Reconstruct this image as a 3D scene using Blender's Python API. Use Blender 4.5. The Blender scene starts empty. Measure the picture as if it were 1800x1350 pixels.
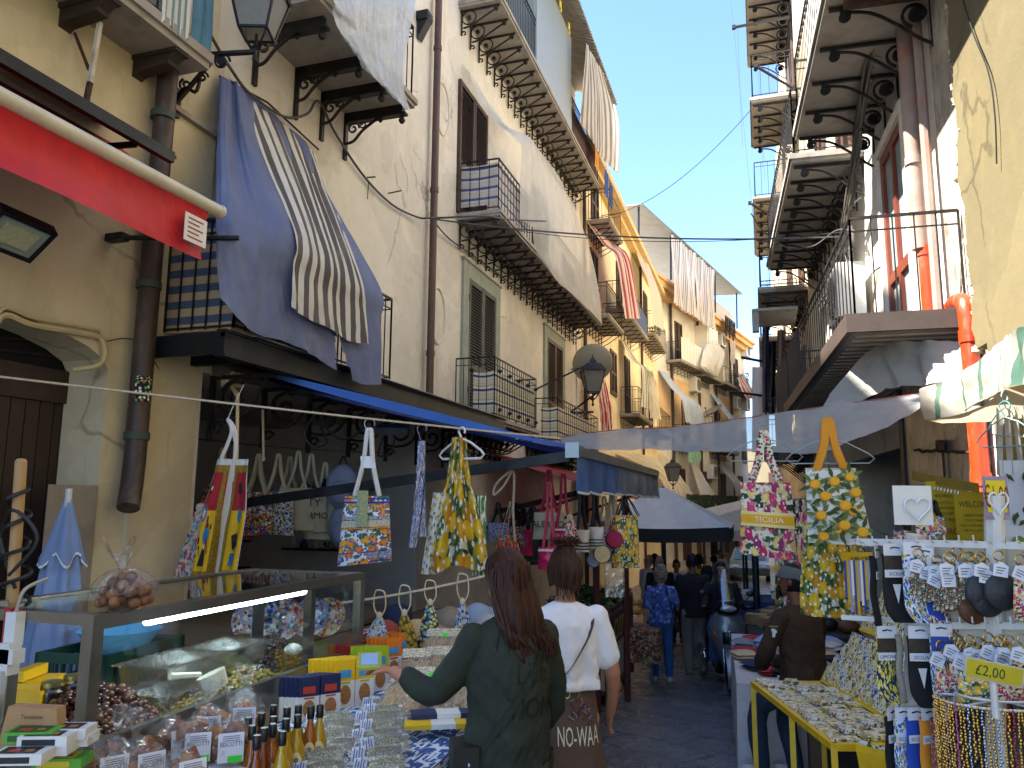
import math
F=1352.0; W0,H0=1800.0,1350.0
YAW=math.radians(17.9); PIT=math.radians(8.7); ROL=math.radians(0.42)
CAM=(0.0,0.0,1.85)
def _basis():
    f=(-math.sin(YAW)*math.cos(PIT), math.cos(YAW)*math.cos(PIT), math.sin(PIT))
    r=(math.cos(YAW), math.sin(YAW), 0.0)
    u=(r[1]*f[2]-r[2]*f[1], r[2]*f[0]-r[0]*f[2], r[0]*f[1]-r[1]*f[0])
    c,s=math.cos(ROL),math.sin(ROL)
    r2=tuple(c*a+s*b for a,b in zip(r,u)); u2=tuple(c*b-s*a for a,b in zip(r,u))
    # camera rolled counter-clockwise: image up leans left in world
    r2=tuple(c*a+s*b for a,b in zip(r,u)); u2=tuple(-s*a+c*b for a,b in zip(r,u))
    return f,r2,u2
FW,RT,UP=_basis()
def ray(px,py):
    a=(px-W0/2)/F; b=(H0/2-py)/F
    return tuple(FW[i]+a*RT[i]+b*UP[i] for i in range(3))
def dep(px,py,d):
    r=ray(px,py); return tuple(CAM[i]+d*r[i] for i in range(3))
def pl(px,py,n,k):
    r=ray(px,py); t=(k-sum(n[i]*CAM[i] for i in range(3)))/sum(n[i]*r[i] for i in range(3))
    return tuple(CAM[i]+t*r[i] for i in range(3))
def px_(px,py,x): return pl(px,py,(1,0,0),x)
def py_(px,py,y): return pl(px,py,(0,1,0),y)
def pz_(px,py,z): return pl(px,py,(0,0,1),z)
def proj(p):
    d=tuple(p[i]-CAM[i] for i in range(3))
    z=sum(d[i]*FW[i] for i in range(3)); a=sum(d[i]*RT[i] for i in range(3)); b=sum(d[i]*UP[i] for i in range(3))
    return (W0/2+F*a/z, H0/2-F*b/z, z)
WL=4.9
RA=math.radians(3.1)   # right wall turned
RN=(math.cos(RA),math.sin(RA),0.0); RK=2.12
RD=(-math.sin(RA),math.cos(RA),0.0)
def L(px,py,o=0.0): return px_(px,py,-WL+o)
def R(px,py,o=0.0): return pl(px,py,RN,RK-o)
def rw(s,z,o=0.0):  # along right wall s, height z, out o
    return (RN[0]*(RK-o)+RD[0]*s, RN[1]*(RK-o)+RD[1]*s, z)
def rs(p): return (p[0]*RD[0]+p[1]*RD[1], p[2], RK-(p[0]*RN[0]+p[1]*RN[1]))
import bpy, bmesh, random
from mathutils import Vector, Matrix, noise as mnoise
S=bpy.context.scene; C=S.collection
random.seed(7)
V=Vector
rnd=random.uniform
# ---------------- mesh builder
class MB:
    def __init__(s): s.v=[]; s.f=[]; s.m=[]; s.uv={}
    def add(s,vs,fs,m=0,uvs=None):
        b=len(s.v); s.v+= [tuple(p) for p in vs]
        for k,f in enumerate(fs):
            if uvs: s.uv[len(s.f)]=[uvs[i] for i in f]
            s.f.append(tuple(b+i for i in f)); s.m.append(m)
        return s
    def obox(s,o,a,b,c,m=0):
        o,a,b,c=V(o),V(a),V(b),V(c)
        vs=[o,o+a,o+a+b,o+b,o+c,o+a+c,o+a+b+c,o+b+c]
        fs=[(3,2,1,0),(4,5,6,7),(0,1,5,4),(1,2,6,5),(2,3,7,6),(3,0,4,7)]
        if a.cross(b).dot(c)<0: fs=[f[::-1] for f in fs]
        return s.add(vs,fs,m)
    def box(s,x0,y0,z0,x1,y1,z1,m=0): return s.obox((x0,y0,z0),(x1-x0,0,0),(0,y1-y0,0),(0,0,z1-z0),m)
    def cbox(s,c,sx,sy,sz,rz=0,m=0,rx=0,ry=0):
        R=Matrix.Rotation(rz,3,'Z')@Matrix.Rotation(rx,3,'X')@Matrix.Rotation(ry,3,'Y')
        a,b,d=R@V((sx,0,0)),R@V((0,sy,0)),R@V((0,0,sz))
        return s.obox(V(c)-(a+b+d)/2,a,b,d,m)
    def tube(s,pts,r,n=6,m=0,cap=True,flat=None):
        pts=[V(p) for p in pts]; k=len(pts)
        if k<2: return s
        rr=r if isinstance(r,(list,tuple)) else [r]*k
        t0=(pts[1]-pts[0]).normalized()
        ref=V((0,0,1)) if abs(t0.z)<.9 else V((1,0,0))
        nx=t0.cross(ref).normalized(); vs=[];fs=[]
        for i in range(k):
            t=(pts[min(i+1,k-1)]-pts[max(i-1,0)])
            t=t.normalized() if t.length>1e-9 else t0
            nx=nx-t*nx.dot(t)
            nx=nx.normalized() if nx.length>1e-6 else t.orthogonal().normalized()
            ny=t.cross(nx)
            for j in range(n):
                a=2*math.pi*(j+.5)/n
                e=flat if flat else 1.0
                vs.append(pts[i]+nx*(math.cos(a)*rr[i])+ny*(math.sin(a)*rr[i]*e))
        for i in range(k-1):
            for j in range(n):
                fs.append((i*n+j,i*n+(j+1)%n,(i+1)*n+(j+1)%n,(i+1)*n+j))
        if cap: fs.append(tuple(range(n-1,-1,-1))); fs.append(tuple((k-1)*n+j for j in range(n)))
        return s.add(vs,fs,m)
    def lathe(s,prof,o,n=16,m=0,ax=(0,0,1),cap=True,sx=1,sy=1):
        ax=V(ax).normalized(); q=V((0,0,1)).rotation_difference(ax); o=V(o); vs=[];fs=[];k=len(prof)
        for r,z in prof:
            for j in range(n):
                a=2*math.pi*j/n; vs.append(o+q@V((r*sx*math.cos(a),r*sy*math.sin(a),z)))
        for i in range(k-1):
            for j in range(n): fs.append((i*n+j,i*n+(j+1)%n,(i+1)*n+(j+1)%n,(i+1)*n+j))
        if cap:
            if prof[0][0]>1e-6: fs.append(tuple(range(n-1,-1,-1)))
            if prof[-1][0]>1e-6: fs.append(tuple((k-1)*n+j for j in range(n)))
        return s.add(vs,fs,m)
    def ell(s,c,rx,ry,rz,n=12,m=0,rot=None,k=None):
        k=k or max(6,n*2//3); c=V(c); vs=[];fs=[]
        for i in range(k+1):
            t=math.pi*i/k
            for j in range(n):
                a=2*math.pi*j/n; p=V((rx*math.sin(t)*math.cos(a),ry*math.sin(t)*math.sin(a),-rz*math.cos(t)))
                vs.append(c+(rot@p if rot else p))
        for i in range(k):
            for j in range(n): fs.append((i*n+j,i*n+(j+1)%n,(i+1)*n+(j+1)%n,(i+1)*n+j))
        return s.add(vs,fs,m)
    def grid(s,fn,nu,nv,m=0,u0=0,u1=1,v0=0,v1=1):
        vs=[];uv=[];fs=[]
        for j in range(nv+1):
            for i in range(nu+1):
                u=u0+(u1-u0)*i/nu; v=v0+(v1-v0)*j/nv
                vs.append(fn(u,v)); uv.append((u,v))
        for j in range(nv):
            for i in range(nu):
                a=j*(nu+1)+i; fs.append((a,a+1,a+nu+2,a+nu+1))
        return s.add(vs,fs,m,uv)
    def prism(s,pts,d,m=0):
        pts=[V(p) for p in pts]; d=V(d); n=len(pts); vs=pts+[p+d for p in pts]
        nn=V((0,0,0))
        for i in range(n): nn+=pts[i].cross(pts[(i+1)%n])
        fs=[tuple(range(n)),tuple(range(2*n-1,n-1,-1))]+[(i+n,(i+1)%n+n,(i+1)%n,i) for i in range(n)]
        if nn.dot(d)>0: fs=[f[::-1] for f in fs]
        return s.add(vs,fs,m)
    def loft(s,rings,m=0,cap=True):
        n=len(rings[0]); vs=[p for r in rings for p in r]; fs=[]
        for i in range(len(rings)-1):
            for j in range(n): fs.append((i*n+j,i*n+(j+1)%n,(i+1)*n+(j+1)%n,(i+1)*n+j))
        if cap: fs.append(tuple(range(n-1,-1,-1))); fs.append(tuple((len(rings)-1)*n+j for j in range(n)))
        return s.add(vs,fs,m)
    def poly(s,pts,m=0,uv=None): return s.add(pts,[tuple(range(len(pts)))],m,uv)
    def xf(s,M):
        s.v=[tuple(M@V(p)) for p in s.v]; return s
    def text(s,txt,o,ux,uy,h,m=0,off=.002,align='C',bold=1.0,fn=None):
        """letters of cap height h laid on plane o + ux*a + uy*b"""
        vs,fs,w=glyphs(txt)
        ux=V(ux).normalized(); uy=V(uy).normalized(); o=V(o); nn=ux.cross(uy)*off
        dx=-w/2 if align=='C' else 0
        s.add([o+ux*((x+dx)*h*bold)+uy*(y*h)+nn for x,y in vs],fs,m); return s
_G={}
def glyphs(txt):
    if txt in _G: return _G[txt]
    cu=bpy.data.curves.new('lettering','FONT'); cu.body=txt; cu.size=1.42; cu.resolution_u=2
    ob=bpy.data.objects.new('lettering',cu); C.objects.link(ob)
    dg=bpy.context.evaluated_depsgraph_get(); me=bpy.data.meshes.new_from_object(ob.evaluated_get(dg))
    vs=[(v.co.x,v.co.y) for v in me.vertices]; fs=[tuple(p.vertices) for p in me.polygons]
    w=max([v[0] for v in vs]+[0]); C.objects.unlink(ob); bpy.data.objects.remove(ob); bpy.data.meshes.remove(me); bpy.data.curves.remove(cu)
    _G[txt]=(vs,fs,w); return _G[txt]
WPOS={}
def wpos(o): return V(WPOS.get(o.name,(0,0,0)))
def fin(me,smooth):
    if smooth:
        me.polygons.foreach_set('use_smooth',[True]*len(me.polygons))
        if smooth!=2:
            try: me.set_sharp_from_angle(angle=math.radians(40))
            except Exception: pass
def build(name,mb,mats,parent=None,smooth=False,origin=None):
    if not isinstance(mats,(list,tuple)): mats=[mats]
    vs=mb.v
    if not vs: raise ValueError('empty '+name)
    if origin is None:
        xs=[p[0] for p in vs]; ys=[p[1] for p in vs]; zs=[p[2] for p in vs]
        origin=V(((min(xs)+max(xs))/2,(min(ys)+max(ys))/2,min(zs)))
    origin=V(origin); me=bpy.data.meshes.new(name)
    me.from_pydata([V(p)-origin for p in vs],[],mb.f)
    for m in mats: me.materials.append(m)
    if len(mats)>1: me.polygons.foreach_set('material_index',[min(i,len(mats)-1) for i in mb.m])
    if mb.uv:
        ul=me.uv_layers.new(name='UVMap')
        for p in me.polygons:
            q=mb.uv.get(p.index)
            if q:
                for k,li in enumerate(p.loop_indices): ul.data[li].uv=q[k]
    fin(me,smooth); me.update()
    o=bpy.data.objects.new(name,me); C.objects.link(o)
    o.location=origin-(wpos(parent) if parent else V((0,0,0))); WPOS[o.name]=tuple(origin)
    if parent: o.parent=parent
    return o
def tag(o,label,cat=None,group=None,kind=None):
    o['label']=label
    if cat: o['category']=cat
    if group: o['group']=group
    if kind: o['kind']=kind
    return o
def empty(name,loc,label=None,cat=None,group=None,parent=None):
    o=bpy.data.objects.new(name,None); C.objects.link(o); o.location=V(loc)-(wpos(parent) if parent else V((0,0,0))); o.empty_display_size=.1; WPOS[o.name]=tuple(loc)
    if parent: o.parent=parent
    if label: tag(o,label,cat,group)
    return o
def struct(o,label=None,cat=None):
    o['kind']='structure'; o['label']=label or o.name.replace('_',' ')
    if cat: o['category']=cat
    return o
def thing(name,label,cat,mb,mats,group=None,smooth=False):
    return tag(build(name,mb,mats,None,smooth),label,cat,group)
def copy_tree(o,parent=None,loc=None,rz=None,sc=None,label=None):
    c=o.copy(); C.objects.link(c)
    if parent: c.parent=parent
    for ch in o.children: copy_tree(ch,c)
    if loc is not None: c.location=loc
    if rz is not None: c.rotation_euler=(0,0,rz)
    if sc is not None: c.scale=(sc,sc,sc) if not isinstance(sc,(tuple,list)) else sc
    if label: c['label']=label
    return c
def fuse(mb,voxel,it=3,fac=.5):
    """one continuous surface from overlapping shapes"""
    me=bpy.data.meshes.new('body'); me.from_pydata(mb.v,[],mb.f); o=bpy.data.objects.new('body',me); C.objects.link(o)
    r=o.modifiers.new('r','REMESH'); r.mode='VOXEL'; r.voxel_size=voxel
    if it: q=o.modifiers.new('s','SMOOTH'); q.iterations=it; q.factor=fac
    dg=bpy.context.evaluated_depsgraph_get(); m2=bpy.data.meshes.new_from_object(o.evaluated_get(dg))
    out=MB(); out.add([tuple(v.co) for v in m2.vertices],[tuple(p.vertices) for p in m2.polygons])
    bpy.data.objects.remove(o); bpy.data.meshes.remove(me); bpy.data.meshes.remove(m2); return out
def nz(x,y=0,z=0): return mnoise.noise(V((x,y,z)))
def lerp(a,b,t): return a+(b-a)*t
def catmull(p,n=6):
    p=[V(q) for q in p]; out=[]
    for i in range(len(p)-1):
        a=p[max(i-1,0)];b=p[i];c=p[i+1];d=p[min(i+2,len(p)-1)]
        for k in range(n):
            t=k/n; out.append(.5*((2*b)+(c-a)*t+(2*a-5*b+4*c-d)*t*t+(3*b-a-3*c+d)*t**3))
    out.append(p[-1]); return out
def sag(a,b,s=.1,n=14):
    a,b=V(a),V(b); return [a.lerp(b,i/n)-V((0,0,s*4*(i/n)*(1-i/n))) for i in range(n+1)]
def spiral(c,r0,r1,a0,turns,ax,ay,n=16):
    c,ax,ay=V(c),V(ax),V(ay)
    return [c+ax*(lerp(r0,r1,i/n)*math.cos(a0+turns*2*math.pi*i/n))+ay*(lerp(r0,r1,i/n)*math.sin(a0+turns*2*math.pi*i/n)) for i in range(n+1)]
# ---------------- materials
MC={}
def _nt(name):
    m=bpy.data.materials.new(name); m.use_nodes=True; nt=m.node_tree; b=nt.nodes['Principled BSDF']; return m,nt,b
def N(nt,t,**k):
    n=nt.nodes.new(t)
    for a,v in k.items():
        if a in n.inputs: n.inputs[a].default_value=v
        else: setattr(n,a,v)
    return n
def c4(c): return (c[0],c[1],c[2],1.0)
def hx(h):
    h=h.lstrip('#'); q=[int(h[i:i+2],16)/255 for i in (0,2,4)]
    return tuple(((x+.055)/1.055)**2.4 if x>.04045 else x/12.92 for x in q)
def mixc(nt,fac,a,b,mode='MIX'):
    n=nt.nodes.new('ShaderNodeMix'); n.data_type='RGBA'; n.blend_type=mode
    for s,x in ((0,fac),(6,a),(7,b)):
        if hasattr(x,'links') or isinstance(x,bpy.types.NodeSocket): nt.links.new(x,n.inputs[s])
        elif s==0: n.inputs[0].default_value=x
        else: n.inputs[s].default_value=c4(x)
    return n.outputs[2]
def mth(nt,op,a,b=None,clamp=False):
    n=nt.nodes.new('ShaderNodeMath'); n.operation=op; n.use_clamp=clamp
    for s,x in ((0,a),(1,b)):
        if x is None: continue
        if isinstance(x,bpy.types.NodeSocket): nt.links.new(x,n.inputs[s])
        else: n.inputs[s].default_value=x
    return n.outputs[0]
def coord(nt,kind='Object',scale=(1,1,1),rot=(0,0,0)):
    tc=nt.nodes.new('ShaderNodeTexCoord'); mp=nt.nodes.new('ShaderNodeMapping'); nt.links.new(tc.outputs[kind],mp.inputs[0])
    mp.inputs['Scale'].default_value=scale; mp.inputs['Rotation'].default_value=rot; return mp.outputs[0]
def noi(nt,co,scale,detail=4,rough=.55,dist=0):
    n=N(nt,'ShaderNodeTexNoise',Scale=scale,Detail=detail,Roughness=rough,Distortion=dist); nt.links.new(co,n.inputs['Vector']); return n.outputs['Fac']
def ramp(nt,fac,stops,interp='LINEAR'):
    r=nt.nodes.new('ShaderNodeValToRGB'); r.color_ramp.interpolation=interp; e=r.color_ramp.elements
    while len(e)<len(stops): e.new(.5)
    for k,(p,c) in enumerate(stops): e[k].position=p; e[k].color=c4(c) if len(c)==3 else c
    nt.links.new(fac,r.inputs[0]); return r.outputs[0]
def smooth01(nt,fac,a,b):
    n=nt.nodes.new('ShaderNodeMapRange'); n.inputs[1].default_value=a; n.inputs[2].default_value=b; nt.links.new(fac,n.inputs[0]); n.clamp=True; return n.outputs[0]
def bumpn(nt,b,h,st,dist=.02):
    n=N(nt,'ShaderNodeBump',Strength=st,Distance=dist); nt.links.new(h,n.inputs['Height']); nt.links.new(n.outputs[0],b.inputs['Normal']); return n
def translu(nt,b,amt,col):
    out=nt.nodes['Material Output']; t=nt.nodes.new('ShaderNodeBsdfTranslucent'); mx=nt.nodes.new('ShaderNodeMixShader'); mx.inputs[0].default_value=amt
    if isinstance(col,bpy.types.NodeSocket): nt.links.new(col,t.inputs[0])
    else: t.inputs[0].default_value=c4(col)
    nt.links.new(b.outputs[0],mx.inputs[1]); nt.links.new(t.outputs[0],mx.inputs[2]); nt.links.new(mx.outputs[0],out.inputs[0]); return mx
def transp(nt,amt):
    out=nt.nodes['Material Output']; src=out.inputs[0].links[0].from_socket; t=nt.nodes.new('ShaderNodeBsdfTransparent'); mx=nt.nodes.new('ShaderNodeMixShader')
    if isinstance(amt,bpy.types.NodeSocket): nt.links.new(amt,mx.inputs[0])
    else: mx.inputs[0].default_value=amt
    nt.links.new(src,mx.inputs[1]); nt.links.new(t.outputs[0],mx.inputs[2]); nt.links.new(mx.outputs[0],out.inputs[0])
def mat(name,col,rough=.75,metal=0,var=.14,sc=5,bump=.15,bsc=60,dirt=None,tl=0,see=0,kind='Object',stretch=(1,1,1),coat=0,spec=.5,bd=.01):
    if name in MC: return MC[name]
    if isinstance(col,str): col=hx(col)
    m,nt,b=_nt(name); co=coord(nt,kind,stretch)
    f=noi(nt,co,sc,5,.6); f=smooth01(nt,f,.3,.7)
    c=mixc(nt,f,tuple(x*(1-var) for x in col),tuple(min(1,x*(1+var)) for x in col))
    if dirt:
        for dc,amt,ds,st in (dirt if isinstance(dirt,list) else [dirt]):
            cd=coord(nt,kind,st); g=noi(nt,cd,ds,6,.65); g=smooth01(nt,g,.5,.72); g=mth(nt,'MULTIPLY',g,amt); c=mixc(nt,g,c,hx(dc) if isinstance(dc,str) else dc)
    nt.links.new(c,b.inputs['Base Color']); b.inputs['Roughness'].default_value=rough; b.inputs['Metallic'].default_value=metal
    b.inputs['Specular IOR Level'].default_value=spec
    if coat: b.inputs['Coat Weight'].default_value=coat; b.inputs['Coat Roughness'].default_value=.12
    if bump: bumpn(nt,b,noi(nt,co,bsc,4,.6),bump,bd)
    if tl: translu(nt,b,tl,c)
    if see: transp(nt,see)
    MC[name]=m; return m
def striped(name,cols,n=6,axis=0,rough=.85,tl=.25,see=0,var=.12,dirt=None,warp=.0,kind='UV',bump=.15,sc=4):
    """cols: [(pos,colour)...] one repeat; n repeats across the cloth"""
    if name in MC: return MC[name]
    m,nt,b=_nt(name); tc=nt.nodes.new('ShaderNodeTexCoord'); sx=nt.nodes.new('ShaderNodeSeparateXYZ'); nt.links.new(tc.outputs[kind],sx.inputs[0])
    co=coord(nt,'Object'); u=sx.outputs[axis]
    if warp: u=mth(nt,'ADD',u,mth(nt,'MULTIPLY',mth(nt,'SUBTRACT',noi(nt,co,2.5,2),.5),warp))
    fr=mth(nt,'FRACT',mth(nt,'MULTIPLY',u,n))
    c=ramp(nt,fr,[(p,hx(q) if isinstance(q,str) else q) for p,q in cols],'CONSTANT')
    f=smooth01(nt,noi(nt,co,sc,5,.6),.3,.7); c=mixc(nt,f,mixc(nt,1.0,c,(1-var,)*3,'MULTIPLY'),c)
    if dirt:
        g=mth(nt,'MULTIPLY',smooth01(nt,noi(nt,co,dirt[2],6,.65),.48,.72),dirt[1]); c=mixc(nt,g,c,hx(dirt[0]))
    nt.links.new(c,b.inputs['Base Color']); b.inputs['Roughness'].default_value=rough
    if bump: bumpn(nt,b,noi(nt,co,9,4,.6),bump,.04)
    if tl: translu(nt,b,tl,c)
    if see: transp(nt,see)
    MC[name]=m; return m
def prints(name,base,layers,kind='UV',rough=.85,scale=1.4,asp=1.0,tl=0,bump=.1,coat=0):
    """layers: (scale, thr, [colours], stretch, rot) motifs scattered by cells, later ones on top"""
    if name in MC: return MC[name]
    m,nt,b=_nt(name); c=None; co0=coord(nt,'Object'); base=hx(base) if isinstance(base,str) else base
    f=smooth01(nt,noi(nt,co0,6,4),.3,.7); c=mixc(nt,f,tuple(x*.88 for x in base),base)
    for k,(sc,thr,cols,st,rot) in enumerate(layers):
        co=coord(nt,kind,(sc*scale*st[0]*asp,sc*scale*st[1],sc*scale*st[0]),(0,0,rot))
        mp=co.node; mp.inputs['Location'].default_value=(k*3.7,k*1.9,k*2.3)
        wp=N(nt,'ShaderNodeTexNoise',Scale=1.6,Detail=2.0); nt.links.new(co,wp.inputs['Vector'])
        ad=nt.nodes.new('ShaderNodeVectorMath'); ad.operation='MULTIPLY_ADD'; nt.links.new(wp.outputs['Color'],ad.inputs[0]); ad.inputs[1].default_value=(.35,.35,.35); nt.links.new(co,ad.inputs[2])
        vo=N(nt,'ShaderNodeTexVoronoi',Scale=1.0,Randomness=.8)
        if kind=='UV': vo.voronoi_dimensions='2D'
        nt.links.new(ad.outputs[0],vo.inputs['Vector'])
        ed=N(nt,'ShaderNodeTexNoise',Scale=3.2,Detail=2.0); nt.links.new(co,ed.inputs['Vector']); dq=mth(nt,'ADD',vo.outputs['Distance'],mth(nt,'MULTIPLY',mth(nt,'SUBTRACT',ed.outputs['Fac'],.5),.55)); mask=smooth01(nt,dq,thr+.03,thr-.03)
        sp=nt.nodes.new('ShaderNodeSeparateColor'); nt.links.new(vo.outputs['Color'],sp.inputs[0])
        cc=[hx(q) if isinstance(q,str) else q for q in cols]
        if len(cc)>1: cr=ramp(nt,sp.outputs[0],[(i/len(cc),q) for i,q in enumerate(cc)],'CONSTANT')
        else: cr=cc[0]
        # a darker heart / rim inside every motif
        sh=smooth01(nt,vo.outputs['Distance'],thr*.2,thr); cr=mixc(nt,mth(nt,'MULTIPLY',sh,.45),cr,mixc(nt,1.0,cr,(.45,.45,.4),'MULTIPLY'))
        c=mixc(nt,mask,c,cr)
    nt.links.new(c,b.inputs['Base Color']); b.inputs['Roughness'].default_value=rough
    if coat: b.inputs['Coat Weight'].default_value=coat
    if bump: bumpn(nt,b,noi(nt,co0,14,3),bump,.03)
    if tl: translu(nt,b,tl,c)
    MC[name]=m; return m
def film(name,tint=(1,1,1),gloss=.35,rough=.12,bump=.6,bsc=22,base=.12):
    """thin clear plastic or glass: mostly see-through, with sharp reflections"""
    if name in MC: return MC[name]
    m,nt,b=_nt(name); nt.nodes.remove(b); out=nt.nodes['Material Output']
    t=nt.nodes.new('ShaderNodeBsdfTransparent'); t.inputs[0].default_value=c4(tint)
    g=nt.nodes.new('ShaderNodeBsdfGlossy'); g.inputs['Roughness'].default_value=rough
    lw=N(nt,'ShaderNodeLayerWeight',Blend=gloss); mx=nt.nodes.new('ShaderNodeMixShader')
    f=mth(nt,'ADD',mth(nt,'MULTIPLY',lw.outputs['Facing'],gloss),base,True)
    if bump:
        co=coord(nt,'Object'); h=noi(nt,co,bsc,3,.6,1.0); bn=N(nt,'ShaderNodeBump',Strength=bump,Distance=.03); nt.links.new(h,bn.inputs['Height'])
        nt.links.new(bn.outputs[0],g.inputs['Normal']); nt.links.new(bn.outputs[0],lw.inputs['Normal'])
        f=mth(nt,'ADD',f,mth(nt,'MULTIPLY',smooth01(nt,noi(nt,co,bsc*.7,4,.6,1.5),.55,.7),base*2.0),True)
    nt.links.new(f,mx.inputs[0]); nt.links.new(t.outputs[0],mx.inputs[1]); nt.links.new(g.outputs[0],mx.inputs[2]); nt.links.new(mx.outputs[0],out.inputs[0])
    MC[name]=m; return m
def emit(name,col,st):
    if name in MC: return MC[name]
    m,nt,b=_nt(name); b.inputs['Emission Color'].default_value=c4(col); b.inputs['Emission Strength'].default_value=st; b.inputs['Base Color'].default_value=c4(col); MC[name]=m; return m
# ---------------- wall frames: s along, z up, o out of the wall
class Fr:
    def __init__(s,p0,d,n): s.p=V(p0); s.d=V(d); s.n=V(n)
    def __call__(s,a,z,o=0): return s.p+s.d*a+s.n*o+V((0,0,z))
    def box(s,mb,a0,a1,z0,z1,o0,o1,m=0): return mb.obox(s(a0,z0,o0),s.d*(a1-a0),s.n*(o1-o0),V((0,0,z1-z0)),m)
FL=Fr((-WL,0,0),(0,1,0),(1,0,0))
FR=Fr((RN[0]*RK,RN[1]*RK,0),RD,(-RN[0],-RN[1],0))
def lsz(px,py,o=0): p=L(px,py,o); return p[1],p[2]
def rsz(px,py,o=0): p=rs(R(px,py,o)); return p[0],p[1]
def gz(y):
    P=[(-50,0),(3,0),(10.5,-.6),(20,-1.1),(60,-2.2),(400,-2.6)]
    for (a,b),(c,d) in zip(P,P[1:]):
        if y<=c: return b+(d-b)*(y-a)/(c-a)
    return -2.6
# ================= world, sun, camera
SUN_EL=math.radians(54); SUN_AZ=math.radians(-118)   # azimuth of the sun seen from above: from +Y clockwise (negative = left)
w=bpy.data.worlds.new('World'); S.world=w; w.use_nodes=True
nt=w.node_tree; bg=nt.nodes['Background']; sky=nt.nodes.new('ShaderNodeTexSky'); sky.sky_type='NISHITA'; sky.sun_disc=False
sky.sun_elevation=SUN_EL; sky.sun_rotation=SUN_AZ; sky.altitude=50; sky.air_density=.85; sky.dust_density=.2; sky.ozone_density=5.0
nt.links.new(sky.outputs[0],bg.inputs[0]); bg.inputs[1].default_value=.105
sd=V((math.sin(SUN_AZ)*math.cos(SUN_EL),math.cos(SUN_AZ)*math.cos(SUN_EL),math.sin(SUN_EL)))
sl=bpy.data.lights.new('sun','SUN'); sl.energy=4.8; sl.angle=math.radians(.55); sl.color=(1,.95,.87)
so=bpy.data.objects.new('sun',sl); C.objects.link(so); so.rotation_euler=(-sd).to_track_quat('-Z','Y').to_euler(); so.location=(0,0,40)
cd=bpy.data.cameras.new('camera'); cam=bpy.data.objects.new('camera',cd); C.objects.link(cam); S.camera=cam
cd.sensor_fit='HORIZONTAL'; cd.sensor_width=36; cd.lens=36*F/W0; cd.clip_start=.05; cd.clip_end=2000
Mx=Matrix((RT,UP,tuple(-a for a in FW))).transposed().to_4x4(); Mx.translation=V(CAM); cam.matrix_world=Mx
S.view_settings.view_transform='Standard'; S.view_settings.look='None'; S.view_settings.exposure=2.5
S.cycles.max_bounces=8; S.cycles.diffuse_bounces=5; S.cycles.transparent_max_bounces=24; S.cycles.glossy_bounces=3; S.cycles.use_denoising=True
# ================= ground
def stone_mat():
    m,nt,b=_nt('basalt_paving'); co=coord(nt,'Object',(1,1,1),(0,0,math.radians(28)))
    wn=N(nt,'ShaderNodeTexNoise',Scale=1.2,Detail=3.0); nt.links.new(co,wn.inputs['Vector'])
    ad=nt.nodes.new('ShaderNodeVectorMath'); ad.operation='MULTIPLY_ADD'; nt.links.new(wn.outputs['Color'],ad.inputs[0]); ad.inputs[1].default_value=(.34,.34,0); nt.links.new(co,ad.inputs[2])
    br=N(nt,'ShaderNodeTexBrick',Scale=1.0); br.inputs['Brick Width'].default_value=.95; br.inputs['Row Height'].default_value=.55; br.inputs['Mortar Size'].default_value=.014; br.inputs['Mortar Smooth'].default_value=.3
    br.inputs['Color1'].default_value=(.085,.087,.09,1); br.inputs['Color2'].default_value=(.15,.152,.156,1); br.inputs['Mortar'].default_value=(.012,.012,.012,1); nt.links.new(ad.outputs[0],br.inputs['Vector'])
    f=smooth01(nt,noi(nt,co,14,6,.7),.35,.7); c=mixc(nt,f,mixc(nt,1.0,br.outputs[0],(.6,.6,.62),'MULTIPLY'),br.outputs[0])
    nt.links.new(c,b.inputs['Base Color'])
    r=nt.nodes.new('ShaderNodeMapRange'); nt.links.new(noi(nt,co,5,6,.7),r.inputs[0]); r.inputs[1].default_value=.3; r.inputs[2].default_value=.7; r.inputs[3].default_value=.16; r.inputs[4].default_value=.42; nt.links.new(r.outputs[0],b.inputs['Roughness'])
    h=mth(nt,'ADD',mth(nt,'MULTIPLY',noi(nt,co,9,5,.65),.9),mth(nt,'MULTIPLY',br.outputs['Fac'],-1.1)); bumpn(nt,b,h,1.0,.045); return m
g=MB(); ys=[-40,-10,0,3,4.5,6,8,10.5,13,16,20,30,45,60,120,400]
g.grid(lambda u,v:(lerp(-150,150,u),0,0),1,len(ys)-1); g.v=[(x,ys[k//2],gz(ys[k//2])) for k,(x,_,_) in enumerate(g.v)]
gr=struct(build('ground',g,stone_mat(),origin=(0,0,0)),'wet looking dark basalt street paving')
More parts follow.
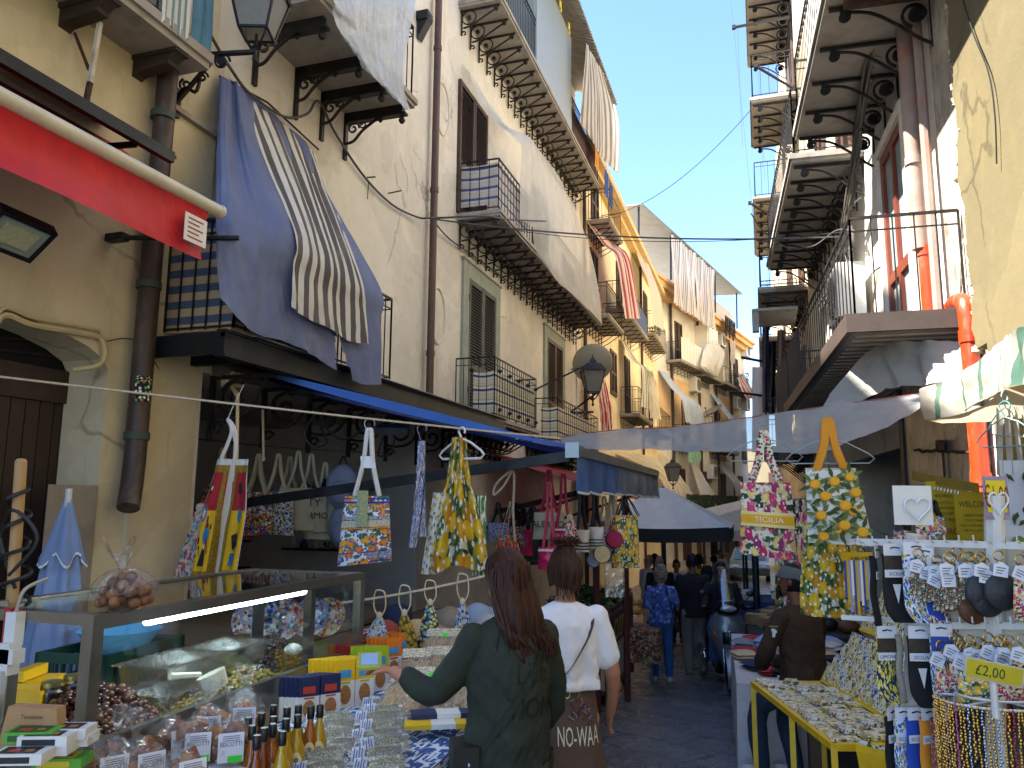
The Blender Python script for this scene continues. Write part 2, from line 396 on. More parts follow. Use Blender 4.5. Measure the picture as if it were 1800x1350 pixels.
# ================= wall materials
def wall_mat(name,base,stains,cracks=.35,var=.12):
    m,nt,b=_nt(name); co=coord(nt,'Object'); base=hx(base)
    f=smooth01(nt,noi(nt,co,.7,6,.6),.25,.75); c=mixc(nt,f,tuple(x*(1-var) for x in base),tuple(min(1,x*(1+var*.6)) for x in base))
    f=smooth01(nt,noi(nt,co,6,6,.7),.4,.75); c=mixc(nt,mth(nt,'MULTIPLY',f,.16),c,hx('8d7a58'))
    for col,amt,st,lo in stains:
        cs=coord(nt,'Object',st); f=smooth01(nt,noi(nt,cs,1.0,7,.68,.6),lo,lo+.22); c=mixc(nt,mth(nt,'MULTIPLY',f,amt),c,hx(col))
    pf=noi(nt,coord(nt,'Object',(.55,.55,.7)),1.0,5,.5,.8); c=mixc(nt,mth(nt,'MULTIPLY',smooth01(nt,pf,.565,.58),.28),c,tuple(min(1,x*1.22) for x in base)); c=mixc(nt,mth(nt,'MULTIPLY',smooth01(nt,pf,.43,.415),.30),c,tuple(x*.68 for x in base))
    wv=N(nt,'ShaderNodeTexNoise',Scale=1.1,Detail=4.0); nt.links.new(co,wv.inputs['Vector']); ad=nt.nodes.new('ShaderNodeVectorMath'); ad.operation='MULTIPLY_ADD'; nt.links.new(wv.outputs['Color'],ad.inputs[0]); ad.inputs[1].default_value=(.9,.9,.9); nt.links.new(co,ad.inputs[2])
    vo=N(nt,'ShaderNodeTexVoronoi',Scale=.42); vo.feature='DISTANCE_TO_EDGE'; nt.links.new(ad.outputs[0],vo.inputs['Vector']); ck=smooth01(nt,vo.outputs['Distance'],.009,.003); ck=mth(nt,'MULTIPLY',ck,smooth01(nt,noi(nt,co,.9,2),.5,.6)); c=mixc(nt,mth(nt,'MULTIPLY',ck,.6),c,tuple(x*.35 for x in base))
    nt.links.new(c,b.inputs['Base Color']); b.inputs['Roughness'].default_value=.9; b.inputs['Specular IOR Level'].default_value=.25
    h=mth(nt,'ADD',noi(nt,co,2.2,4,.6),mth(nt,'MULTIPLY',noi(nt,co,70,3,.6),.12)); bumpn(nt,b,h,cracks,.035); return m
W_near=wall_mat('yellow_plaster','cabd9f',[('8f774a',.5,(1.5,1.5,.5),.53),('5b4a32',.45,(4,4,.5),.6),('e0d0a8',.5,(2,2,1.4),.6)])
W_main=wall_mat('cream_plaster','d5cdbd',[('c08f4e',.6,(2.2,2.2,.2),.56),('9d8a68',.5,(1,1,1),.56),('6d5a40',.5,(5,5,.3),.62),('efe6d2',.5,(1.6,1.6,1.1),.6)])
W_far=wall_mat('ochre_plaster','dfcda9',[('b98f52',.4,(1.5,1.5,.4),.56)])
W_far2=wall_mat('pale_plaster','d2ccbf',[('b9a37a',.4,(1.5,1.5,.4),.58)])
W_right=wall_mat('grey_white_plaster','d0ccc2',[('8b8070',.5,(1.2,1.2,.6),.52),('6d6456',.4,(4,4,.5),.6)])
W_old=wall_mat('crumbling_plaster','b8b0a2',[('6b5d4c',.9,(2.5,2.5,1.6),.44),('c9924e',.7,(1.6,1.6,1.2),.64),('3f382f',.8,(7,7,4),.56)],1.6)
W_ry=wall_mat('mustard_plaster','6f6549',[('a8894c',.3,(1,1,.6),.58)])
concrete=mat('slab_plaster','9a948a',.9,0,.2,3,.3,30,[('5b5346',.6,2.2,(1,1,1)),('8a6440',.4,3,(1,1,1))])
iron=mat('black_iron','1b1a19',.55,.3,.3,14,.25,80,('5b3a26',.45,9,(1,1,1)))
rust=mat('rusty_iron','3a281e',.8,.2,.4,12,.4,60,('7d4a28',.6,6,(1,1,1)))
brownpipe=mat('brown_pipe','3a2a24',.55,0,.2,4,.2,40,('75695a',.4,12,(1,1,.3)))
wood_dk=mat('dark_shutter_wood','4a3226',.65,0,.2,6,.3,50,None,stretch=(1,1,.2))
wood_gr=mat('grey_shutter_wood','4b4a47',.7,0,.2,6,.3,50,('6d6a62',.5,5,(1,1,.3)))
steel_dk=mat('dark_steel','23262a',.45,.6,.2,5,.15,60,('43484c',.4,4,(1,1,1)))
black=mat('black_gap','060606',.9,0,0,1,0)
rope_m=mat('rope','b9ab95',.9,0,.2,40,.2,120); cable_m=mat('grey_cable','4a4844',.7,0,.2,10,0); cable_d=mat('black_cable','151515',.6,0,.1,10,0)
stone_fr=mat('grey_stone_frame','8f9486',.85,0,.15,5,.3,50,('6a6c60',.4,5,(1,1,.5)))
white_fr=mat('white_plaster','c9c4b8',.85,0,.1,5,.2,50)
def scroll_left(fr,s,z,o=.72):
    """wrought bracket under a balcony: wall bar, top bar, brace, scroll, knobs"""
    mb=MB(); P=lambda a,b:fr(s,z+b,a); r=.012
    mb.tube([P(.03,-.0),P(.03,-.5)],.019,4); mb.tube([P(.0,-.03),P(o,-.03)],.022,4)
    mb.tube([P(.06,-.36),P(.2,-.34),P(o-.08,-.09)],.017,4)
    mb.tube(spiral(P(.17,-.17),.135,.135,0,1,fr.n,V((0,0,1)),14),.015,4)
    for c,q in ((P(.17,-.17),.042),(P(o-.07,-.085),.044)): mb.lathe([(0,-.02),(q,-.02),(q,.02),(0,.02)],c,8,0,fr.d)
    mb.tube(spiral(P(.075,-.47),.05,.02,math.pi,-.8,fr.n,V((0,0,1)),8),.015,4)
    return mb
def scroll_right(fr,s,z,o=.85):
    mb=MB(); P=lambda a,b:fr(s,z+b,a); up=V((0,0,1))
    mb.tube([P(0,-.035),P(o,-.035)],.026,4)
    mb.tube(catmull([P(.02,-.52),P(.14,-.44),P(.34,-.26),P(.55,-.12),P(o-.1,-.075)],5),.017,4)
    mb.tube(spiral(P(.15,-.2),.13,.03,-1.3,1.5,fr.n,up,22),.018,4); mb.tube(spiral(P(o-.13,-.13),.07,.015,1.2,1.3,fr.n,up,14),.015,4)
    for c,q in ((P(.15,-.2),.062),(P(o-.13,-.13),.042)): mb.lathe([(0,-.022),(q,-.022),(q,.022),(0,.022)],c,10,0,fr.d)
    mb.tube([P(.02,0),P(.02,-.55)],.016,4); return mb
def railing(fr,s0,s1,z,o,h=1.0,step=.13,ends=True,r=.008,mid=True,knots=False):
    mb=MB()
    def run(A,B,L_):
        n=max(2,round(L_/step))
        for zz,q in ((z+.07,.012),(z+h,.017))+(((z+h-.12,.009),) if mid else ()): mb.tube([A+V((0,0,zz)),B+V((0,0,zz))],q,4)
        for i in range(n+1):
            p=A.lerp(B,i/n); mb.tube([p+V((0,0,z+.05)),p+V((0,0,z+h))],r*(1.5 if i in(0,n) else 1),4)
            if knots and i%4==2: mb.lathe([(0,-.05),(.05,0),(0,.05)],p+V((0,0,z+h-.2)),6); mb.lathe([(0,-.05),(.05,0),(0,.05)],p+V((0,0,z+.16)),6)
    run(fr(s0,0,o),fr(s1,0,o),s1-s0)
    if ends: run(fr(s0,0,.05),fr(s0,0,o),o); run(fr(s1,0,.05),fr(s1,0,o),o)
    return mb
def balcony(bld,fr,s0,s1,z,o=.8,th=.09,nb=0,right=False,h=1.0,step=.13,label=None,slab=None,simple=False,knots=False,railm=None,rail=True):
    mb=MB(); fr.box(mb,s0,s1,z,z+th,-.02,o); fr.box(mb,s0-.02,s1+.02,z+th*.45,z+th+.012,-.02,o+.03)
    b=build('balcony',mb,slab or concrete,bld)
    if label: b['label']=label
    if rail: build('railing',railing(fr,s0+.03,s1-.03,z+th,o-.04,h,step,knots=knots),railm or iron,b)
    if nb:
        if simple:
            for i in range(nb): s=lerp(s0+.12,s1-.12,i/max(1,nb-1)); mb=MB(); mb.tube([fr(s,z-.03,0),fr(s,z-.03,o-.05)],.02,4); mb.tube([fr(s,z-.4,.02),fr(s,z-.3,.25),fr(s,z-.05,o-.1)],.014,4); mb.tube([fr(s,z,.02),fr(s,z-.42,.02)],.016,4); build('bracket',mb,iron,b)
        else:
            f=scroll_right if right else scroll_left; first=None
            for i in range(nb):
                s=lerp(s0+.1,s1-.1,i/max(1,nb-1))
                if first is None: first=build('bracket',f(fr,s,z,o-.04),iron,b,origin=fr(s,z,0)); s_0=s
                else:
                    c=first.copy(); C.objects.link(c); c.parent=b; c.location=first.location+fr.d*(s-s_0)
    return b
def shutters(bld,fr,s0,s1,z0,z1,wood,frame=None,fw=.16,split=.38,slat=.055,o=0,ajar=0):
    """a pair of louvred doors in a surround"""
    root=None; rails=0
    if frame:
        mb=MB(); fr.box(mb,s0-fw,s0,z0,z1+fw,-.02,o+.05); fr.box(mb,s1,s1+fw,z0,z1+fw,-.02,o+.05); fr.box(mb,s0,s1,z1,z1+fw,-.02,o+.05)
        fr.box(mb,s0-fw*1.15,s1+fw*1.15,z1+fw,z1+fw+.04,-.02,o+.07); root=build('door_frame',mb,frame,bld)
    mb=MB(); fr.box(mb,s0,s1,z0,z1,-.02,o+.012,1)
    sm=(s0+s1)/2
    for a,b_ in ((s0,sm-.008),(sm+.008,s1)):
        for q in ((a,a+.07),(b_-.07,b_)): fr.box(mb,q[0],q[1],z0,z1,o+.012,o+.06)
        zm=z0+(z1-z0)*split
        for q in ((z0,z0+.14),(z1-.09,z1),(zm-.05,zm+.05)): fr.box(mb,a+.07,b_-.07,q[0],q[1],o+.012,o+.055)
        for lo,hi in (((z0+.14,zm-.05),(zm+.05,z1-.09)) if split>.2 else ((zm+.05,z1-.09),)):
            z=lo+.02
            while z<hi-.02:
                mb.obox(fr(a+.07,z,o+.02),fr.d*(b_-a-.14),fr.n*.035+V((0,0,-.03)),V((0,0,.010))); z+=slat
        if split<=.2: fr.box(mb,a+.07,b_-.07,z0+.14,zm-.05,o+.012,o+.03)
    for hz in (z0+.4,z1-.4): fr.box(mb,s0-.03,s0+.04,hz,hz+.1,o+.055,o+.075)
    return build('shutter_door',mb,[wood,black],root or bld)
# ================= near yellow building with the arched door
A=empty('yellow_building',(-4.9,4.5,0),'yellow plastered house with an arched brown plank door beside the olive counter','building')
mb=MB(); AP=[]
cy,aa,bb_,zs=3.2,1.54,.3,2.86
for i in range(13):
    t=math.pi*i/12; AP.append((cy+aa*math.cos(t),zs+bb_*math.sin(t)))
for (y0,z0),(y1,z1) in zip(AP,AP[1:]):
    mb.prism([(-4.9,y0,z0),(-4.9,y0,3.3),(-4.9,y1,3.3),(-4.9,y1,z1)],(-.42,0,0))
mb.box(-5.32,cy+aa,-.3,-4.9,5.73,3.3); mb.box(-5.32,-3,-.3,-4.9,cy-aa,3.3); mb.box(-12,-3,3.3,-4.9,5.73,12.0); mb.box(-12,-3,-.3,-5.55,5.73,3.3)  # unseen upper wall, its height set so sun clears it to the mustard house
build('wall',mb,W_near,A)
mb=MB(); mb.box(-4.9,5.02,-.3,-4.855,5.73,5.26); build('pilaster',mb,W_near,A)
mb=MB(); mb.box(-4.9,4.98,5.262,-4.80,5.76,5.31); build('ledge',mb,concrete,A)
mb=MB(); mb.box(-4.898,cy+aa-.44,0,-4.888,cy+aa-.003,1.95); mb.box(-5.318,cy+aa-.012,0,-4.9,cy+aa-.002,1.95)
planks=striped('wood_look_tiles',[(0,'6f665b'),(.04,'8a8072'),(.5,'7d7367'),(.54,'93897b')],3,0,.6,0,kind='Object',var=.3)
build('tile_panel',mb,planks,A)
door_w=mat('plank_door_brown','2c1c15',.5,0,.3,4,.3,40,None,stretch=(3,3,.25))
mb=MB(); y=cy-aa
while y<cy+aa-.01:
    mb.box(-5.36,y+.004,0,-5.325,min(y+.125,cy+aa)-.004,2.6); y+=.125
for z in (.1,1.25): mb.box(-5.325,cy-aa,z,-5.31,cy+aa,z+.1)
d=build('plank_door',mb,door_w,A)
mb=MB(); mb.box(-5.36,cy-aa,2.6,-5.29,cy+aa,2.86); build('transom',mb,door_w,A)
mb=MB(); mb.box(-5.36,cy-aa,2.86,-5.35,cy+aa,3.3,1)
for k in range(1,12): a=math.pi*k/12; mb.tube([(-5.33,cy,2.86),(-5.33,cy+aa*math.cos(a),2.86+.45*math.sin(a))],.014,4)
mb.tube([(-5.33,cy+.45*math.cos(a),2.86+.16*math.sin(a)) for a in [math.pi*k/12 for k in range(13)]],.014,4)
build('fanlight',mb,[iron,black],A)
mb=MB(); pts=catmull([L(-30,655,.03),L(0,660-102,.03),L(60,572,.03),L(165,590,.03),L(178,597,.03),L(184,615,.03),L(180,635,.03),L(165,645,.02),L(130,650,-.1)],5)[4:]
mb.tube(pts,.022,6); mb.tube([p+V((0,.0,.05)) for p in pts[:20]],.012,6)
thing('conduit','cream cable conduit bending round the shoulder of the brown door arch','conduit',mb,mat('cream_conduit','b7a67c',.7))
# upper left balcony
s_end=5.08; b=balcony(A,FL,1.0,s_end,5.54,.47,.13,0,label='plaster balcony slab on dark timber brackets',step=.14)
zb=5.54
for s in (s_end-.36,s_end-1.08,s_end-2.3):
    mb=MB(); P=lambda o,z:FL(s,zb+z,o)
    prof=[P(0,0),P(.43,0),P(.44,-.03),P(.37,-.09),P(.36,-.12),P(.04,-.15),P(.0,-.18)]
    mb.prism(prof,(0,.11,0)); mb.prism([p+V((0,-.02,.0)) for p in (P(0,-.0),P(.45,-.0),P(.46,-.03),P(0,-.04))],(0,.15,0)); build('timber_bracket',mb,mat('weathered_timber','33291f',.8,0,.3,5,.5,40,('14110e',.5,6,(1,1,1))),b)
mb=MB(); s=s_end-.95
mb.tube([FL(s,zb-.12,.26),FL(s,zb-.6,.22)],.022,4,0); mb.tube([FL(s,zb-.6,.22),FL(s,zb-.75,.2)],.023,4,1); mb.tube([FL(s,zb-.16,.02),FL(s,zb-.5,.2)],.013,4,1)
build('strut',mb,[mat('chipped_white_paint','b9b2a4',.7,0,.1,5,.2,40,('6b3c20',.7,7,(1,1,1))),rust],b)
mb=MB(); mb.grid(lambda u,v:FL(s_end-.02-.25*u+.01*math.sin(v*9),zb+.1+1.0*v,.485+.012*math.sin(u*12+v*3)),8,8)
thing('blue_balcony_screen','blue cloth screen tied to the end of the timber-bracketed balcony railing','screen cloth',mb,mat('faded_blue_cloth','5d8aa3',.9,0,.15,6,.3,30,tl=.2))
mb=MB(); mb.grid(lambda u,v:FL(s_end-.3-.3*u,zb+.08+1.1*v+.02*math.sin(u*30),.5+.015*math.sin(u*22+v*2)),14,6)
thing('striped_balcony_towel','white fringed towel with teal stripes hung on the timber-bracketed balcony','towel',mb,striped('teal_stripe_towel',[(0,'e8e4da'),(.5,'7f9a98'),(.75,'e8e4da')],4,0))
# metal hood and red awning

mb=MB(); yA,yB=2.2,L(310,281,.75)[1]
zA=L(310,281,.75)[2]
mb.prism([(-4.9,yA,zA+.42),(-4.15,yA,zA),(-4.15,yB,zA),(-4.9,yB,zA+.42)],(0,0,.03)); mb.box(-4.17,yA,zA-.05,-4.12,yB-.05,zA+.035)
mb.tube([(-4.85,yB-.35,zA+.02),(-4.2,yB-.35,zA-.03)],.025,4); mb.tube([(-4.85,yB-.35,zA-.25),(-4.4,yB-.35,zA-.03)],.02,4)
thing('metal_hood','dark sheet metal hood on the yellow wall above the red awning','hood',mb,mat('hood_metal','15181b',.45,.5,.3,3,.15,40,('3d4034',.4,3,(1,1,1))))
RX=-3.95
e1=px_(385,372,RX); e0=V((RX,e1[1]-4.2,e1[2]))
aw=empty('red_awning',(RX,e1[1],e1[2]),'red fabric awning with a cream roller bar above the arched doorway','awning')
mb=MB(); e0=V((RX,1.2,e1[2]-.02)); mb.tube([e0,V(e1)],.052,12); mb.lathe([(.055,-.01),(.058,.02),(.035,.045)],e1,12,0,(0,1,0))
build('roller_bar',mb,mat('cream_enamel','c8bfa8',.4,0,.12,4,.05,40,('8f8672',.4,8,(1,1,1))),aw,True)
redc=mat('red_vinyl','c4121e',.55,0,.15,2.5,.25,5,('8d0d14',.35,3,(1,1,1)),tl=.12,bd=.06)
yb=e1[1]-.12
low=px_(370,463,RX-.02)
mb=MB(); mb.grid(lambda u,v:(RX+.01-.05*math.sin(v*3)+.035*math.sin(u*7+v*4)*v,lerp(1.2,yb,u),lerp(e1[2]-.02,low[2],v)+.0),30,8)
build('valance',mb,redc,aw,2)
mb=MB(); mb.grid(lambda u,v:(lerp(RX,-4.85,v),lerp(1.2,yb,u),e1[2]+.05+.55*v-.05*math.sin(v*3.1)),20,8); build('fabric',mb,redc,aw,2)
mb=MB(); q=V(px_(323,408,RX+.03)); mb.box(RX+.03,q.y,low[2]+.07,RX+.036,q.y+.23,low[2]+.28)
st=build('sticker',mb,mat('sticker_white','d8d3cb',.4,0,.05),aw)
mb=MB()
for k in range(5): mb.box(RX+.0365,q.y+.03,low[2]+.1+.035*k,RX+.0375,q.y+.03+.16*(1-.25*(k%2)),low[2]+.112+.035*k)
build('printed_lines',mb,mat('print_red','8a2b2b',.6,0,0),st)
mb=MB(); p=V(px_(320,426,RX+.04)); mb.cbox(L(205,418,.08),.18,.08,.06); mb.tube([L(205,418,.1),V((RX,L(205,418)[1]+.3,low[2]+.3))],.022,6)
build('arm',mb,steel_dk,aw)
# floodlight
c=V(L(28,415,.45)); fl=empty('floodlight',c,'square floodlight in a black housing fixed under the red awning','floodlight')
ax=V((0,1,0)); nn=V((.62,-.1,-.78)).normalized(); bx=nn.cross(ax).normalized(); ax=bx.cross(nn)
mb=MB(); mb.obox(c-ax*.19-bx*.14-nn*.07,ax*.38,bx*.28,nn*.06); 
for q in ((-.19,-.14,.38,.025),(-.19,.115,.38,.025)): mb.obox(c+ax*q[0]+bx*q[1]-nn*.01,ax*q[2],bx*q[3],nn*.03)
for q in (-.19,.165): mb.obox(c+ax*q-bx*.115-nn*.01,ax*.025,bx*.23,nn*.03)
mb.tube([c-nn*.05,c-nn*.05+V((-.4,0,.12))],.02,6); build('housing',mb,steel_dk,fl)
mb=MB(); mb.obox(c-ax*.165-bx*.115-nn*.009,ax*.33,bx*.23,nn*.014); mb.obox(c-ax*.11-bx*.07+nn*.006,ax*.22,bx*.14,nn*.012,1); build('lens',mb,[mat('lens_glass','8d968f',.15,0,.1,5,0),mat('led_panel','a7ab8c',.3,0,.25,60,.1,90)],fl)
# drainpipe near
s=lsz(240,500)[0]
mb=MB(); mb.tube([FL(s+.03,7.0,.13),FL(s,2.15,.13),FL(s-.02,1.95,.14),FL(s-.1,1.78,.2)],.085,14)
for z in (5.1,3.6,2.35): mb.lathe([(.092,-.03),(.1,-.03),(.1,.03),(.092,.03)],FL(s,z,.13),14,1)
t=thing('drainpipe','thick dark brown drainpipe with an angled spout on the yellow wall','drainpipe',mb,[brownpipe,mat('verdigris','36423a',.7)],'drainpipes on the left facades',True)
mb=MB(); q=FL(s,2.62,.13)
mb.grid(lambda u,v:q+V((.088*math.cos(lerp(-1.3,.3,u)),.088*math.sin(lerp(-1.3,.3,u)),.16*v)),8,1); mb.grid(lambda u,v:q+V((.0885*math.cos(lerp(-1.2,.2,u)),.0885*math.sin(lerp(-1.2,.2,u)),.16+.05*v)),8,1)
st=build('sticker',mb,prints('sticker_print','101010',[(3,.3,['c0392b','e8e4da','6aa84f'],(1,1),0)]),t)
def drape(rows,nu=40,nv=30,wr=.02,wf=9,seed=0,mb=None,m=0):
    """cloth through rows of control points (every row the same count), with folds running down it"""
    R_=[catmull(r,8) for r in rows]; n=len(R_[0]); cols=[catmull([r[i] for r in R_],8) for i in range(n)]
    k=len(cols[0]); mb=mb or MB()
    def at(u,v):
        a=u*(n-1); i=min(int(a),n-2); b=v*(k-1); j=min(int(b),k-2)
        p=(cols[i][j].lerp(cols[i+1][j],a-i)).lerp(cols[i][j+1].lerp(cols[i+1][j+1],a-i),b-j); return p
    def fn(u,v):
        p=at(u,v); e=.01
        du=at(min(1,u+e),v)-at(max(0,u-e),v); dv=at(u,min(1,v+e))-at(u,max(0,v-e)); nn=du.cross(dv)
        nn=nn.normalized() if nn.length>1e-9 else V((1,0,0))
        d=nz(u*wf+seed,v*1.6+seed*.3,seed)+.5*nz(u*wf*2.3,v*4,seed+5)+.3*nz(u*wf*4+v*6,v*11,seed+9)
        return p+nn*d*wr
    return mb.grid(fn,nu,nv,m)
# ================= main cream building
B=empty('cream_building',(-4.9,13,0),'cream plastered house with long scroll bracketed iron balconies above an open souvenir shop','building')
BY0,BY1,BT=5.73,21.2,14.4
mb=MB(); mb.box(-12,BY0,3.02,-4.9,BY1,BT); mb.box(-12,10.75,-1.5,-4.9,BY1,3.02); mb.box(-12,BY0,-.5,-10.3,10.75,3.02)
build('wall',mb,W_main,B)
mb=MB(); mb.box(-10.3,BY0+.02,-.25,-8.1,10.75,3.01); 
mb=MB(); mb.box(-8.1,BY0,-.3,-7.95,10.75,3.02); mb.box(-7.95,10.6,-.5,-4.92,10.74,3.02); mb.box(-7.95,BY0+.005,-.3,-4.905,BY0+.1,3.02)
build('shop_wall',mb,mat('grey_shop_paint','dcdad6',.85,0,.12,2,.2,40,('6c6a68',.4,2,(1,1,1))),B)
mb=MB(); mb.box(-7.95,BY0,-.3,-4.9,10.74,-.18); build('shop_floor',mb,mat('shop_tiles','55504a',.5),B)
mb=MB(); mb.box(-8.1,6.6,-.2,-7.94,7.6,2.0); build('doorway',mb,black,B)
# plaster ovals, seams
for z in (8.42,4.82):
    mb=MB(); o=FL(11.2,z,.0); pr=[o+V((0.006,.30*math.cos(a),.46*math.sin(a))) for a in [2*math.pi*k/28 for k in range(29)]]
    mb.tube(pr,.022,6); build('oval_relief',mb,W_main,B,True)
mb=MB(); FL.box(mb,10.95,11.0,3.4,14.3,-.01,.012); build('plaster_joint',mb,W_main,B)
# dark steel canopy that carries the first balcony
mb=MB(); s0,s1,o=5.1,12.35,.8
FL.box(mb,s0,s1,3.16,3.2,.0,o); FL.box(mb,s0,s1,3.02,3.2,o-.04,o-.0); FL.box(mb,s0,s0+.04,3.02,3.16,.0,o-.04); FL.box(mb,s0,s1,3.0,3.02,o-.1,o+.012); FL.box(mb,s0,s1,3.2,3.225,o-.08,o+.015)
for k in range(9): s=lerp(s0+.5,s1-.3,k/8); FL.box(mb,s,s+.07,3.04,3.16,.0,o-.04)
cn=build('steel_canopy',mb,steel_dk,B)
mb=MB(); FL.box(mb,s0+.35,s1,3.226,3.235,o-.3,o+.05); build('flashing',mb,mat('zinc_flashing','9ea4a6',.4,.5,.15,3,.1,20,('595d5e',.5,3,(1,1,1))),cn)
def big_scroll(s,z=3.0):
    mb=MB(); P=lambda a,b:FL(s,z+b,a); up=V((0,0,1))
    mb.tube([P(.02,0),P(.02,-.62)],.03,4); mb.tube([P(0,-.02),P(.7,-.02)],.028,4)
    mb.tube(spiral(P(.26,-.22),.17,.03,math.pi*.3,1.4,FL.n,up,22),.022,4); mb.tube(catmull([P(.05,-.4),P(.2,-.42),P(.4,-.36),P(.62,-.05)],5),.02,4); mb.tube(spiral(P(.09,-.5),.06,.02,0,1,FL.n,up,10),.018,4); return mb
for s in (5.95,6.75,7.6,8.5,9.5,10.5,11.5): build('bracket',big_scroll(s),iron,cn)
build('railing',railing(FL,5.25,8.1,3.22,.76,1.02,.16),iron,cn)
scr=striped('blue_tan_screen',[(0,'b9a381'),(.5,'4c5c78')],7,1,.9,.1)
mb=MB(); mb.grid(lambda u,v:FL(5.27,3.26+.98*v,lerp(.03,.72,u)),4,8); mb.grid(lambda u,v:FL(lerp(5.27,6.6,u),3.26+.98*v,.74),4,8); build('balcony_screen',mb,scr,cn)
# blue tarp and striped awning
hole=mat('faded_blue_tarp','667092',.75,0,.12,2.2,.3,12,[('44578c',.55,1.6,(1,1,1)),('8a8fa6',.4,2.2,(1,1,.6))],tl=.12,bd=.03)
Q=lambda x,y,o:V(L(x,y,o))
rows=[[Q(386,136,.03),Q(398,138,.1),Q(410,142,.05),Q(422,150,.1),Q(436,160,.03),Q(470,190,.03),Q(500,215,.03),Q(540,255,.03)],
 [Q(382,250,.3),Q(398,250,.4),Q(415,255,.3),Q(440,262,.42),Q(462,270,.3),Q(500,290,.35),Q(540,310,.35),Q(575,340,.35)],
 [Q(380,372,.7),Q(405,380,.82),Q(440,390,.84),Q(480,400,.9),Q(514,408,.92),Q(560,440,.88),Q(610,470,.87),Q(669,508,.86)],
 [Q(381,450,.80),Q(410,465,.88),Q(450,490,.92),Q(485,500,.9),Q(520,515,.92),Q(570,540,.9),Q(615,560,.9),Q(670,565,.9)],
 [Q(388,522,.84),Q(418,560,.9),Q(455,588,.92),Q(500,600,.9),Q(540,618,.92),Q(590,650,.9),Q(634,674,.92),Q(671,676,.92)]]
mb=drape(rows,64,44,.035,10,3)
keep=[i for i,f in enumerate(mb.f)]
# the open slit between the two hanging flaps
def cut(mb,test):
    nf=[];nm=[];nu={}
    for i,f in enumerate(mb.f):
        c=sum((V(mb.v[k]) for k in f),V((0,0,0)))/len(f)
        if not test(proj(c)):
            if i in mb.uv: nu[len(nf)]=mb.uv[i]
            nf.append(f); nm.append(mb.m[i])
    mb.f=nf; mb.m=nm; mb.uv=nu; return mb
cut(mb,lambda p:590<p[0]<590+(p[1]-575)*.34 and p[1]>578)
thing('blue_tarp','faded blue tarp hung from the wall over the first balcony rail beside the red awning','tarp',mb,hole,None,2)
gs=striped('grey_white_stripes',[(0,'d9d5cb'),(.5,'5b5653')],8.5,0,.85,.12,dirt=('8c8478',.35,3),warp=.02)
rows=[[Q(428,165,.06),Q(462,192,.06),Q(500,222,.06),Q(535,252,.06),Q(556,272,.06)],
 [Q(470,290,.42),Q(505,300,.46),Q(535,315,.42),Q(560,330,.44),Q(585,352,.4)],
 [Q(518,412,.95),Q(550,430,.96),Q(580,448,.95),Q(608,468,.95),Q(636,488,.94)],
 [Q(512,470,.97),Q(545,495,.98),Q(580,515,.97),Q(612,535,.97),Q(643,545,.96)],
 [Q(512,540,.98),Q(545,562,1.0),Q(585,580,.97),Q(615,600,.98),Q(648,604,.98)]]
thing('striped_awning_cloth','grey and white striped awning cloth laid over the faded blue tarp','awning cloth',drape(rows,50,40,.03,9,11),gs,None,2)
mb=MB(); mb.tube([Q(386,134,.05),Q(470,180,.06),Q(560,263,.06)],.012,5); thing('awning_rod','thin iron rod on the cream wall that the blue tarp hangs from','rod',mb,iron)
# near second floor balcony with iron bracketed beams
bz=6.75; bs1=9.0
b=balcony(B,FL,6.0,8.25,bz,.92,.1,0,label='marble balcony slab on four dark iron beams',step=.15)
for s in (6.25,7.0,7.55,8.1):
    mb=MB(); P=lambda a,c:FL(s,bz+c,a); up=V((0,0,1))
    mb.obox(P(0,-.1),FL.n*.82,FL.d*.07,up*.1); mb.obox(P(0,-.13),FL.n*.86,FL.d*.09,up*.03); mb.lathe([(0,-.05),(.03,-.03),(.045,0),(.02,.05),(.02,.07)],P(.8,-.2)+FL.d*.04,8); mb.lathe([(0,-.03),(.03,0),(.01,.04)],P(.5,-.16)+FL.d*.04,8)
    mb.obox(P(0,-.62),FL.n*.035,FL.d*.06,up*.6); mb.tube(catmull([P(.03,-.42),P(.15,-.4),P(.28,-.27),P(.5,-.13)],5),.018,4)
    mb.tube(spiral(P(.14,-.23),.085,.02,0,1.3,FL.n,up,18),.014,4); mb.tube(spiral(P(.28,-.2),.05,.02,2,1.2,FL.n,up,12),.011,4); build('bracket',mb,iron,b)
sheet=mat('clear_sheet','cfd8e4',.22,0,.15,3,.7,5,('e8eef5',.7,2.0,(1,1,.4)),tl=.35,see=.12,bd=.08)
rows=[[V(FL(s,9.3,.45)) for s in (5.6,6.6,7.6,8.6,9.35)],[Q(580,-40,.98),Q(610,-30,.98),Q(650,-30,.98),Q(690,-20,.98),Q(735,-10,.98)],
 [Q(585,20,.97),Q(625,60,.98),Q(655,80,.98),Q(685,80,.98),Q(715,70,.98)],[Q(600,60,.97),Q(640,115,.98),Q(668,140,.98),Q(695,150,.98),Q(708,150,.98)],[Q(640,95,.97),Q(665,140,.98),Q(690,168,.98),Q(710,188,1.0),Q(723,196,1.0)]]
thing('clear_plastic_sheet','shiny clear plastic sheet tied over the marble balcony railing above the blue tarp','plastic sheet',drape(rows,40,40,.05,7,5),sheet,None,2)
mb=MB(); FL.box(mb,10.1,10.3,9.35,9.5,.0,.2); mb.prism([FL(10.12,9.4,.03),FL(10.12,9.05,.03),FL(10.12,9.4,.22)],(0,.16,0)); thing('flood_lamp','small dark lamp box on the cream wall beside the clear plastic sheet','lamp',mb,steel_dk)
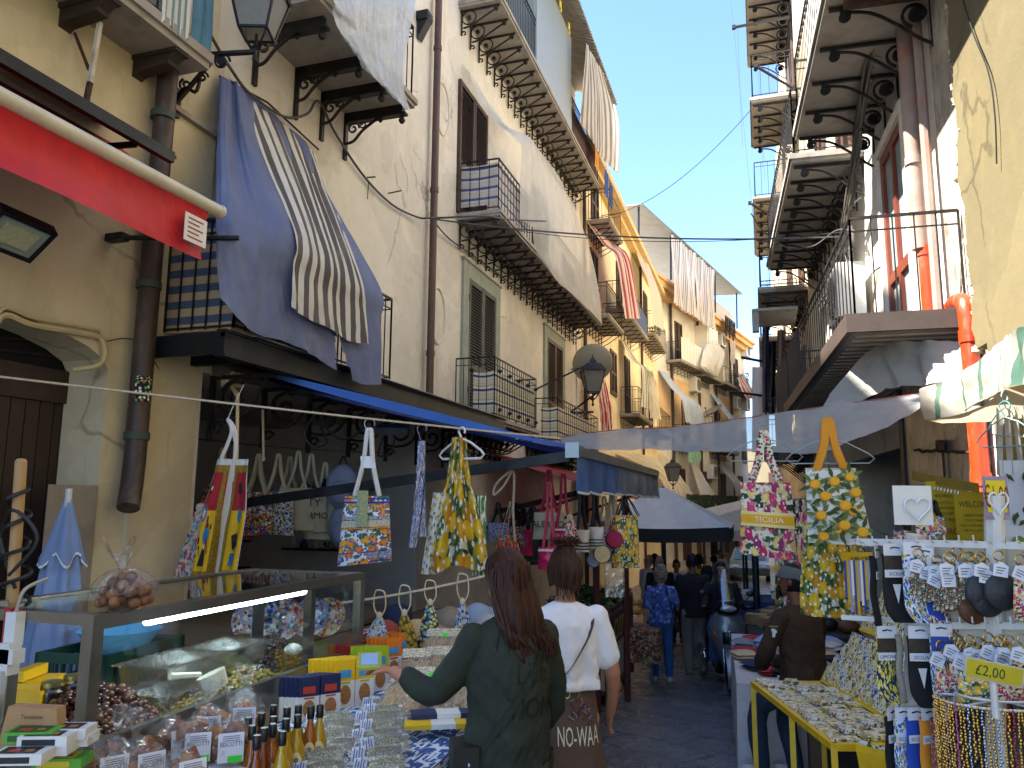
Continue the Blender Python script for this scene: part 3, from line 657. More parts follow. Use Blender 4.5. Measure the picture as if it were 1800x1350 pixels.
# drainpipe main
mb=MB(); s=10.7; mb.tube([FL(s,14.2,.12),FL(s,3.2,.12)],.06,10)
for z in (12.0,9.2,6.75,4.1): mb.lathe([(.066,-.04),(.072,-.04),(.072,.04),(.066,.04)],FL(s,z,.12),10)
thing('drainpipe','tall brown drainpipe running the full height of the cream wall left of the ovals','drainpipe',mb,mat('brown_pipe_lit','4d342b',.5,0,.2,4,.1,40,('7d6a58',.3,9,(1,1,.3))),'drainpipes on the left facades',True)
# long balconies
b3=balcony(B,FL,11.85,20.7,10.72,.8,.1,20,label='top floor long balcony slab on a row of scroll brackets',step=.11,h=1.05)
b2=balcony(B,FL,11.95,20.75,6.72,.8,.1,20,label='second floor long balcony slab on a row of scroll brackets',step=.17,h=.95)
shutters(B,FL,11.9,13.35,6.85,9.35,wood_dk,None,o=0); shutters(B,FL,16.6,17.9,6.85,9.3,wood_dk,None)
shutters(B,FL,12.5,13.95,3.35,5.82,wood_gr,stone_fr,.28,.36); shutters(B,FL,17.85,19.35,3.35,5.85,wood_dk,stone_fr,.26,.36)
shutters(B,FL,12.2,13.6,10.85,13.2,wood_dk); shutters(B,FL,16.6,17.8,10.85,13.2,wood_dk)
b1=balcony(B,FL,11.9,14.45,3.12,.78,.1,9,label='first floor balcony slab behind the blue awning',step=.14,h=1.02,knots=True)
b1b=balcony(B,FL,16.1,20.5,3.05,.78,.1,14,label='first floor balcony slab under the satellite dish',step=.2,h=.95)
yst=[(0,'d6cda6'),(.1,'efe9d4'),(.16,'b8a97c'),(.19,'e8dfbf'),(.36,'c8bb8e'),(.4,'e9e2c8'),(.56,'d9d0ad'),(.62,'3c4a86'),(.76,'d6cda6'),(.8,'efe9d4'),(.93,'c5b88c')]
ys=striped('cream_navy_screen',yst,3,1,.9,.3); 
def screen(parent,s0,s1,z0,z1,o,m,near=True,name='balcony_screen',so=.35):
    mb=MB(); mb.grid(lambda u,v:FL(lerp(s0,s1,u),lerp(z0,z1,v),o+.008*math.sin(u*30)),16,4)
    if near: mb.grid(lambda u,v:FL(s0,lerp(z0,z1,v)-.03*math.sin(u*3.1)*v,lerp(o,so,u)),6,4)
    return build(name,mb,m,parent)
screen(b1,11.97,14.42,3.3,4.02,.72,ys); screen(b1b,16.15,20.45,3.2,3.92,.72,ys)
bws=striped('blue_white_screen',[(0,'c8c0b4'),(.3,'b5ada6'),(.34,'d2cabf'),(.55,'55618f'),(.8,'c8c0b4')],4,1,.9,.2)
screen(b2,12.0,13.9,6.95,7.72,.73,bws,so=.05); screen(b2,16.6,20.6,6.9,7.5,.73,bws,False)
mb=MB(); mb.box(-4.92,14.0,7.9,-4.55,14.6,8.5); 
# translucent sheet over second balcony
veil=mat('dusty_plastic_veil','e4e3de',.45,0,.1,3,.5,6,('e9e8e2',.6,2.5,(1,1,.4)),tl=.5,see=.4,bd=.06)
rows=[[Q(815,110,.03),Q(835,140,.03),Q(862,185,.03),Q(890,220,.03)],[Q(835,150,.3),Q(850,185,.3),Q(880,215,.33),Q(905,245,.36)],[Q(865,200,.6),Q(885,225,.62),Q(905,240,.62),Q(925,255,.65)],[Q(915,250,.86),Q(930,245,.88),Q(938,250,.88),Q(945,262,.88)],[Q(914,320,.84),Q(935,330,.86),Q(960,330,.86),Q(992,330,.86)],[Q(914,385,.84),Q(940,400,.86),Q(965,400,.86),Q(993,410,.86)]]
thing('plastic_veil','dusty clear plastic veil sloping from the shutters over the second floor balcony rail','plastic sheet',drape(rows,36,50,.03,8,21),veil,'plastic sheets over the cream building balconies',2)
rows=[[Q(930,262,.86),Q(950,285,.86),Q(970,310,.86),Q(1000,345,.86),Q(1020,385,.86)],[Q(935,340,.85),Q(955,370,.86),Q(985,400,.86),Q(1015,425,.86),Q(1040,450,.86)],[Q(940,430,.84),Q(965,450,.87),Q(1000,480,.86),Q(1028,505,.87),Q(1054,520,.86)],[Q(960,470,.84),Q(985,500,.87),Q(1010,520,.86),Q(1035,545,.87),Q(1057,566,.86)]]
thing('plastic_veil','long pale plastic veil hung along the far half of the second floor balcony','plastic sheet',drape(rows,40,36,.03,8,31),veil,'plastic sheets over the cream building balconies',2)
# top canopy, striped blind, washing
mb=MB(); P=lambda s,z,o:FL(s,z,o)
mb.prism([P(12.5,14.15,0),P(12.5,13.5,1.25),P(21.2,13.6,1.25),P(21.2,14.15,0)],(0,0,.04))
for k in range(60): s=lerp(12.5,21.2,k/59); mb.tube([P(s,13.52,1.27),P(s,14.2,0)],.03,4)
build('canopy_roof',mb,mat('corrugated_roof','a49d92',.7,.1,.2,3,.2,20,('6b5a49',.5,4,(1,1,1))),B)
mb=MB(); mb.box(-4.9,14.2,10.82,-4.15,14.26,13.5); mb.box(-4.17,14.26,10.82,-4.12,17.4,13.4); build('glazed_porch',mb,mat('dusty_porch_panels','8f958f',.4,0,.15,3,.1,20,('5f655f',.5,3,(1,1,1))),b3)
mb=MB(); mb.grid(lambda u,v:FL(lerp(16.6,20.6,u),lerp(10.8,11.7,v),.735),8,4); build('balcony_screen',mb,mat('brown_screen','6d4a3a',.8,0,.2,3,.2,30),b3)
bst=striped('grey_cream_blind',[(0,'d6d0c6'),(.55,'8d857c')],11,0,.85,.3)
rows=[[Q(1030,75,1.2),Q(1040,92,1.2),Q(1050,110,1.2),Q(1062,130,1.2)],[Q(1025,140,1.1),Q(1045,160,1.12),Q(1060,175,1.12),Q(1088,212,1.12)],[Q(1020,210,.95),Q(1045,240,.98),Q(1062,260,1.0),Q(1088,290,1.05)],[Q(1025,225,.9),Q(1045,255,.95),Q(1060,280,1.0),Q(1085,305,1.0)]]
thing('striped_blind','grey and cream striped blind hanging from the corrugated roof canopy','blind',drape(rows,36,24,.03,10,41),bst,None,2)
for k,(px,py,cc,lb) in enumerate(((1045,250,'d08a3a','orange towel'),(1062,292,'2b4f8f','pair of blue jeans'),(1070,315,'27457a','dark blue cloth'))):
    o=Q(px,py,.95); mb=MB(); mb.grid(lambda u,v:o+V((.02*math.sin(u*14+v*3),u*.55,-v*(.8 if k else .65))),8,8)
    thing('laundry',lb+' hung from the end of the top floor balcony','laundry',mb,mat('laundry_'+str(k),cc,.9,0,.2,6,.4,14,tl=.15),'laundry at the end of the top balcony')
for k,(px,py) in enumerate(((985,8),(1000,47))):
    mb=MB(); mb.cbox(Q(px,py,1.1),.03,.09,.16); mb.cbox(Q(px,py,1.1)+V((0,.05,-.1)),.03,.04,.12); thing('clothes_peg','yellow plastic peg clipped under the corrugated canopy','peg',mb,mat('yellow_peg','d8b81f',.5),'yellow pegs under the corrugated canopy')
# ACs, dish, lanterns
def ac_unit(c,label,fr=FL,w=.8,h=.58,d=.3,grp='air conditioners on the facades'):
    c=V(c); t=empty('air_conditioner',c,label,'air conditioner',grp); mb=MB(); mb.obox(c-fr.d*w/2,fr.d*w,fr.n*d,V((0,0,h))); build('casing',mb,mat('ac_white','c9c8c2',.5,0,.08,4,.1,30,('8f8a7c',.4,4,(1,1,1))),t)
    mb=MB(); q=c+fr.n*(d+.004)+fr.d*(w*.12)+V((0,0,h/2))
    mb.lathe([(0,0),(h*.4,0),(h*.4,.012),(h*.36,.012)],q,16,0,fr.n)
    for k in range(-5,6): z=k*h*.07; a=math.sqrt(max(0,(h*.4)**2-z*z)); mb.tube([q+V((0,0,z))+fr.n*.016-fr.d*a,q+V((0,0,z))+fr.n*.016+fr.d*a],.006,4,1)
    for k in (-1,1): pass
    build('fan_grille',mb,[mat('ac_dark','2e2f30',.6),mat('ac_white','c9c8c2',.5)],t)
    mb=MB()
    for k in (-.3,.3): mb.tube([c+fr.d*k*w,c+fr.d*k*w+fr.n*(d+.03)],.016,4); mb.tube([c+fr.d*k*w-V((0,0,.25)),c+fr.d*k*w+fr.n*d],.012,4)
    build('wall_bracket',mb,iron,t); return t
ac_unit(FL(14.4,7.6,.0),'pale air conditioner behind the plastic veil on the second floor')
def dish(c,r,dr,label):
    c=V(c); dr=V(dr).normalized(); t=empty('satellite_dish',c,label,'satellite dish','satellite dishes'); mb=MB()
    mb.lathe([(r*k/8,.22*r*(k/8)**2) for k in range(9)]+[(r*1.01,.22*r+.012),(r*.97,.22*r-.0)],c,28,0,dr,cap=False); build('reflector',mb,mat('dish_grey','8b867c',.55,.1,.12,3,.1,30,('6a645a',.4,3,(1,1,1))),t,2)
    mb=MB(); q=c-V((0,0,r*.95))+dr*.1; f=c+dr*r*.9-V((0,0,r*.3)); mb.tube([q,f],.014,5); mb.lathe([(.03,0),(.045,.08),(.03,.12)],f,8,0,-dr); mb.tube([c-dr*.02,c-dr*.18,V((-4.9,c.y,c.z-.1))],.02,5); mb.tube([c-dr*.15,c-dr*.12-V((0,0,r*.9))],.018,5); build('mount',mb,steel_dk,t); return t
dish(Q(1043,641,.62),.56,(-.35,.8,.45),'big grey satellite dish on the cream wall above the striped first floor railing')
def lantern(c,h,label,arm_from=None,side=4):
    c=V(c); t=empty('street_lantern',c,label,'street lamp','lanterns on wall brackets'); w=h*.36; mb=MB(); rot=math.radians(20)
    def ring(r,z): return [c+V((r*math.cos(rot+math.pi*2*k/side+math.pi/4),r*math.sin(rot+math.pi*2*k/side+math.pi/4),z)) for k in range(side)]
    a,b=ring(w*.62,0),ring(w*1.1,h*.55)
    for k in range(side): mb.tube([a[k],b[k]],h*.016,4); mb.tube([a[k],a[(k+1)%side]],h*.018,4); mb.tube([b[k],b[(k+1)%side]],h*.024,4)
    top=[ring(w*1.2,h*.56),ring(w*.75,h*.72),ring(w*.35,h*.76),ring(w*.32,h*.83),ring(w*.1,h*.9),ring(w*.02,h*1.0)]
    mb.loft(top); lw=ring(w*.08,-h*.2)
    for k in range(side): mb.tube([a[k],a[k].lerp(lw[k],.5)+V((0,0,-h*.02)),lw[k]],h*.011,4)
    for p in lw[:0]: pass
    mb.lathe([(0,-h*.36),(h*.03,-h*.33),(h*.035,-h*.3),(h*.02,-h*.27),(h*.025,-h*.18),(h*.045,-h*.16),(h*.02,-h*.12),(h*.015,0)],c,10)
    build('frame',mb,iron,t); mb=MB(); q=[p+(c+V((0,0,p.z-c.z))-p)*.04 for p in a]; r_=[p+(c+V((0,0,p.z-c.z))-p)*.04 for p in b]
    for k in range(side): mb.poly([q[k],q[(k+1)%side],r_[(k+1)%side],r_[k]])
    build('glass',mb,mat('frosted_lamp_glass','9a978c',.35,0,.12,3,.1,20,('6e6a60',.4,4,(1,1,1)),tl=.5),t)
    if arm_from is not None:
        s=V(arm_from); e=c+V((0,0,-h*.22)); d=e-s; dh=V((d.x,d.y,0)).normalized(); up=V((0,0,1)); mb=MB(); bz_=e.z
        mb.tube([V((s.x,s.y,bz_))+dh*d.length*.35,e],h*.035,6); mb.tube([V((s.x,s.y,s.z-.05)),V((s.x,s.y,bz_))+dh*d.length*.45],h*.03,6)
        L_=d.length; ctr=V((s.x,s.y,bz_))+dh*L_*.5-up*h*.1
        mb.tube(spiral(ctr,h*.1,h*.03,0,1.5,dh,up,18),h*.016,4); mb.lathe([(0,-.02),(h*.05,-.02),(h*.05,.02),(0,.02)],ctr,8,0,dh.cross(up))
        mb.tube(catmull([s+up*.0,s+dh*L_*.12+up*h*.16,s+dh*L_*.25+up*h*.12,V((s.x,s.y,bz_))+dh*L_*.3-up*h*.03,V((s.x,s.y,bz_))+dh*L_*.42],5),h*.022,5)
        mb.tube(spiral(s+dh*L_*.3+up*h*.28,h*.07,h*.02,0,1.3,dh,up,12),h*.014,4); mb.tube(spiral(s+dh*L_*.12+up*h*.2,h*.08,h*.02,2,1.3,dh,up,12),h*.016,4)
        mb.cbox(s,.06,.12,h*.35,0); build('bracket',mb,iron,t)
    return t
lantern(V(py_(451,60,5.3)),.78,'old iron lantern with frosted panes on a scrolled arm above the red awning',FL(5.15,5.35,.05))
lantern(V(px_(1042,690,-4.0)),1.0,'old iron lantern on the cream wall just below the big satellite dish',None)
mb=MB(); q=V(px_(1042,724,-4.0)); mb.tube([q+V((-.95,0,-.02)),q+V((0.02,0,-.0))],.03,5); mb.tube(spiral(q+V((-.35,0,-.13)),.11,.02,0,1.4,V((1,0,0)),V((0,0,1)),16),.016,4)
thing('lantern_arm','scrolled iron arm carrying the lantern below the big satellite dish','bracket',mb,iron)
for a,b_,o,lb in (((930,690),(1035,640),1.3,'upper'),((985,738),(1050,690),1.2,'lower')): mb=MB(); mb.tube([V(L(*a)),V(L(*b_,o))],.025,4); thing('drying_pole',lb+' iron drying pole jutting out above the striped first floor railing','pole',mb,iron)
# cables
mb=MB(); pts=catmull([Q(350,20,.06),Q(375,70,.08),Q(405,120,.1),Q(440,165,.1),Q(500,205,.12),Q(540,200,.1),Q(560,178,.08),Q(590,235,.06),Q(640,310,.05),Q(690,360,.05),Q(735,382,.08),Q(755,383,.2),Q(800,382,.1)],6); mb.tube(pts,.016,6)
mb.tube(catmull([Q(760,385,.12),Q(790,420,.06),Q(840,455,.05),Q(900,500,.05),Q(960,545,.05),Q(1010,575,.05),Q(1030,560,.1)],6),.014,5)
mb.tube(catmull([Q(755,384,.2),Q(850,380,1.0),Q(900,386,1.1),V(py_(1000,390,18))],8),.015,5)
thing('wall_cable','thick grey cable looping across the cream wall under the marble balcony','cable',mb,cable_m)
mb=MB(); mb.tube([Q(645,312,.02),Q(660,311,.14)],.01,4); mb.tube([Q(682,340,.02),Q(706,335,.2)],.01,4); mb.tube([Q(648,318,.03),Q(646,350,.03)],.006,4); thing('cable_hook','two small iron hooks left in the cream wall beside the grey cable','hook',mb,rust)
mb=MB(); mb.tube(catmull([Q(310,195,.03),Q(303,300,.03),Q(298,480,.03),Q(270,560,.03),Q(255,570,.05)],6),.009,5); mb.tube(catmull([Q(300,200,.03),Q(292,330,.03),Q(285,500,.03),Q(262,555,.03)],6),.007,5); mb.tube(catmull([Q(188,600,.05),Q(225,595,.06),Q(258,610,.06),Q(280,650,.04),Q(320,685,.03),Q(340,688,.03)],6),.006,5); mb.tube(catmull([Q(255,690,.03),Q(270,670,.03),Q(272,655,.03)],4),.006,5)
thing('thin_wall_wires','thin loose wires running down the yellow pilaster beside the drainpipe','wire',mb,cable_m)
DA=math.radians(13.0); FD=Fr((-4.83,40,0),(math.sin(DA),math.cos(DA),0),(math.cos(DA),-math.sin(DA),0))
def D(px,py,o=0): n=FD.n; return V(pl(px,py,tuple(n),n.dot(FD.p)+o))
def dsz(px,py,o=0): p=D(px,py,o)-FD.p; return p.dot(FD.d),p.z
Cb=empty('ochre_building',(-4.9,29,-1.2),'ochre plastered house with louvred shutters and small bracketed balconies just past the satellite dish','building')
mb=MB(); mb.box(-11,21.2,-2,-4.9,40.2,12.9); build('wall',mb,W_far,Cb)
mb=MB(); mb.box(-4.9,21.3,12.3,-4.6,40,12.5); mb.box(-4.9,21.3,12.5,-4.4,40,12.75); build('cornice',mb,mat('ochre_cornice','c2a573',.85,0,.15,3,.2,30),Cb)
mb=MB(); mb.box(-4.9,21.05,-1.4,-4.86,21.35,12.9); build('corner_strip',mb,W_far2,Cb)
for s,nm in ((21.9,'narrow brown drainpipe beside the corner strip of the ochre house'),(33.5,'narrow brown drainpipe in the middle of the ochre house')):
    mb=MB(); mb.tube([FL(s,12.4,.1),FL(s,-1.2,.1)],.06,8); thing('drainpipe',nm,'drainpipe',mb,brownpipe,'drainpipes on the left facades',True)
bl=[]
for s0,s1,z,n in ((22.7,25.0,10.5,6),(22.3,24.9,7.35,6),(25.6,31,8.35,8),(33.2,37.6,9.1,8),(28.2,31.6,5.0,8),(34.2,38.8,5.0,7)):
    b=balcony(Cb,FL,s0,s1,z,.72,.1,n,step=.2,simple=True,label=None); bl.append(b)
    sm=(s0+s1)/2; shutters(Cb,FL,sm-.55,sm+.55,z+.1,z+2.5,wood_dk,None,slat=.09)
shutters(Cb,FL,26.3,27.4,5.6,7.2,wood_dk,None,split=.5,slat=.09)
mb=MB(); mb.grid(lambda u,v:FL(lerp(25.7,30.9,u),lerp(8.5,9.3,v),.7),6,3); build('balcony_screen',mb,mat('blue_screen','2c4468',.8,tl=.1),bl[2])
Db=empty('pale_building',(FD.p.x+2,49,-2),'pale plastered house at the street bend with orange cornice and striped roof terrace blinds','building')
Lq=17.6
mb=MB(); mb.obox(FD(-6,-3,-9),FD.d*(Lq+6),FD.n*9,V((0,0,16.2))); build('wall',mb,W_far2,Db)
mb=MB(); FD.box(mb,-4,Lq+.4,12.6,12.9,-.1,.35); FD.box(mb,-4,Lq+.5,12.9,13.2,-.1,.6); FD.box(mb,-4,Lq+.5,13.2,13.35,-.1,.75)
build('cornice',mb,mat('orange_cornice','c9a06a',.85,0,.15,2,.2,20),Db)
for s0,s1 in ((-1,5),(10.2,15.6)): mb=MB(); FD.box(mb,s0,s1,5.7,8.6,.0,.02); build('ochre_panel',mb,mat('ochre_panel','cfae80',.9,0,.15,1,.2,20),Db)
for s,q in ((1.6,'left'),(6.4,'mid'),(9.9,'r'),(13.4,'rr')):
    mb=MB(); mb.tube([FD(s,12.6,.12),FD(s,-1.6,.12)],.08,8); thing('drainpipe','thin brown drainpipe on the pale house at the street bend','drainpipe',mb,brownpipe,'drainpipes on the pale house',True)
dbl=[]
for s0,s1,z,n in ((1.0,5.2,9.25,8),(5.6,8.8,9.15,8),(9.6,12.6,9.2,8),(13.2,17.0,9.2,9),(2.0,5.8,4.9,7),(8.3,12,4.9,7)):
    b=balcony(Db,FD,s0,s1,z,.85,.12,n,step=.22,simple=True); dbl.append(b); sm=(s0+s1)/2; shutters(Db,FD,sm-.6,sm+.6,z+.1,z+2.6,wood_dk,None,slat=.12)
b=balcony(Db,FD,1.0,17.2,.95,.9,.12,0,step=.4,h=1.0,label='long first floor balcony with green hedge screening'); 
hed=prints('leaf_screen','12200f',[(14,.42,['1b3315','27451c','0e1a0b'],(1,1),0),(22,.3,['34562a','1b3315'],(1,1),1)],kind='Object',bump=1)
mb=MB(); 
def hf(u,v): return FD(lerp(1.1,17.1,u),lerp(1.05,2.3,v)+.08*nz(u*40,v*3),.92+.05*nz(u*60,v*6,3))
mb.grid(hf,90,8); mb.grid(lambda u,v:FD(1.1,lerp(1.05,2.3,v),lerp(.05,.92,u)),6,6); build('hedge_screen',mb,hed,b)
for sm in (3,7,11,15.3): shutters(Db,FD,sm-.6,sm+.6,1.1,3.7,wood_dk,None,slat=.12)
shutters(Db,FD,16.0,17.2,4.6,6.9,wood_dk,None,slat=.12)
for k,(s0,s1,z1) in enumerate(((-1.5,.2,.4),(3,4.4,.6),(5.4,6.2,.6),(8,9.4,.5),(11,12,.6),(14,15.4,.6))):
    mb=MB(); FD.box(mb,s0,s1,-2.2,z1,-.02,.03); build('street_door',mb,[black,wood_dk,mat('brown_roller_door','6b4630',.7,0,.2,4,.2,40)][k%3],Db)
mb=MB(); FD.box(mb,-4,Lq,-2.3,-1.2,.0,.05); build('plinth',mb,mat('stone_plinth','b9b3a4',.9,0,.15,3,.3,20),Db)
# white glazed box and panels on third-floor balconies
mb=MB(); FD.box(mb,5.7,8.7,9.3,10.4,.8,.86); build('panel_screen',mb,striped('olive_panels',[(0,'8d8c74'),(.9,'6a6a58')],6,1,.8,0,kind='Object'),dbl[1])
mb=MB(); FD.box(mb,6.2,8.4,10.4,12.3,.0,.75,0); FD.box(mb,6.35,7.1,10.6,12.1,.75,.77,1); FD.box(mb,7.3,8.25,10.6,12.1,.75,.77,1); build('glazed_porch',mb,[mat('porch_white','d6d3ca',.6,0,.05),mat('porch_glass','5f7f96',.12,0,.2,3,0)],dbl[1])
gridm=striped('white_cage',[(0,'c8c4bc'),(.18,'dddad2')],8,0,.8,.2)
mb=MB(); mb.grid(lambda u,v:FD(lerp(1.05,5.15,u),lerp(9.4,10.6,v),.84),4,4); build('cage_screen',mb,gridm,dbl[0])
mb=MB(); mb.grid(lambda u,v:FD(lerp(13.3,15,u),lerp(9.35,10.3,v),.84),4,4); build('panel_screen',mb,mat('grey_panel','a9a69d',.8),dbl[3])
# roof terrace canopy with striped curtains
ct=empty('roof_terrace_canopy',FD(6,13.4,.5),'flat roof terrace canopy above the orange cornice with long striped curtains','canopy')
mb=MB(); q=[D(1105,384,1.0),D(1278,508,1.0)]; zc=15.7
mb.obox(FD(-5.2,zc+.35,-2.5),FD.d*18.2,FD.n*3.7+V((0,0,-.35)),V((0,0,.08))); build('roof',mb,mat('canopy_metal','6f6c66',.6,.3,.15,2,.1,20),ct)
for s in (-5,-.5,3.5,7.5,12.5):
    mb=MB(); mb.tube([FD(s,13.3,.9),FD(s,zc,.95)],.05,6); build('post',mb,steel_dk,ct)
cst=striped('rose_grey_stripes',[(0,'d8d2cb'),(.45,'a08f8b'),(.6,'d8d2cb'),(.8,'8c8a93')],16,0,.85,.3)
for a,b_ in ((-.6,3.0),(3.2,6.6)):
    mb=MB(); mb.grid(lambda u,v:FD(lerp(a,b_,u),lerp(12.0,zc,v),1.05+.10*math.sin(u*40)+.06*math.sin(v*5+u*9)),60,10); build('curtain',mb,cst,ct,2)
mb=MB(); FD.box(mb,5,13.5,13.36,14.6,.1,.35); build('terrace_wall',mb,mat('striped_terrace','b3aea6',.8),ct)
for k in range(6):
    s=9.4+k*.42; mb=MB(); mb.grid(lambda u,v:FD(s+.36*u,13.55-1.3*v*(1-.25*(k%2)),.95+.04*math.sin(u*9+v*4)),5,5); thing('laundry','dark shirt on the terrace washing line under the roof canopy','laundry',mb,mat('dark_laundry','17181c',.9,0,.2,5,.2,20),'dark laundry on the terrace line')
# sheets
cream=striped('cream_sheet',[(0,'d8d2c0'),(.5,'c9c1ac')],7,0,.85,.35,see=.04); white=mat('white_sheet','d9d9d6',.8,0,.06,3,.3,9,('b8b9ba',.4,2,(1,1,.4)),tl=.4,bd=.05)
bluew=mat('bluish_sheet','aebfd6',.6,0,.1,3,.3,9,('d9dfe8',.6,2,(1,1,.4)),tl=.35,bd=.05); greenw=striped('green_white_stripes_cloth',[(0,'cfcab8'),(.6,'5a6a58')],4,0,.85,.25)
redw=striped('red_white_stripes',[(0,'d9c9c0'),(.45,'a3263a'),(.8,'c7a09a')],4,0,.85,.25); graygauze=mat('gauze','c9c7bf',.85,0,.08,3,.4,9,tl=.45,see=.15,bd=.05)
def sheet(fn,pts,offs,m,label,nu=24,nv=26,wr=.05,grp=None,name='awning_sheet',cat='sheet'):
    rows=[[V(fn(a[0],a[1],o)).lerp(V(fn(b[0],b[1],o)),t) for t in (0,.33,.67,1)] for (a,b),o in zip(pts,offs)]
    return thing(name,label,cat,drape(rows,nu,nv,wr,7,rnd(0,50)),m,grp,2)
O4=(.06,.5,.85,.88)
sheet(L,[((1033,390),(1045,392)),((1062,430),(1085,430)),((1085,455),(1108,460)),((1100,560),(1126,560))],O4,redw,'red and white striped cloth sloping out over a balcony of the ochre house')
sheet(L,[((1112,420),(1128,428)),((1128,470),(1146,480)),((1140,500),(1162,525)),((1146,570),(1167,580))],O4,cream,'cream cloth sloping over the upper balcony of the ochre house')
sheet(L,[((1090,596),(1100,600)),((1110,630),(1122,635)),((1128,650),(1140,655)),((1126,715),(1146,720))],O4,greenw,'green striped cloth sloping from a louvred door of the ochre house')
sheet(L,[((1140,650),(1146,655)),((1144,672),(1156,680)),((1142,700),(1160,705)),((1144,735),(1164,738))],(.9,.9,.9,.9),cream,'plain cream cloth hanging beside the green striped one',wr=.08)
sheet(L,[((1049,655),(1060,655)),((1052,690),(1068,690)),((1056,720),(1072,720)),((1056,757),(1076,757))],(.5,.55,.6,.6),redw,'red and white striped curtain hanging behind the iron lantern',wr=.08)
sheet(D,[((1157,650),(1172,655)),((1178,680),(1200,690)),((1200,705),(1232,715)),((1206,742),(1238,748))],O4,bluew,'bluish white sheet sloping over a balcony of the pale house under the olive panelled balcony')
sheet(D,[((1248,690),(1262,695)),((1265,715),(1280,722)),((1280,735),(1300,742)),((1284,748),(1302,750))],O4,bluew,'small bluish sheet sloping beside the air conditioners of the pale house')
sheet(D,[((1240,606),(1258,600)),((1236,625),(1272,620)),((1234,645),(1268,645)),((1250,661),(1262,661))],(.95,1.1,1.1,.95),white,'crumpled white sheet bundled over the olive panelled balcony',wr=.15)
sheet(L,[((1082,796),(1120,796)),((1130,820),(1165,815)),((1165,850),(1186,860)),((1168,908),(1180,912))],O4,cream,'long cream striped drape low on the pale house left of the small lantern',nu=36,wr=.09)
sheet(D,[((1120,796),(1172,798)),((1160,830),(1190,830)),((1183,858),(1218,870)),((1184,897),(1222,900))],O4,cream,'broad cream drape sloping down behind the small lantern',nu=36,wr=.09)
sheet(D,[((1212,808),(1222,812)),((1222,840),(1240,842)),((1232,872),(1260,875)),((1238,912),(1268,912))],O4,white,'narrow white sheet hanging over the hedge screened balcony',wr=.07)
sheet(D,[((1258,812),(1278,815)),((1275,832),(1295,838)),((1290,855),(1310,862)),((1296,905),(1308,905))],O4,white,'white sheet sloping from the air conditioner to the hedge screened balcony',wr=.07)
sheet(D,[((1209,794),(1232,795)),((1210,800),(1232,802)),((1210,808),(1232,810)),((1212,814),(1230,815))],(.95,.95,.95,.95),mat('mint_cloth','8fbfa5',.85,tl=.3),'mint green cloth hung over the street bend balcony',wr=.05)
sheet(D,[((1296,664),(1312,664)),((1300,672),(1320,680)),((1304,685),(1330,690)),((1312,700),(1335,700))],(.9,1.2,1.5,1.6),redw,'striped cloth on the last third floor balcony of the pale house')
sheet(D,[((1283,600),(1293,600)),((1284,615),(1293,615)),((1284,630),(1292,630)),((1285,640),(1291,640))],(.5,.5,.5,.5),cst,'narrow striped curtain beside the last open shutter of the pale house')
for px,py,lb in ((1216,690,'air conditioner above the bluish sheet on the pale house'),(1262,610,'air conditioner beside the crumpled white sheet'),(1306,628,'air conditioner near the last open shutter of the pale house'),(1289,720,'left one of two air conditioners side by side under the third floor'),(1306,722,'right one of two air conditioners side by side under the third floor'),(1246,842,'air conditioner beside a white sheet above the hedge screen')):
    ac_unit(D(px,py,.02),'white '+lb,FD,1.0,.85,.4,'air conditioners on the pale house')
dish(D(1250,728,.6),.85,(-.3,-.2,.6),'small grey satellite dish on the pale house at the street bend')
lantern(V(dep(1183,845,27)),.85,'small black lantern hanging before the broad cream drape')
mb=MB(); p=V(dep(1183,864,27)); mb.tube([p,p+V((-.4,.1,-.0))],.02,5); mb.tube([p+V((-.4,.1,0)),V((-4.85,p.y+.8,p.z))],.025,5); thing('lantern_arm','thin iron arm carrying the small black lantern before the cream drape','bracket',mb,iron)
for k,(s,z,sc) in enumerate(((35.4,9.2,.8),(15.0,9.35,1.4))):
    fr=(FL,FD)[k]; c=fr(s,z,.45); t=empty('potted_plant',c,('green plant in a terracotta pot on the ochre house balcony','bushy green plant on the last balcony of the pale house')[k],'plant'); mb=MB(); mb.lathe([(.13*sc,0),(.2*sc,.3*sc),(.21*sc,.3*sc),(.0,.28*sc)],c,12); build('pot',mb,mat('terracotta','a4552f',.8),t); mb=MB()
    for i in range(160):
        d=V((rnd(-1,1),rnd(-1,1),rnd(-.2,1.3)))*.34*sc; p=c+V((0,0,.5*sc))+d; a=V((rnd(-1,1),rnd(-1,1),rnd(-1,1))).normalized()*.07*sc; b_=a.orthogonal().normalized()*.03*sc; mb.poly([p-a,p+b_,p+a,p-b_])
    build('leaves',mb,mat('plant_green','35521f',.7,0,.4,9,0,tl=.3),t)
# something to close the street beyond the bend
mb=MB(); mb.box(-12,84,-4,40,92,7.5); mb.box(3,84,7.5,40,92,13)
e=thing('ochre_house','plain sunlit ochre house closing the far end of the street','building',mb,mat('distant_plaster','8a7a5c',.9,0,.15,1,.2,20))
for k,x in enumerate((-5,-2.2,.6,3.0,5.4,8,10.5)):
    mb=MB(); mb.box(x,83.9,-2.6,x+1.1,84.02,.4-(k%3)*.2); build('street_door',mb,[wood_dk,black][k%2],e)
    mb=MB(); mb.box(x+.1,83.9,3.0,x+1.0,84.02,5.0); build('window',mb,wood_dk,e)
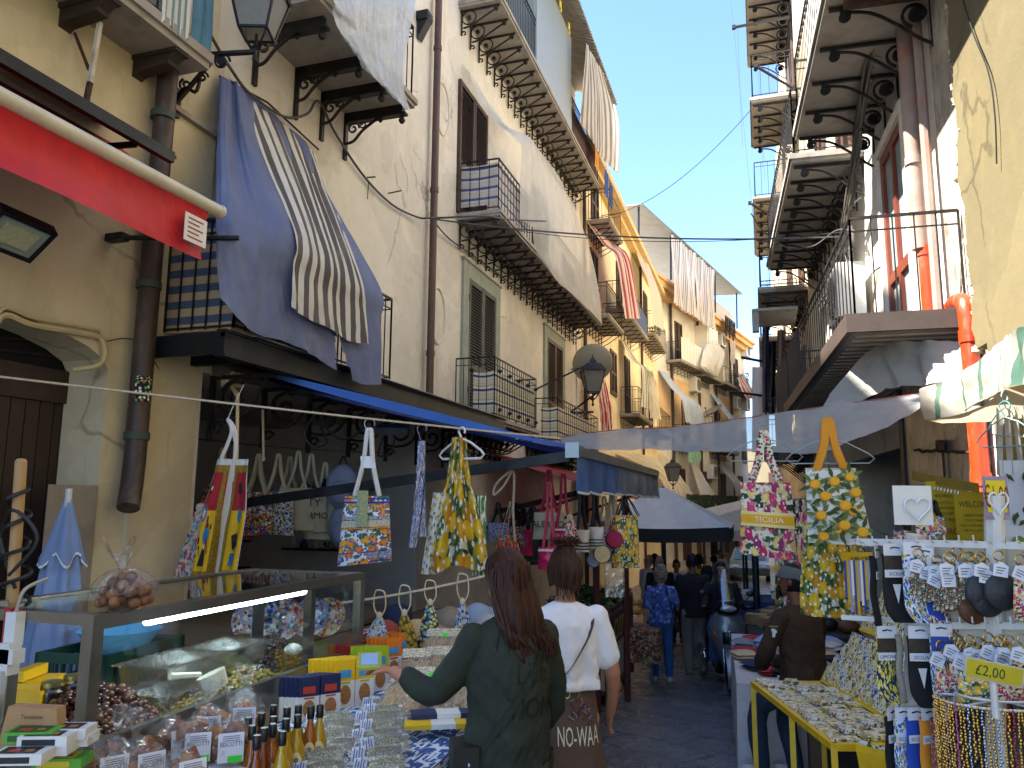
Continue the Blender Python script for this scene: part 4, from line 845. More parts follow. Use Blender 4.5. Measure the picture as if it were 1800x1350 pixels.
# ================= right side of the street
R1=empty('weathered_house',rw(11,0),'weathered grey plastered house with scroll bracketed balconies above a dark shop on the right','building')
mb=MB(); mb.obox(FR(-4,3.2,0),FR.d*20.2,-FR.n*8,V((0,0,10.2))); mb.obox(FR(-4,-1,0),FR.d*13.6,-FR.n*8,V((0,0,4.2))); mb.obox(FR(9.6,-1.2,-4),FR.d*6.6,-FR.n*4,V((0,0,4.4))); mb.obox(FR(14.6,-1.2,0),FR.d*1.6,-FR.n*4,V((0,0,4.4)))
build('wall',mb,W_right,R1)
mb=MB(); FR.box(mb,6.45,7.55,3.4,13.3,0,.02); build('crumbling_strip',mb,W_old,R1)
mb=MB(); FR.box(mb,9.62,14.6,-1.2,2.62,-1.6,-1.5); FR.box(mb,11.3,11.4,-1,2.6,-1.5,-1.42,1); FR.box(mb,12.7,12.8,-1,2.6,-1.5,-1.42,1); FR.box(mb,9.62,14.6,1.9,1.98,-1.5,-1.44,1)
build('shop_front',mb,[mat('dark_shop','141517',.3,0,.2,2,0),steel_dk],R1)
mb=MB(); FR.box(mb,9.5,14.7,2.5,3.15,-.2,.05); FR.box(mb,9.5,14.7,3.15,3.2,-.2,.09); build('lintel',mb,concrete,R1)
mb=MB(); FR.box(mb,9.5,9.66,-1,3.15,-.25,.07); build('door_post',mb,steel_dk,R1)
galv=mat('battered_metal','9aa0a0',.28,.75,.3,2.5,.5,6,[('3a342c',.55,2.6,(1,1,1)),('d8dcdc',.6,1.6,(1,1,.5)),('5e4a38',.7,7,(1,1,1))],bd=.05)
mb=MB(); FR.box(mb,6.9,9.48,-.6,3.18,.0,.05); build('metal_panel',mb,galv,R1)
mb=MB(); a=[(.02*nz(k*.9),rnd(0,1)) for k in range(9)]
mb.tube([FR(9.0-.16*k,2.42-.012*k+.03*nz(k*.7),.07) for k in range(14)],.014,5); mb.tube([FR(7.95,2.38,.07),FR(7.93,1.9,.075),FR(7.9,1.6,.07)],.013,5); mb.cbox(FR(7.95,2.4,.09),.05,.14,.09); thing('panel_wires','loose wires and a rusty clip on the battered metal panel','wire',mb,rust)
# reddish door in a white reveal
mb=MB(); s0,s1=8.55,9.75; FR.box(mb,s0-.12,s0,3.42,6.02,.0,.10,0); FR.box(mb,s1,s1+.12,3.42,6.02,.0,.10,0); FR.box(mb,s0-.12,s1+.12,6.02,6.14,.0,.10,0); build('door_surround',mb,white_fr,R1)
mb=MB(); 
for q in ((s0,s0+.12),(s1-.12,s1),(9.1,9.2)): FR.box(mb,q[0],q[1],3.42,6.0,.005,.06)
for z in (3.42,4.4,5.9): FR.box(mb,s0,s1,z,z+.12,.006,.058)
FR.box(mb,s0,s1,3.42,6.0,.0,.02,1); build('balcony_door',mb,[mat('red_brown_door','6e2f1c',.5,0,.2,5,.1,40),mat('door_glass','8fa8a8',.1,0,.15,3,0)],R1)
shutters(R1,FR,11.6,12.8,6.8,9.2,wood_dk,None); shutters(R1,FR,14.2,15.2,6.8,9.2,wood_dk,None); shutters(R1,FR,7.6,8.8,6.8,9.2,wood_dk,None); shutters(R1,FR,12.2,13.3,3.5,5.8,wood_dk,None)
brownf=mat('brown_fascia','4b403a',.55,.2,.12,3,.1,40,('2c2622',.4,5,(1,1,1)))
b1=balcony(R1,FR,7.0,13.3,3.3,.95,.06,0,label='low balcony with a brown metal fascia and black railing',slab=mat('ribbed_grey_soffit','77787a',.6,.1,.12,2,.15,20),h=.98,step=.19)
mb=MB(); FR.box(mb,6.98,13.32,3.3,3.46,.95,1.0); FR.box(mb,6.93,6.98,3.3,3.46,.0,1.0); build('fascia',mb,brownf,b1)
mb=MB(); 
for k in range(32): s=lerp(7.1,13.2,k/31); FR.box(mb,s,s+.02,3.285,3.3,.05,.9)
build('soffit_ribs',mb,concrete,b1)
b2=balcony(R1,FR,5.25,10.3,6.65,.95,.12,8,True,label='second floor balcony with big scroll brackets on the right house',step=.14)
b3=balcony(R1,FR,10.9,16.1,6.6,.95,.12,10,True,label='second floor balcony further along the right house',step=.16)
dk=mat('black_slats','1d1d1e',.7,0,.2,4,.1,30)
mb=MB(); 
for k in range(22): s=lerp(11.5,13.1,k/21); FR.box(mb,s,s+.05,3.5,4.35,.90,.925)
build('slat_screen',mb,dk,b1)
# next right houses
R2=empty('tall_house',(1.2,30,-1),'tall ochre house beyond the weathered one with narrow stacked balconies','building')
F2=Fr((1.06,0,0),(0,1,0),(-1,0,0))
mb=MB(); mb.box(1.06,16.25,-2.5,9,57,15.5); build('wall',mb,W_far,R2)
for s0,s1,z,n in ((16.4,18.7,10.45,5),(16.4,20.3,13.5,8),(16.4,19.5,6.2,5),(20.5,25,6.0,7),(26,33,6.0,8),(21,26,10.0,7),(16.6,21,2.9,6)):
    balcony(R2,F2,s0,s1,z,.95,.1,n,True,step=.2); sm=(s0+s1)/2; shutters(R2,F2,sm-.6,sm+.6,z+.1,z+2.5,wood_dk,None,slat=.1)
R3=empty('mustard_house',rw(3,0),'mustard yellow rendered house with a ragged broken edge at the far right','building')
E_=[(6.62+.10*nz(z*2.1,5)+.09*nz(z*7,2)+.05*nz(z*23,8),z) for z in [3.05+.09*k for k in range(112)]]
mb=MB(); pts=[FR(-4,3.05,.13),*[FR(s,z,.13) for s,z in E_],FR(-4,13.1,.13)]
mb.prism(pts,-FR.n*.15); FR.box(mb,-4,6.35,-.5,3.05,0,.13); build('wall',mb,W_ry,R3)
mb=MB()
for s,z in E_:
    for k in range(4): mb.cbox(FR(s+rnd(-.04,.09),z+rnd(-.05,.05),.03+rnd(0,.09)),rnd(.01,.05),rnd(.01,.07),rnd(.01,.07),rnd(0,3),0,rnd(0,3),rnd(0,3))
build('broken_edge',mb,mat('rubble_mortar','a89c86',.95,0,.3,14,.8,30,('6e5f4b',.6,12,(1,1,1))),R3)
mb=MB(); mb.tube(catmull([FR(6.3,6.2,.16),FR(6.0,5.4,.16),FR(5.75,4.9,.16),FR(5.7,4.55,.16),FR(5.75,4.2,.16)],8),.006,4); thing('thin_wall_wire','single thin black wire hanging down the mustard wall','wire',mb,cable_d)
# pipes
s=7.95
mb=MB(); mb.tube([FR(s-.02,10,.13),FR(s,4.3,.13)],.075,12); mb.lathe([(.085,-.04),(.085,.04)],FR(s-.01,5.2,.13),12); mb.tube([FR(7.6,10,.1),FR(7.62,3.5,.1)],.045,8)
thing('grey_downpipe','pink grey plastered downpipe above the orange pipe on the weathered house','drainpipe',mb,mat('pinkish_pipe','8f7d72',.8,0,.15,4,.3,30,('b05a3a',.5,3,(1,1,1))),None,True)
orng=mat('orange_plastic','b8360f',.38,0,.1,3,.05,20,[('7d2a12',.5,5,(1,1,.3)),('c9a08a',.35,9,(1,1,.3))])
mb=MB(); mb.tube([FR(s,4.3,.09),FR(s,3.45,.09)],.066,14); mb.lathe([(.076,-.05),(.076,.05)],FR(s,4.28,.09),14); thing('orange_pipe','short straight orange plastic pipe rising from the low balcony floor','pipe',mb,orng,None,True)
mb=MB(); mb.tube(catmull([FR(7.4,3.5,.1),FR(7.1,3.55,.1),FR(6.88,3.48,.1),FR(6.84,3.3,.1)],6)+[FR(6.84,2.0,.1),FR(6.84,.2,.1)],.068,14)
for z in (3.2,2.05): mb.lathe([(.078,-.05),(.078,.05)],FR(6.84,z,.1),14)
thing('orange_pipe','long orange plastic pipe with an elbow running down past the metal panel','pipe',mb,orng,None,True)
ac=ac_unit(FR(11.3,4.35,.1),'white air conditioner on the weathered house above the low balcony',FR,.85,.75,.35)
# cable bundle
mb=MB(); base=[(7.3,7.6,.25),(8.0,6.9,.3),(8.9,6.5,.3),(9.8,6.35,.25),(10.6,6.0,.2),(11.4,5.7,.2),(12.6,5.4,.15),(14.5,5.3,.15)]
for k in range(16):
    ph=rnd(0,9); pts=catmull([FR(s_+.0,z_+.16*nz(i*.7+ph,k)+.05*math.sin(k),o_+.12*nz(ph,i*.6)+.05) for i,(s_,z_,o_) in enumerate(base)],6); mb.tube(pts,rnd(.006,.016),4,k%2)
for k in range(230):
    t=rnd(0,len(base)-1.01); i=int(t); p=FR(*base[i]).lerp(FR(*base[i+1]),t-i)+V((0,0,rnd(-.1,.1))); d=V((rnd(-1,1),rnd(-1,.3),rnd(-.9,.6))).normalized(); mb.tube([p,p+d*rnd(.05,.16)],.004,3,0)
for k in range(7): mb.tube([FR(11.0+.02*k,5.35,.2)+V((0,(.2+.02*k)*math.cos(a),(.26+.02*k)*math.sin(a)))+FR.n*rnd(0,.06) for a in [2*math.pi*j/20 for j in range(21)]],.008,4,k%2)
thing('cable_bundle','tangled bundle of grey cables and ties running under the second floor balconies on the right','cables',mb,[cable_m,mat('dusty_cable','6d675e',.8)])
mb=MB(); FR.box(mb,7.2,7.28,6.5,6.58,.05,.8); mb.tube([FR(7.24,6.5,.75),FR(7.24,6.75,.75)],.01,4); thing('iron_arm','rusty iron arm sticking out under the big scroll brackets','bracket',mb,rust)
mb=MB(); mb.obox(FR(9.9,3.5,.35),FR.d*.05,FR.n*.02,V((.25,.1,1.2))); thing('wooden_pole','pale wooden pole leaning behind the low balcony railing','pole',mb,mat('pale_wood','b58a55',.7))
# overhead wires and poles
def wire(a,b,s,r,label,m=cable_d,n=24): mb=MB(); mb.tube(sag(a,b,s,n),r,4); return thing('overhead_wire',label,'wire',mb,m)
wire(Q(755,384,.2),FR(11,5.5,.3),.15,.013,'thick overhead cable crossing the street from the brown drainpipe to the cable bundle',cable_m)
wire(Q(800,386,.2),FR(10.5,5.4,.3),.25,.006,'thin overhead wire running just below the thick crossing cable')
wire(FL(22,10.4,.8),F2(17,10.6,.95),.45,.008,'thin dark wire sagging across the sky between the upper balconies')
wire(F2(16.5,13.3,1.3),FR(14.2,6.9,1.3),.02,.004,'nearly vertical washing line between the right balconies')
for k,(a,b) in enumerate((((1290,48),(1355,36)),((1328,116),(1402,160)),((1318,357),(1362,383)))):
    p,q=V(dep(a[0],a[1],15+k)),V(dep(b[0],b[1],15.3+k)); mb=MB(); mb.tube([p,q,q+(q-p)*.5],.03,5); mb.cbox(p,.07,.07,.07); thing('drying_pole',('topmost iron drying pole jutting into the sky','iron drying pole with a strut jutting from the third floor','short iron drying pole above the crossing cable')[k],'pole',mb,iron)
    for j in (.1,.6): r_=p.lerp(q,j); wire(r_,r_-V((0,0,2.4+j)),.0,.003,('near','far')[j>.3]+' fine vertical line hanging from the '+('topmost','strutted','short')[k]+' iron drying pole',n=2)
loop=MB(); loop.tube(catmull([V(dep(1320,375,12)),V(dep(1345,410,12)),V(dep(1385,435,11.5)),V(dep(1430,432,11)),V(dep(1470,405,10.5)),FR(10.2,5.3,.3)],8),.010,5); thing('cable_loop','loose grey cable loop hanging before the air conditioner','cable',loop,cable_m)
# hanging clothes past the low balcony
for k,(x0,x1,y0,y1,m,lb) in enumerate(((1322,1352,645,795,white,'large white sheet hanging between the houses past the low balcony'),(1340,1352,560,725,mat('slate_cloth','4a4858',.9,tl=.1),'slate grey cloth hanging on the narrow balcony past the railing'),(1352,1364,600,730,mat('dark_cloth','1a191c',.9),'black cloth hanging on the narrow balcony past the railing'),(1366,1380,580,728,mat('taupe_cloth','7d6d66',.9,tl=.1),'taupe cloth hanging on the narrow balcony past the railing'))):
    dd=19-k*.8; mb=MB(); mb.grid(lambda u,v:V(dep(lerp(x0,x1,u),lerp(y0,y1,v),dd+.12*math.sin(u*9+v*2)+.05*nz(u*5,v*5,k))),12,14); thing('laundry',lb,'laundry',mb,m,None,2)
mb=MB(); p,q=V(dep(1300,690,18.8)),V(dep(1352,697,18.8)); mb.tube([p,q+(q-p)*.4],.03,5); thing('drying_pole','iron drying pole carrying the large white sheet','pole',mb,iron)
mb=MB(); p,q=V(dep(1303,628,18.4)),V(dep(1345,636,18.4)); mb.tube([p,q+(q-p)*.5],.035,5); thing('drying_pole','iron drying pole above the large white sheet','pole',mb,iron)
mb=MB(); mb.cbox(F2(15.3,5.4,.7),.8,1.4,.05); mb.cbox(F2(14.7,5.2,1.05),.12,.16,.4); thing('boxed_blind','grey rolled blind box under a small canopy at the end of the low balcony','blind box',mb,concrete)
mb=MB(); 
for k in range(16): s=lerp(13.6,16.1,k/15); FR.box(mb,s,s+.1,2.6,4.4,.86,.9)
thing('slat_screen','tall black slatted screen on the narrow balcony next to the low balcony','screen',mb,dk)
# ================= prints
P_lemon=prints('lemon_print','ddd9cc',scale=1.0,layers=[(7,.46,['3d5a22','57702e','2c4a1c'],(.55,1.5),.7),(6,.42,['4b6a2a','6f8540','2f4d1e'],(1.4,.6),.3),(4.2,.43,['d9a514','e3b52a','cf9410'],(1,1),.2),(9,.22,['8fb0c8','e8e2d0'],(1,1),.5)])
P_lemon2=prints('dense_lemon_print','c9c6b8',[(6,.5,['2f4a1c','48642a','22381a'],(.6,1.4),.6),(5,.46,['3d5a22','6b7d38'],(1.4,.6),.2),(3.6,.46,['d8a90f','e2b81f','c48d0c'],(.9,1.1),.1),(7,.2,['efeadb'],(1,1),.3)])
P_floral=prints('floral_print','dcd3bf',scale=.95,layers=[(6,.42,['1f4a35','2e5f44','163a2b'],(.5,1.6),.6),(5,.38,['d8b55a','cdbf8f','e0c878'],(1,1),.3),(4.6,.36,['b0255a','c43b6c','8c2a63'],(1.1,.9),.1),(11,.2,['e6dccb','d77a9a'],(1,1),.2)])
P_tile=prints('blue_tile_print','d5d9e2',[(9,.42,['21438f','2f55a8','1a3678'],(1,1),.78),(5.5,.33,['d9b21c','e0bd30','3a7a3c'],(1,1),.2),(14,.25,['e8eaf0','2a4c9a'],(1,1),.3)])
P_tilebw=prints('navy_white_print','c9cbd6',[(10,.45,['1c2a66','27397f'],(1,1),.3),(18,.3,['e4e6ee','3d4f94'],(1,1),.78)])
P_mix=prints('bright_mixed_print','b9ae9a',[(8,.5,['2a4b86','a0322a','2f6a3a','1a1a22'],(1,1),.3),(7,.4,['d9a91c','c9472c','e6dfcf','2f62a8'],(1,1),.8),(15,.3,['1d2436','e8e2d6','b8324f'],(1,1),.1)])
P_orange=prints('orange_fruit_print','dfe3ea',scale=1.1,layers=[(8,.4,['3b6a2e','4f7d3a'],(.6,1.4),.5),(5,.4,['e07a14','e8921f','e0a62a'],(.8,1.2),.1),(12,.25,['2b4da0','3a5fb4'],(1,1),.2)])
P_cart=prints('bright_folk_print','d8b02a',[(7,.4,['a82a22','1f6a8f','d8b02a','22201c'],(1,1),.4),(9,.33,['e6dccb','2f7a9a','7a1f3a'],(1,1),.8),(16,.22,['2a2018','e6dccb'],(1,1),.2)])
P_floral_o=prints('floral_print_strap','dcd3bf',[(30,.42,['1f4a35','2e5f44'],(1,1),.6),(26,.4,['b0255a','c43b6c','d8b55a'],(1,1),.1)],kind='Object')
P_tile_o=prints('blue_tile_card','d5d9e2',[(40,.42,['21438f','2f55a8'],(1,1),.7),(30,.33,['d9b21c','3a7a3c'],(1,1),.2)],kind='Object')
P_magnet=prints('magnet_print','d6d2c2',[(22,.55,['e4e0d2','d9c23a','c8b84a','b9b38f'],(1,1.0),.3),(34,.45,['d9b91f','4f6b2a','cfc9b6','3a4f7a'],(.7,1.4),.6),(60,.32,['2a2d20','e8e4d8','b5402a','d9b91f'],(1,1),.2)],kind='Object',rough=.4)
canvas=mat('natural_canvas','c9bd9f',.9,0,.1,8,.3,60,tl=.1); cotton_w=mat('white_cotton','d8d6d4',.9,0,.06,8,.2,40,tl=.15)
steel=mat('stainless_steel','8d8c88',.28,.85,.12,5,.1,30,('55524c',.35,4,(1,1,1))); glassm=film('case_glass',(.93,.96,.95),.25,.03,0,1,.03); poly=film('clear_bag',(.98,.98,.98),.35,.16,.8,24,.05)
label_w=mat('paper_label','cfd3dd',.5,0,.05,6,0); ink=mat('dark_ink','1a1a1e',.7,0,0,1,0); greent=mat('green_sticker','35d02a',.6,0,.05,4,0); card_y=mat('card_yellow','d8b21c',.6,0,.06,5,.05); plastic_w=mat('white_plastic','c9c9c6',.4,0,.06,4,.05,20)
# ================= blue market awning
bluev=mat('navy_awning','14275e',.7,0,.2,2,.2,8,('0c1636',.5,2.5,(1,1,1)),tl=.4); bluel=mat('sunlit_blue','3f6fc4',.7,0,.12,3,.2,20,tl=.35)  # hem's paler blue is sunlight put into the awning colour
def two_tone(name,a,b_,p):
    m,nt,b=_nt(name); tc=nt.nodes.new('ShaderNodeTexCoord'); sx=nt.nodes.new('ShaderNodeSeparateXYZ'); nt.links.new(tc.outputs['UV'],sx.inputs[0]); co=coord(nt,'Object',(1,1,.3))
    u=mth(nt,'ADD',sx.outputs[0],mth(nt,'MULTIPLY',mth(nt,'SUBTRACT',noi(nt,co,6,5),.5),.5)); c=mixc(nt,smooth01(nt,u,p-.12,p+.12),hx(a),hx(b_)); f=smooth01(nt,noi(nt,co,9,5,.6),.35,.7); c=mixc(nt,mth(nt,'MULTIPLY',f,.3),c,hx('8f9fb5'))
    nt.links.new(c,b.inputs['Base Color']); b.inputs['Roughness'].default_value=.7; bumpn(nt,b,noi(nt,co,8,3),.3,.04); translu(nt,b,.2,c); return m
aw=empty('blue_awning',(-3.2,9,2.6),'long blue fabric awning with a faded blue grey valance over the souvenir stall','awning')
X1,YN,YF=-1.52,6.5,11.95
mb=MB(); mb.grid(lambda u,v:(lerp(-4.8,X1,u),lerp(YN-.3*(1-u),YF,v),lerp(3.08,2.29,u)-.05*math.sin(u*3.14)-.015*math.sin(v*50)),16,40); build('fabric',mb,bluev,aw,2)
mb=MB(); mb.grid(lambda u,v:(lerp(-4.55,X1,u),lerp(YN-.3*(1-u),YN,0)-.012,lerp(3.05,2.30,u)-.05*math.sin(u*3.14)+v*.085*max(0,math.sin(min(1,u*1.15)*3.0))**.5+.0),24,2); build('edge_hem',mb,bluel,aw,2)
mb=MB(); mb.grid(lambda u,v:(X1+.012+.03*v*math.sin(u*46)+.05*v*nz(u*9,v),lerp(YN,YF,u),2.26-.34*v-.012*math.sin(u*46)),70,6); build('valance',mb,two_tone('blue_grey_valance','2f5fa8','7e8795',.42),aw,2)
mb=MB(); mb.grid(lambda u,v:(X1+.02+.03*math.sin(u*46)+.05*nz(u*9,1),lerp(YN,YF,u),1.925-.012*math.sin(u*46)+.02*v),70,1); build('valance_hem',mb,cotton_w,aw)
mb=MB(); mb.box(X1-.05,YN-.06,2.245,X1+.03,YF+.05,2.335); mb.cbox((X1-.01,YN-.07,2.29),.12,.03,.13); build('front_bar',mb,mat('grey_aluminium','7c8388',.35,.7,.1,4,.05,30,('3f4a60',.3,3,(1,1,1))),aw)
mb=MB(); mb.tube([(-4.8,5.95,3.06),(-4.8,YF,3.06)],.07,10); mb.tube([(-4.8,5.9,3.06),(-4.75,6.35,3.05)],.075,10); build('roller',mb,mat('weathered_roller','6d6a62',.5,.3),aw,True)
mb=MB(); g0=V(L(407,668,.15)); mb.cbox(g0,.14,.12,.14); mb.lathe([(.05,0),(.05,.05)],g0-V((0,.1,0)),10,0,(0,1,0)); p=V(px_(418,695,-4.5)); mb.tube([g0-V((0,0,.05)),p],.022,6); build('crank_gear',mb,mat('cream_gear','c2b08c',.6),aw)
mb=MB(); p2=V(px_(413,1015,-4.35)); mb.tube([p,p.lerp(p2,.4)],.016,6); mb.tube([p.lerp(p2,.4),p2],.018,6,1); build('crank_rod',mb,[mat('cream_gear','c2b08c'),rust],aw)
for nm,a,b_ in (('arm',V(L(436,892,.1)),V((X1-.05,YN+.02,2.2))),('arm',V(L(870,905,.1)),V((X1-.05,YF-.3,2.2)))):
    mb=MB(); d=(b_-a).normalized(); sd_=d.cross(V((0,0,1))).normalized()*.05; up=sd_.cross(d).normalized()*.09; mb.obox(a-sd_/2,b_-a,sd_,up); build(nm,mb,steel_dk,aw)
# stay wires under the canopy
mb=MB()
for a,b_ in (((345,745),(720,800)),((430,890),(640,858))): pass
A0=V(L(345,745,.02)); mb.tube(sag(V((-6.2,6.0,2.55)),V((-5.2,10.4,2.55)),.05),.006,4); thing('hanging_wire','thin wire under the shop ceiling that canvas bags hang from','wire',mb,cable_d)
LN0=V(L(-60,655)); LN1=V((-1.6,6.3,2.38))
def online(px,a=LN0,b=LN1):
    lo,hi=0,1
    for _ in range(40):
        m=(lo+hi)/2
        if proj(a.lerp(b,m))[0]<px: lo=m
        else: hi=m
    return a.lerp(b,m)
mb=MB(); mb.tube(sag(LN0,LN1,.012,10),.009,5); thing('goods_rope','pale rope strung from the yellow house to the net sheet','rope',mb,rope_m)
# ================= generic hung goods
CAMX=V(RT)
def hook(mb,p,h=.12,m=1):
    mb.tube(spiral(p-V((0,0,h*.3)),h*.25,h*.25,-.5,.6,CAMX,V((0,0,1)),8)+[p-V((0,0,h))],.004,4,m)
def wire_hanger(p,w,ang,m=None,label='',r=.004,heart=False,mt=None,name='wire_hanger'):
    ax=V((math.cos(ang),math.sin(ang),0)); mb=MB(); up=V((0,0,1)); n=p-up*.09
    mb.tube(spiral(p-up*.03,.03,.03,-.6,.6,ax,up,8)+[n],r,5)
    l,r_=n-ax*w/2-up*.13,n+ax*w/2-up*.13
    mb.tube([n,n-ax*w*.2-up*.03,l.lerp(n,.12)+up*.015,l,l+ax*.03-up*.03,r_-ax*.03-up*.03,r_,r_.lerp(n,.12)+up*.015,n+ax*w*.2-up*.03,n],r,5)
    return thing(name,label,'hanger',mb,m or mat('hanger_wire','8fa0a0',.4,.5))
def tote(top,w,h,drop,ang,m,label,strapm,cat='tote bag',name='tote_bag',tilt=0,grp=None,depth=.05,strap_w=.03,flare=1.12,lean=0.0,straps=2,extra=None,bow=.02):
    """bag hanging by its straps: pouch, straps"""
    t=empty(name,top,label,cat,grp); ax=V((math.cos(ang),math.sin(ang),0)); nn=V((-ax.y,ax.x,0)); up=V((0,0,1)); c=V(top)-up*drop
    def P(u,v,o): return c+ax*((u-.5)*w*lerp(1,flare,v)+lean*v*h)-up*(v*h+tilt*(u-.5)*v*w)+nn*o
    sd=rnd(0,50)
    def f(u,v,s): return P(u,v,s*(depth*(.35+.65*math.sin(min(1,v*1.02)*3.0))*max(0,math.sin(u*3.1416))**.6)+bow*nz(u*3+sd,v*3,sd))
    mb=MB(); mb.grid(lambda u,v:f(u,v,-1),14,16); mb.grid(lambda u,v:f(1-u,v,1),14,16,0); bag=build('pouch',mb,m,t,2)
    for s in ((-1,1) if straps==2 else (-1,)):
        mb=MB(); pts=catmull([P(.22,.0,s*.02),c.lerp(V(top),.5)-ax*w*.11+nn*s*.02,V(top)-up*.015-ax*.016+nn*s*.01,V(top)+nn*s*.01,V(top)-up*.015+ax*.016+nn*s*.01,c.lerp(V(top),.5)+ax*w*.11+nn*s*.02,P(.78,.0,s*.02)],5)
        if strap_w>.02:
            vs=[];
            for i,p in enumerate(pts):
                d=(pts[min(i+1,len(pts)-1)]-pts[max(i-1,0)]).normalized(); q=d.cross(nn); q=q.normalized() if q.length>1e-5 else ax; vs.append([p-q*strap_w/2,p+q*strap_w/2])
            mb.loft([[a-nn*.002,b-nn*.002,b+nn*.002,a+nn*.002] for a,b in vs])
        else: mb.tube(pts,strap_w,6)
        build('strap',mb,strapm,t,False)
    return t,P,c,ax,nn,bag
def garment(top,w0,w1,h,ang,m,label,name='dress',cat='dress',seed=1,waist=None,depth=.06,hem=None,nu=40,nv=30,bot=None,fold=.03,folds=6):
    t=empty(name,top,label,cat); ax=V((math.cos(ang),math.sin(ang),0)); nn=V((-ax.y,ax.x,0)); up=V((0,0,1)); mb=MB()
    def f(u,v,s):
        w=lerp(w0,w1,min(1,v*1.3)**(.8)); 
        if waist: w*=1-waist*math.exp(-((v-.38)/.1)**2)
        b=0 if not bot else bot*nz(u*4+seed,seed)*v
        return V(top)+ax*(u-.5)*w-up*(v*h+b)+nn*(s*depth*math.sin(u*3.1416)+fold*nz(u*folds+seed,v*1.5,seed)*(.4+v))
    mb.grid(lambda u,v:f(u,v,-1),nu,nv); mb.grid(lambda u,v:f(1-u,v,1),nu,nv); build('cloth',mb,m,t,2); return t,f,ax,nn
AL=math.radians(17.9)
# apron (folk print) on the crank rod
def paint(parent,fn,shapes,mats,name='printed_motif'):
    mb=MB()
    for mi,pts in shapes:
        vs=[V(fn(u,v)) for u,v in pts]; mb.poly(vs,mi)
    return build(name,mb,mats,parent)
red_p=mat('print_red_cloth','a01f26',.85,0,.08,6,.1); yel_p=mat('print_yellow_cloth','dcae12',.85,0,.08,6,.1); blu_p=mat('print_blue_cloth','2f7aa8',.85,0,.08,6,.1); blk_p=mat('print_black_cloth','1d1a1c',.85,0,.08,6,.1); wht_p=mat('print_white_cloth','dad8d4',.85,0,.05,6,.1); gold_p=prints('gold_braid','9c7c1e',[(40,.4,['2a2414','c9a83a','5a3a1a'],(1,1),.3)])
ap_top=V(dep(410,807,6.35)); t=empty('folk_print_apron',ap_top,'white edged apron in red and yellow folk print hanging from the awning crank rod','apron')
axA=V((math.cos(AL),math.sin(AL),0)); nA=V((-axA.y,axA.x,0)); up=V((0,0,1))
HA=1.0
def apf(u,v):   # u -1..1 across, v down
    hw=lerp(.20,.25,max(0,min(1,(v-.22)/.25))**.7) if v>.22 else lerp(.17,.20,v/.22)
    fold=.05*math.sin(u*4.2+.5)+.02*math.sin(u*11+v*2)
    cs=.62 if u<0 else .62
    return ap_top+axA*(u*hw*.78-.10*v)-up*(v*HA)+nA*(fold*(.3+v)-.0)
mb=MB(); mb.grid(lambda u,v:apf(lerp(-1,1,u),v),36,36); build('cloth',mb,cotton_w,t,2)
def apo(u,v): return apf(u,v)-nA*.006
def patch(u0,u1,v0,v1,m,nu=6,nv=6,mb=None,fn=None):
    mb=mb or MB(); mb.grid(lambda u,v:(fn or apo)(lerp(u0,u1,u),lerp(v0,v1,v)),nu,nv,m); return mb
mb=MB()
patch(-.96,-.1,.10,.42,0,10,10,mb); patch(.12,.96,.10,.42,0,10,10,mb); patch(-.98,-.12,.42,.9,1,12,12,mb); patch(.12,.98,.42,.9,1,12,12,mb)
build('print_field',mb,[red_p,yel_p],t)
apo2=lambda u,v: apf(u,v)-nA*.009
mb=MB(); 
patch(-.99,-.08,.05,.11,0,10,2,mb,apo2); patch(.1,.99,.05,.11,0,10,2,mb,apo2); patch(-.99,-.08,.9,.955,0,12,2,mb,apo2); patch(.1,.99,.9,.955,0,12,2,mb,apo2)
mb.grid(lambda u,v:apo2(lerp(-.25,-.06,u)+.12*(1-min(1,v*1.6))*-1,lerp(.08,.95,v)),4,24,0); mb.grid(lambda u,v:apo2(lerp(.05,.2,u)+.18*(1-min(1,v*1.8)),lerp(.08,.95,v)),4,24,0)
build('braid_border',mb,gold_p,t)
apo3=lambda u,v: apf(u,v)-nA*.012
def disc(u,v,r,n=16,asp=1.0): return [(u+r*math.cos(2*math.pi*k/n)*1.9*asp,v+r*math.sin(2*math.pi*k/n)) for k in range(n)]
def star(u,v,r,n=14): return [(u+r*(1 if k%2 else .62)*math.cos(math.pi*k/n)*1.9,v+r*(1 if k%2 else .62)*math.sin(math.pi*k/n)) for k in range(2*n)]
sh=[(2,disc(-.55,.62,.068)),(1,star(-.55,.62,.055)),(0,disc(-.55,.62,.022)),(2,disc(-.8,.44,.075)),(4,star(-.8,.44,.045,8)),(3,[(-.62,.72),(-.52,.7),(-.44,.8),(-.4,.86),(-.72,.86)]),(2,[(-.6,.76),(-.5,.75),(-.45,.82),(-.66,.82)]),(4,[(-.6,.70),(-.52,.70),(-.5,.74),(-.62,.74)]),
 (5,[(-.62,.47),(-.56,.46),(-.55,.52),(-.5,.53),(-.5,.57),(-.62,.57)]),(5,disc(-.4,.55,.022)),(3,disc(-.75,.25,.035)),(4,disc(-.73,.24,.02)),(3,disc(.6,.24,.05)),(4,disc(.6,.24,.03)),(2,disc(.66,.46,.06)),(1,star(.66,.46,.045)),(0,[(-.98,.42),(-.85,.42),(-.35,.75),(-.36,.77)]),(3,[(.4,.62),(.7,.6),(.8,.7),(.5,.74)]),(2,[(.45,.76),(.75,.76),(.7,.86),(.4,.86)]),(3,disc(-.85,.66,.03)),(3,[(-.9,.72),(-.75,.7),(-.7,.78),(-.92,.8)]),(4,disc(-.84,.75,.02))]
paint(t,apo3,sh,[red_p,yel_p,blu_p,blk_p,wht_p,mat('print_plum','6a1a3a',.85)])
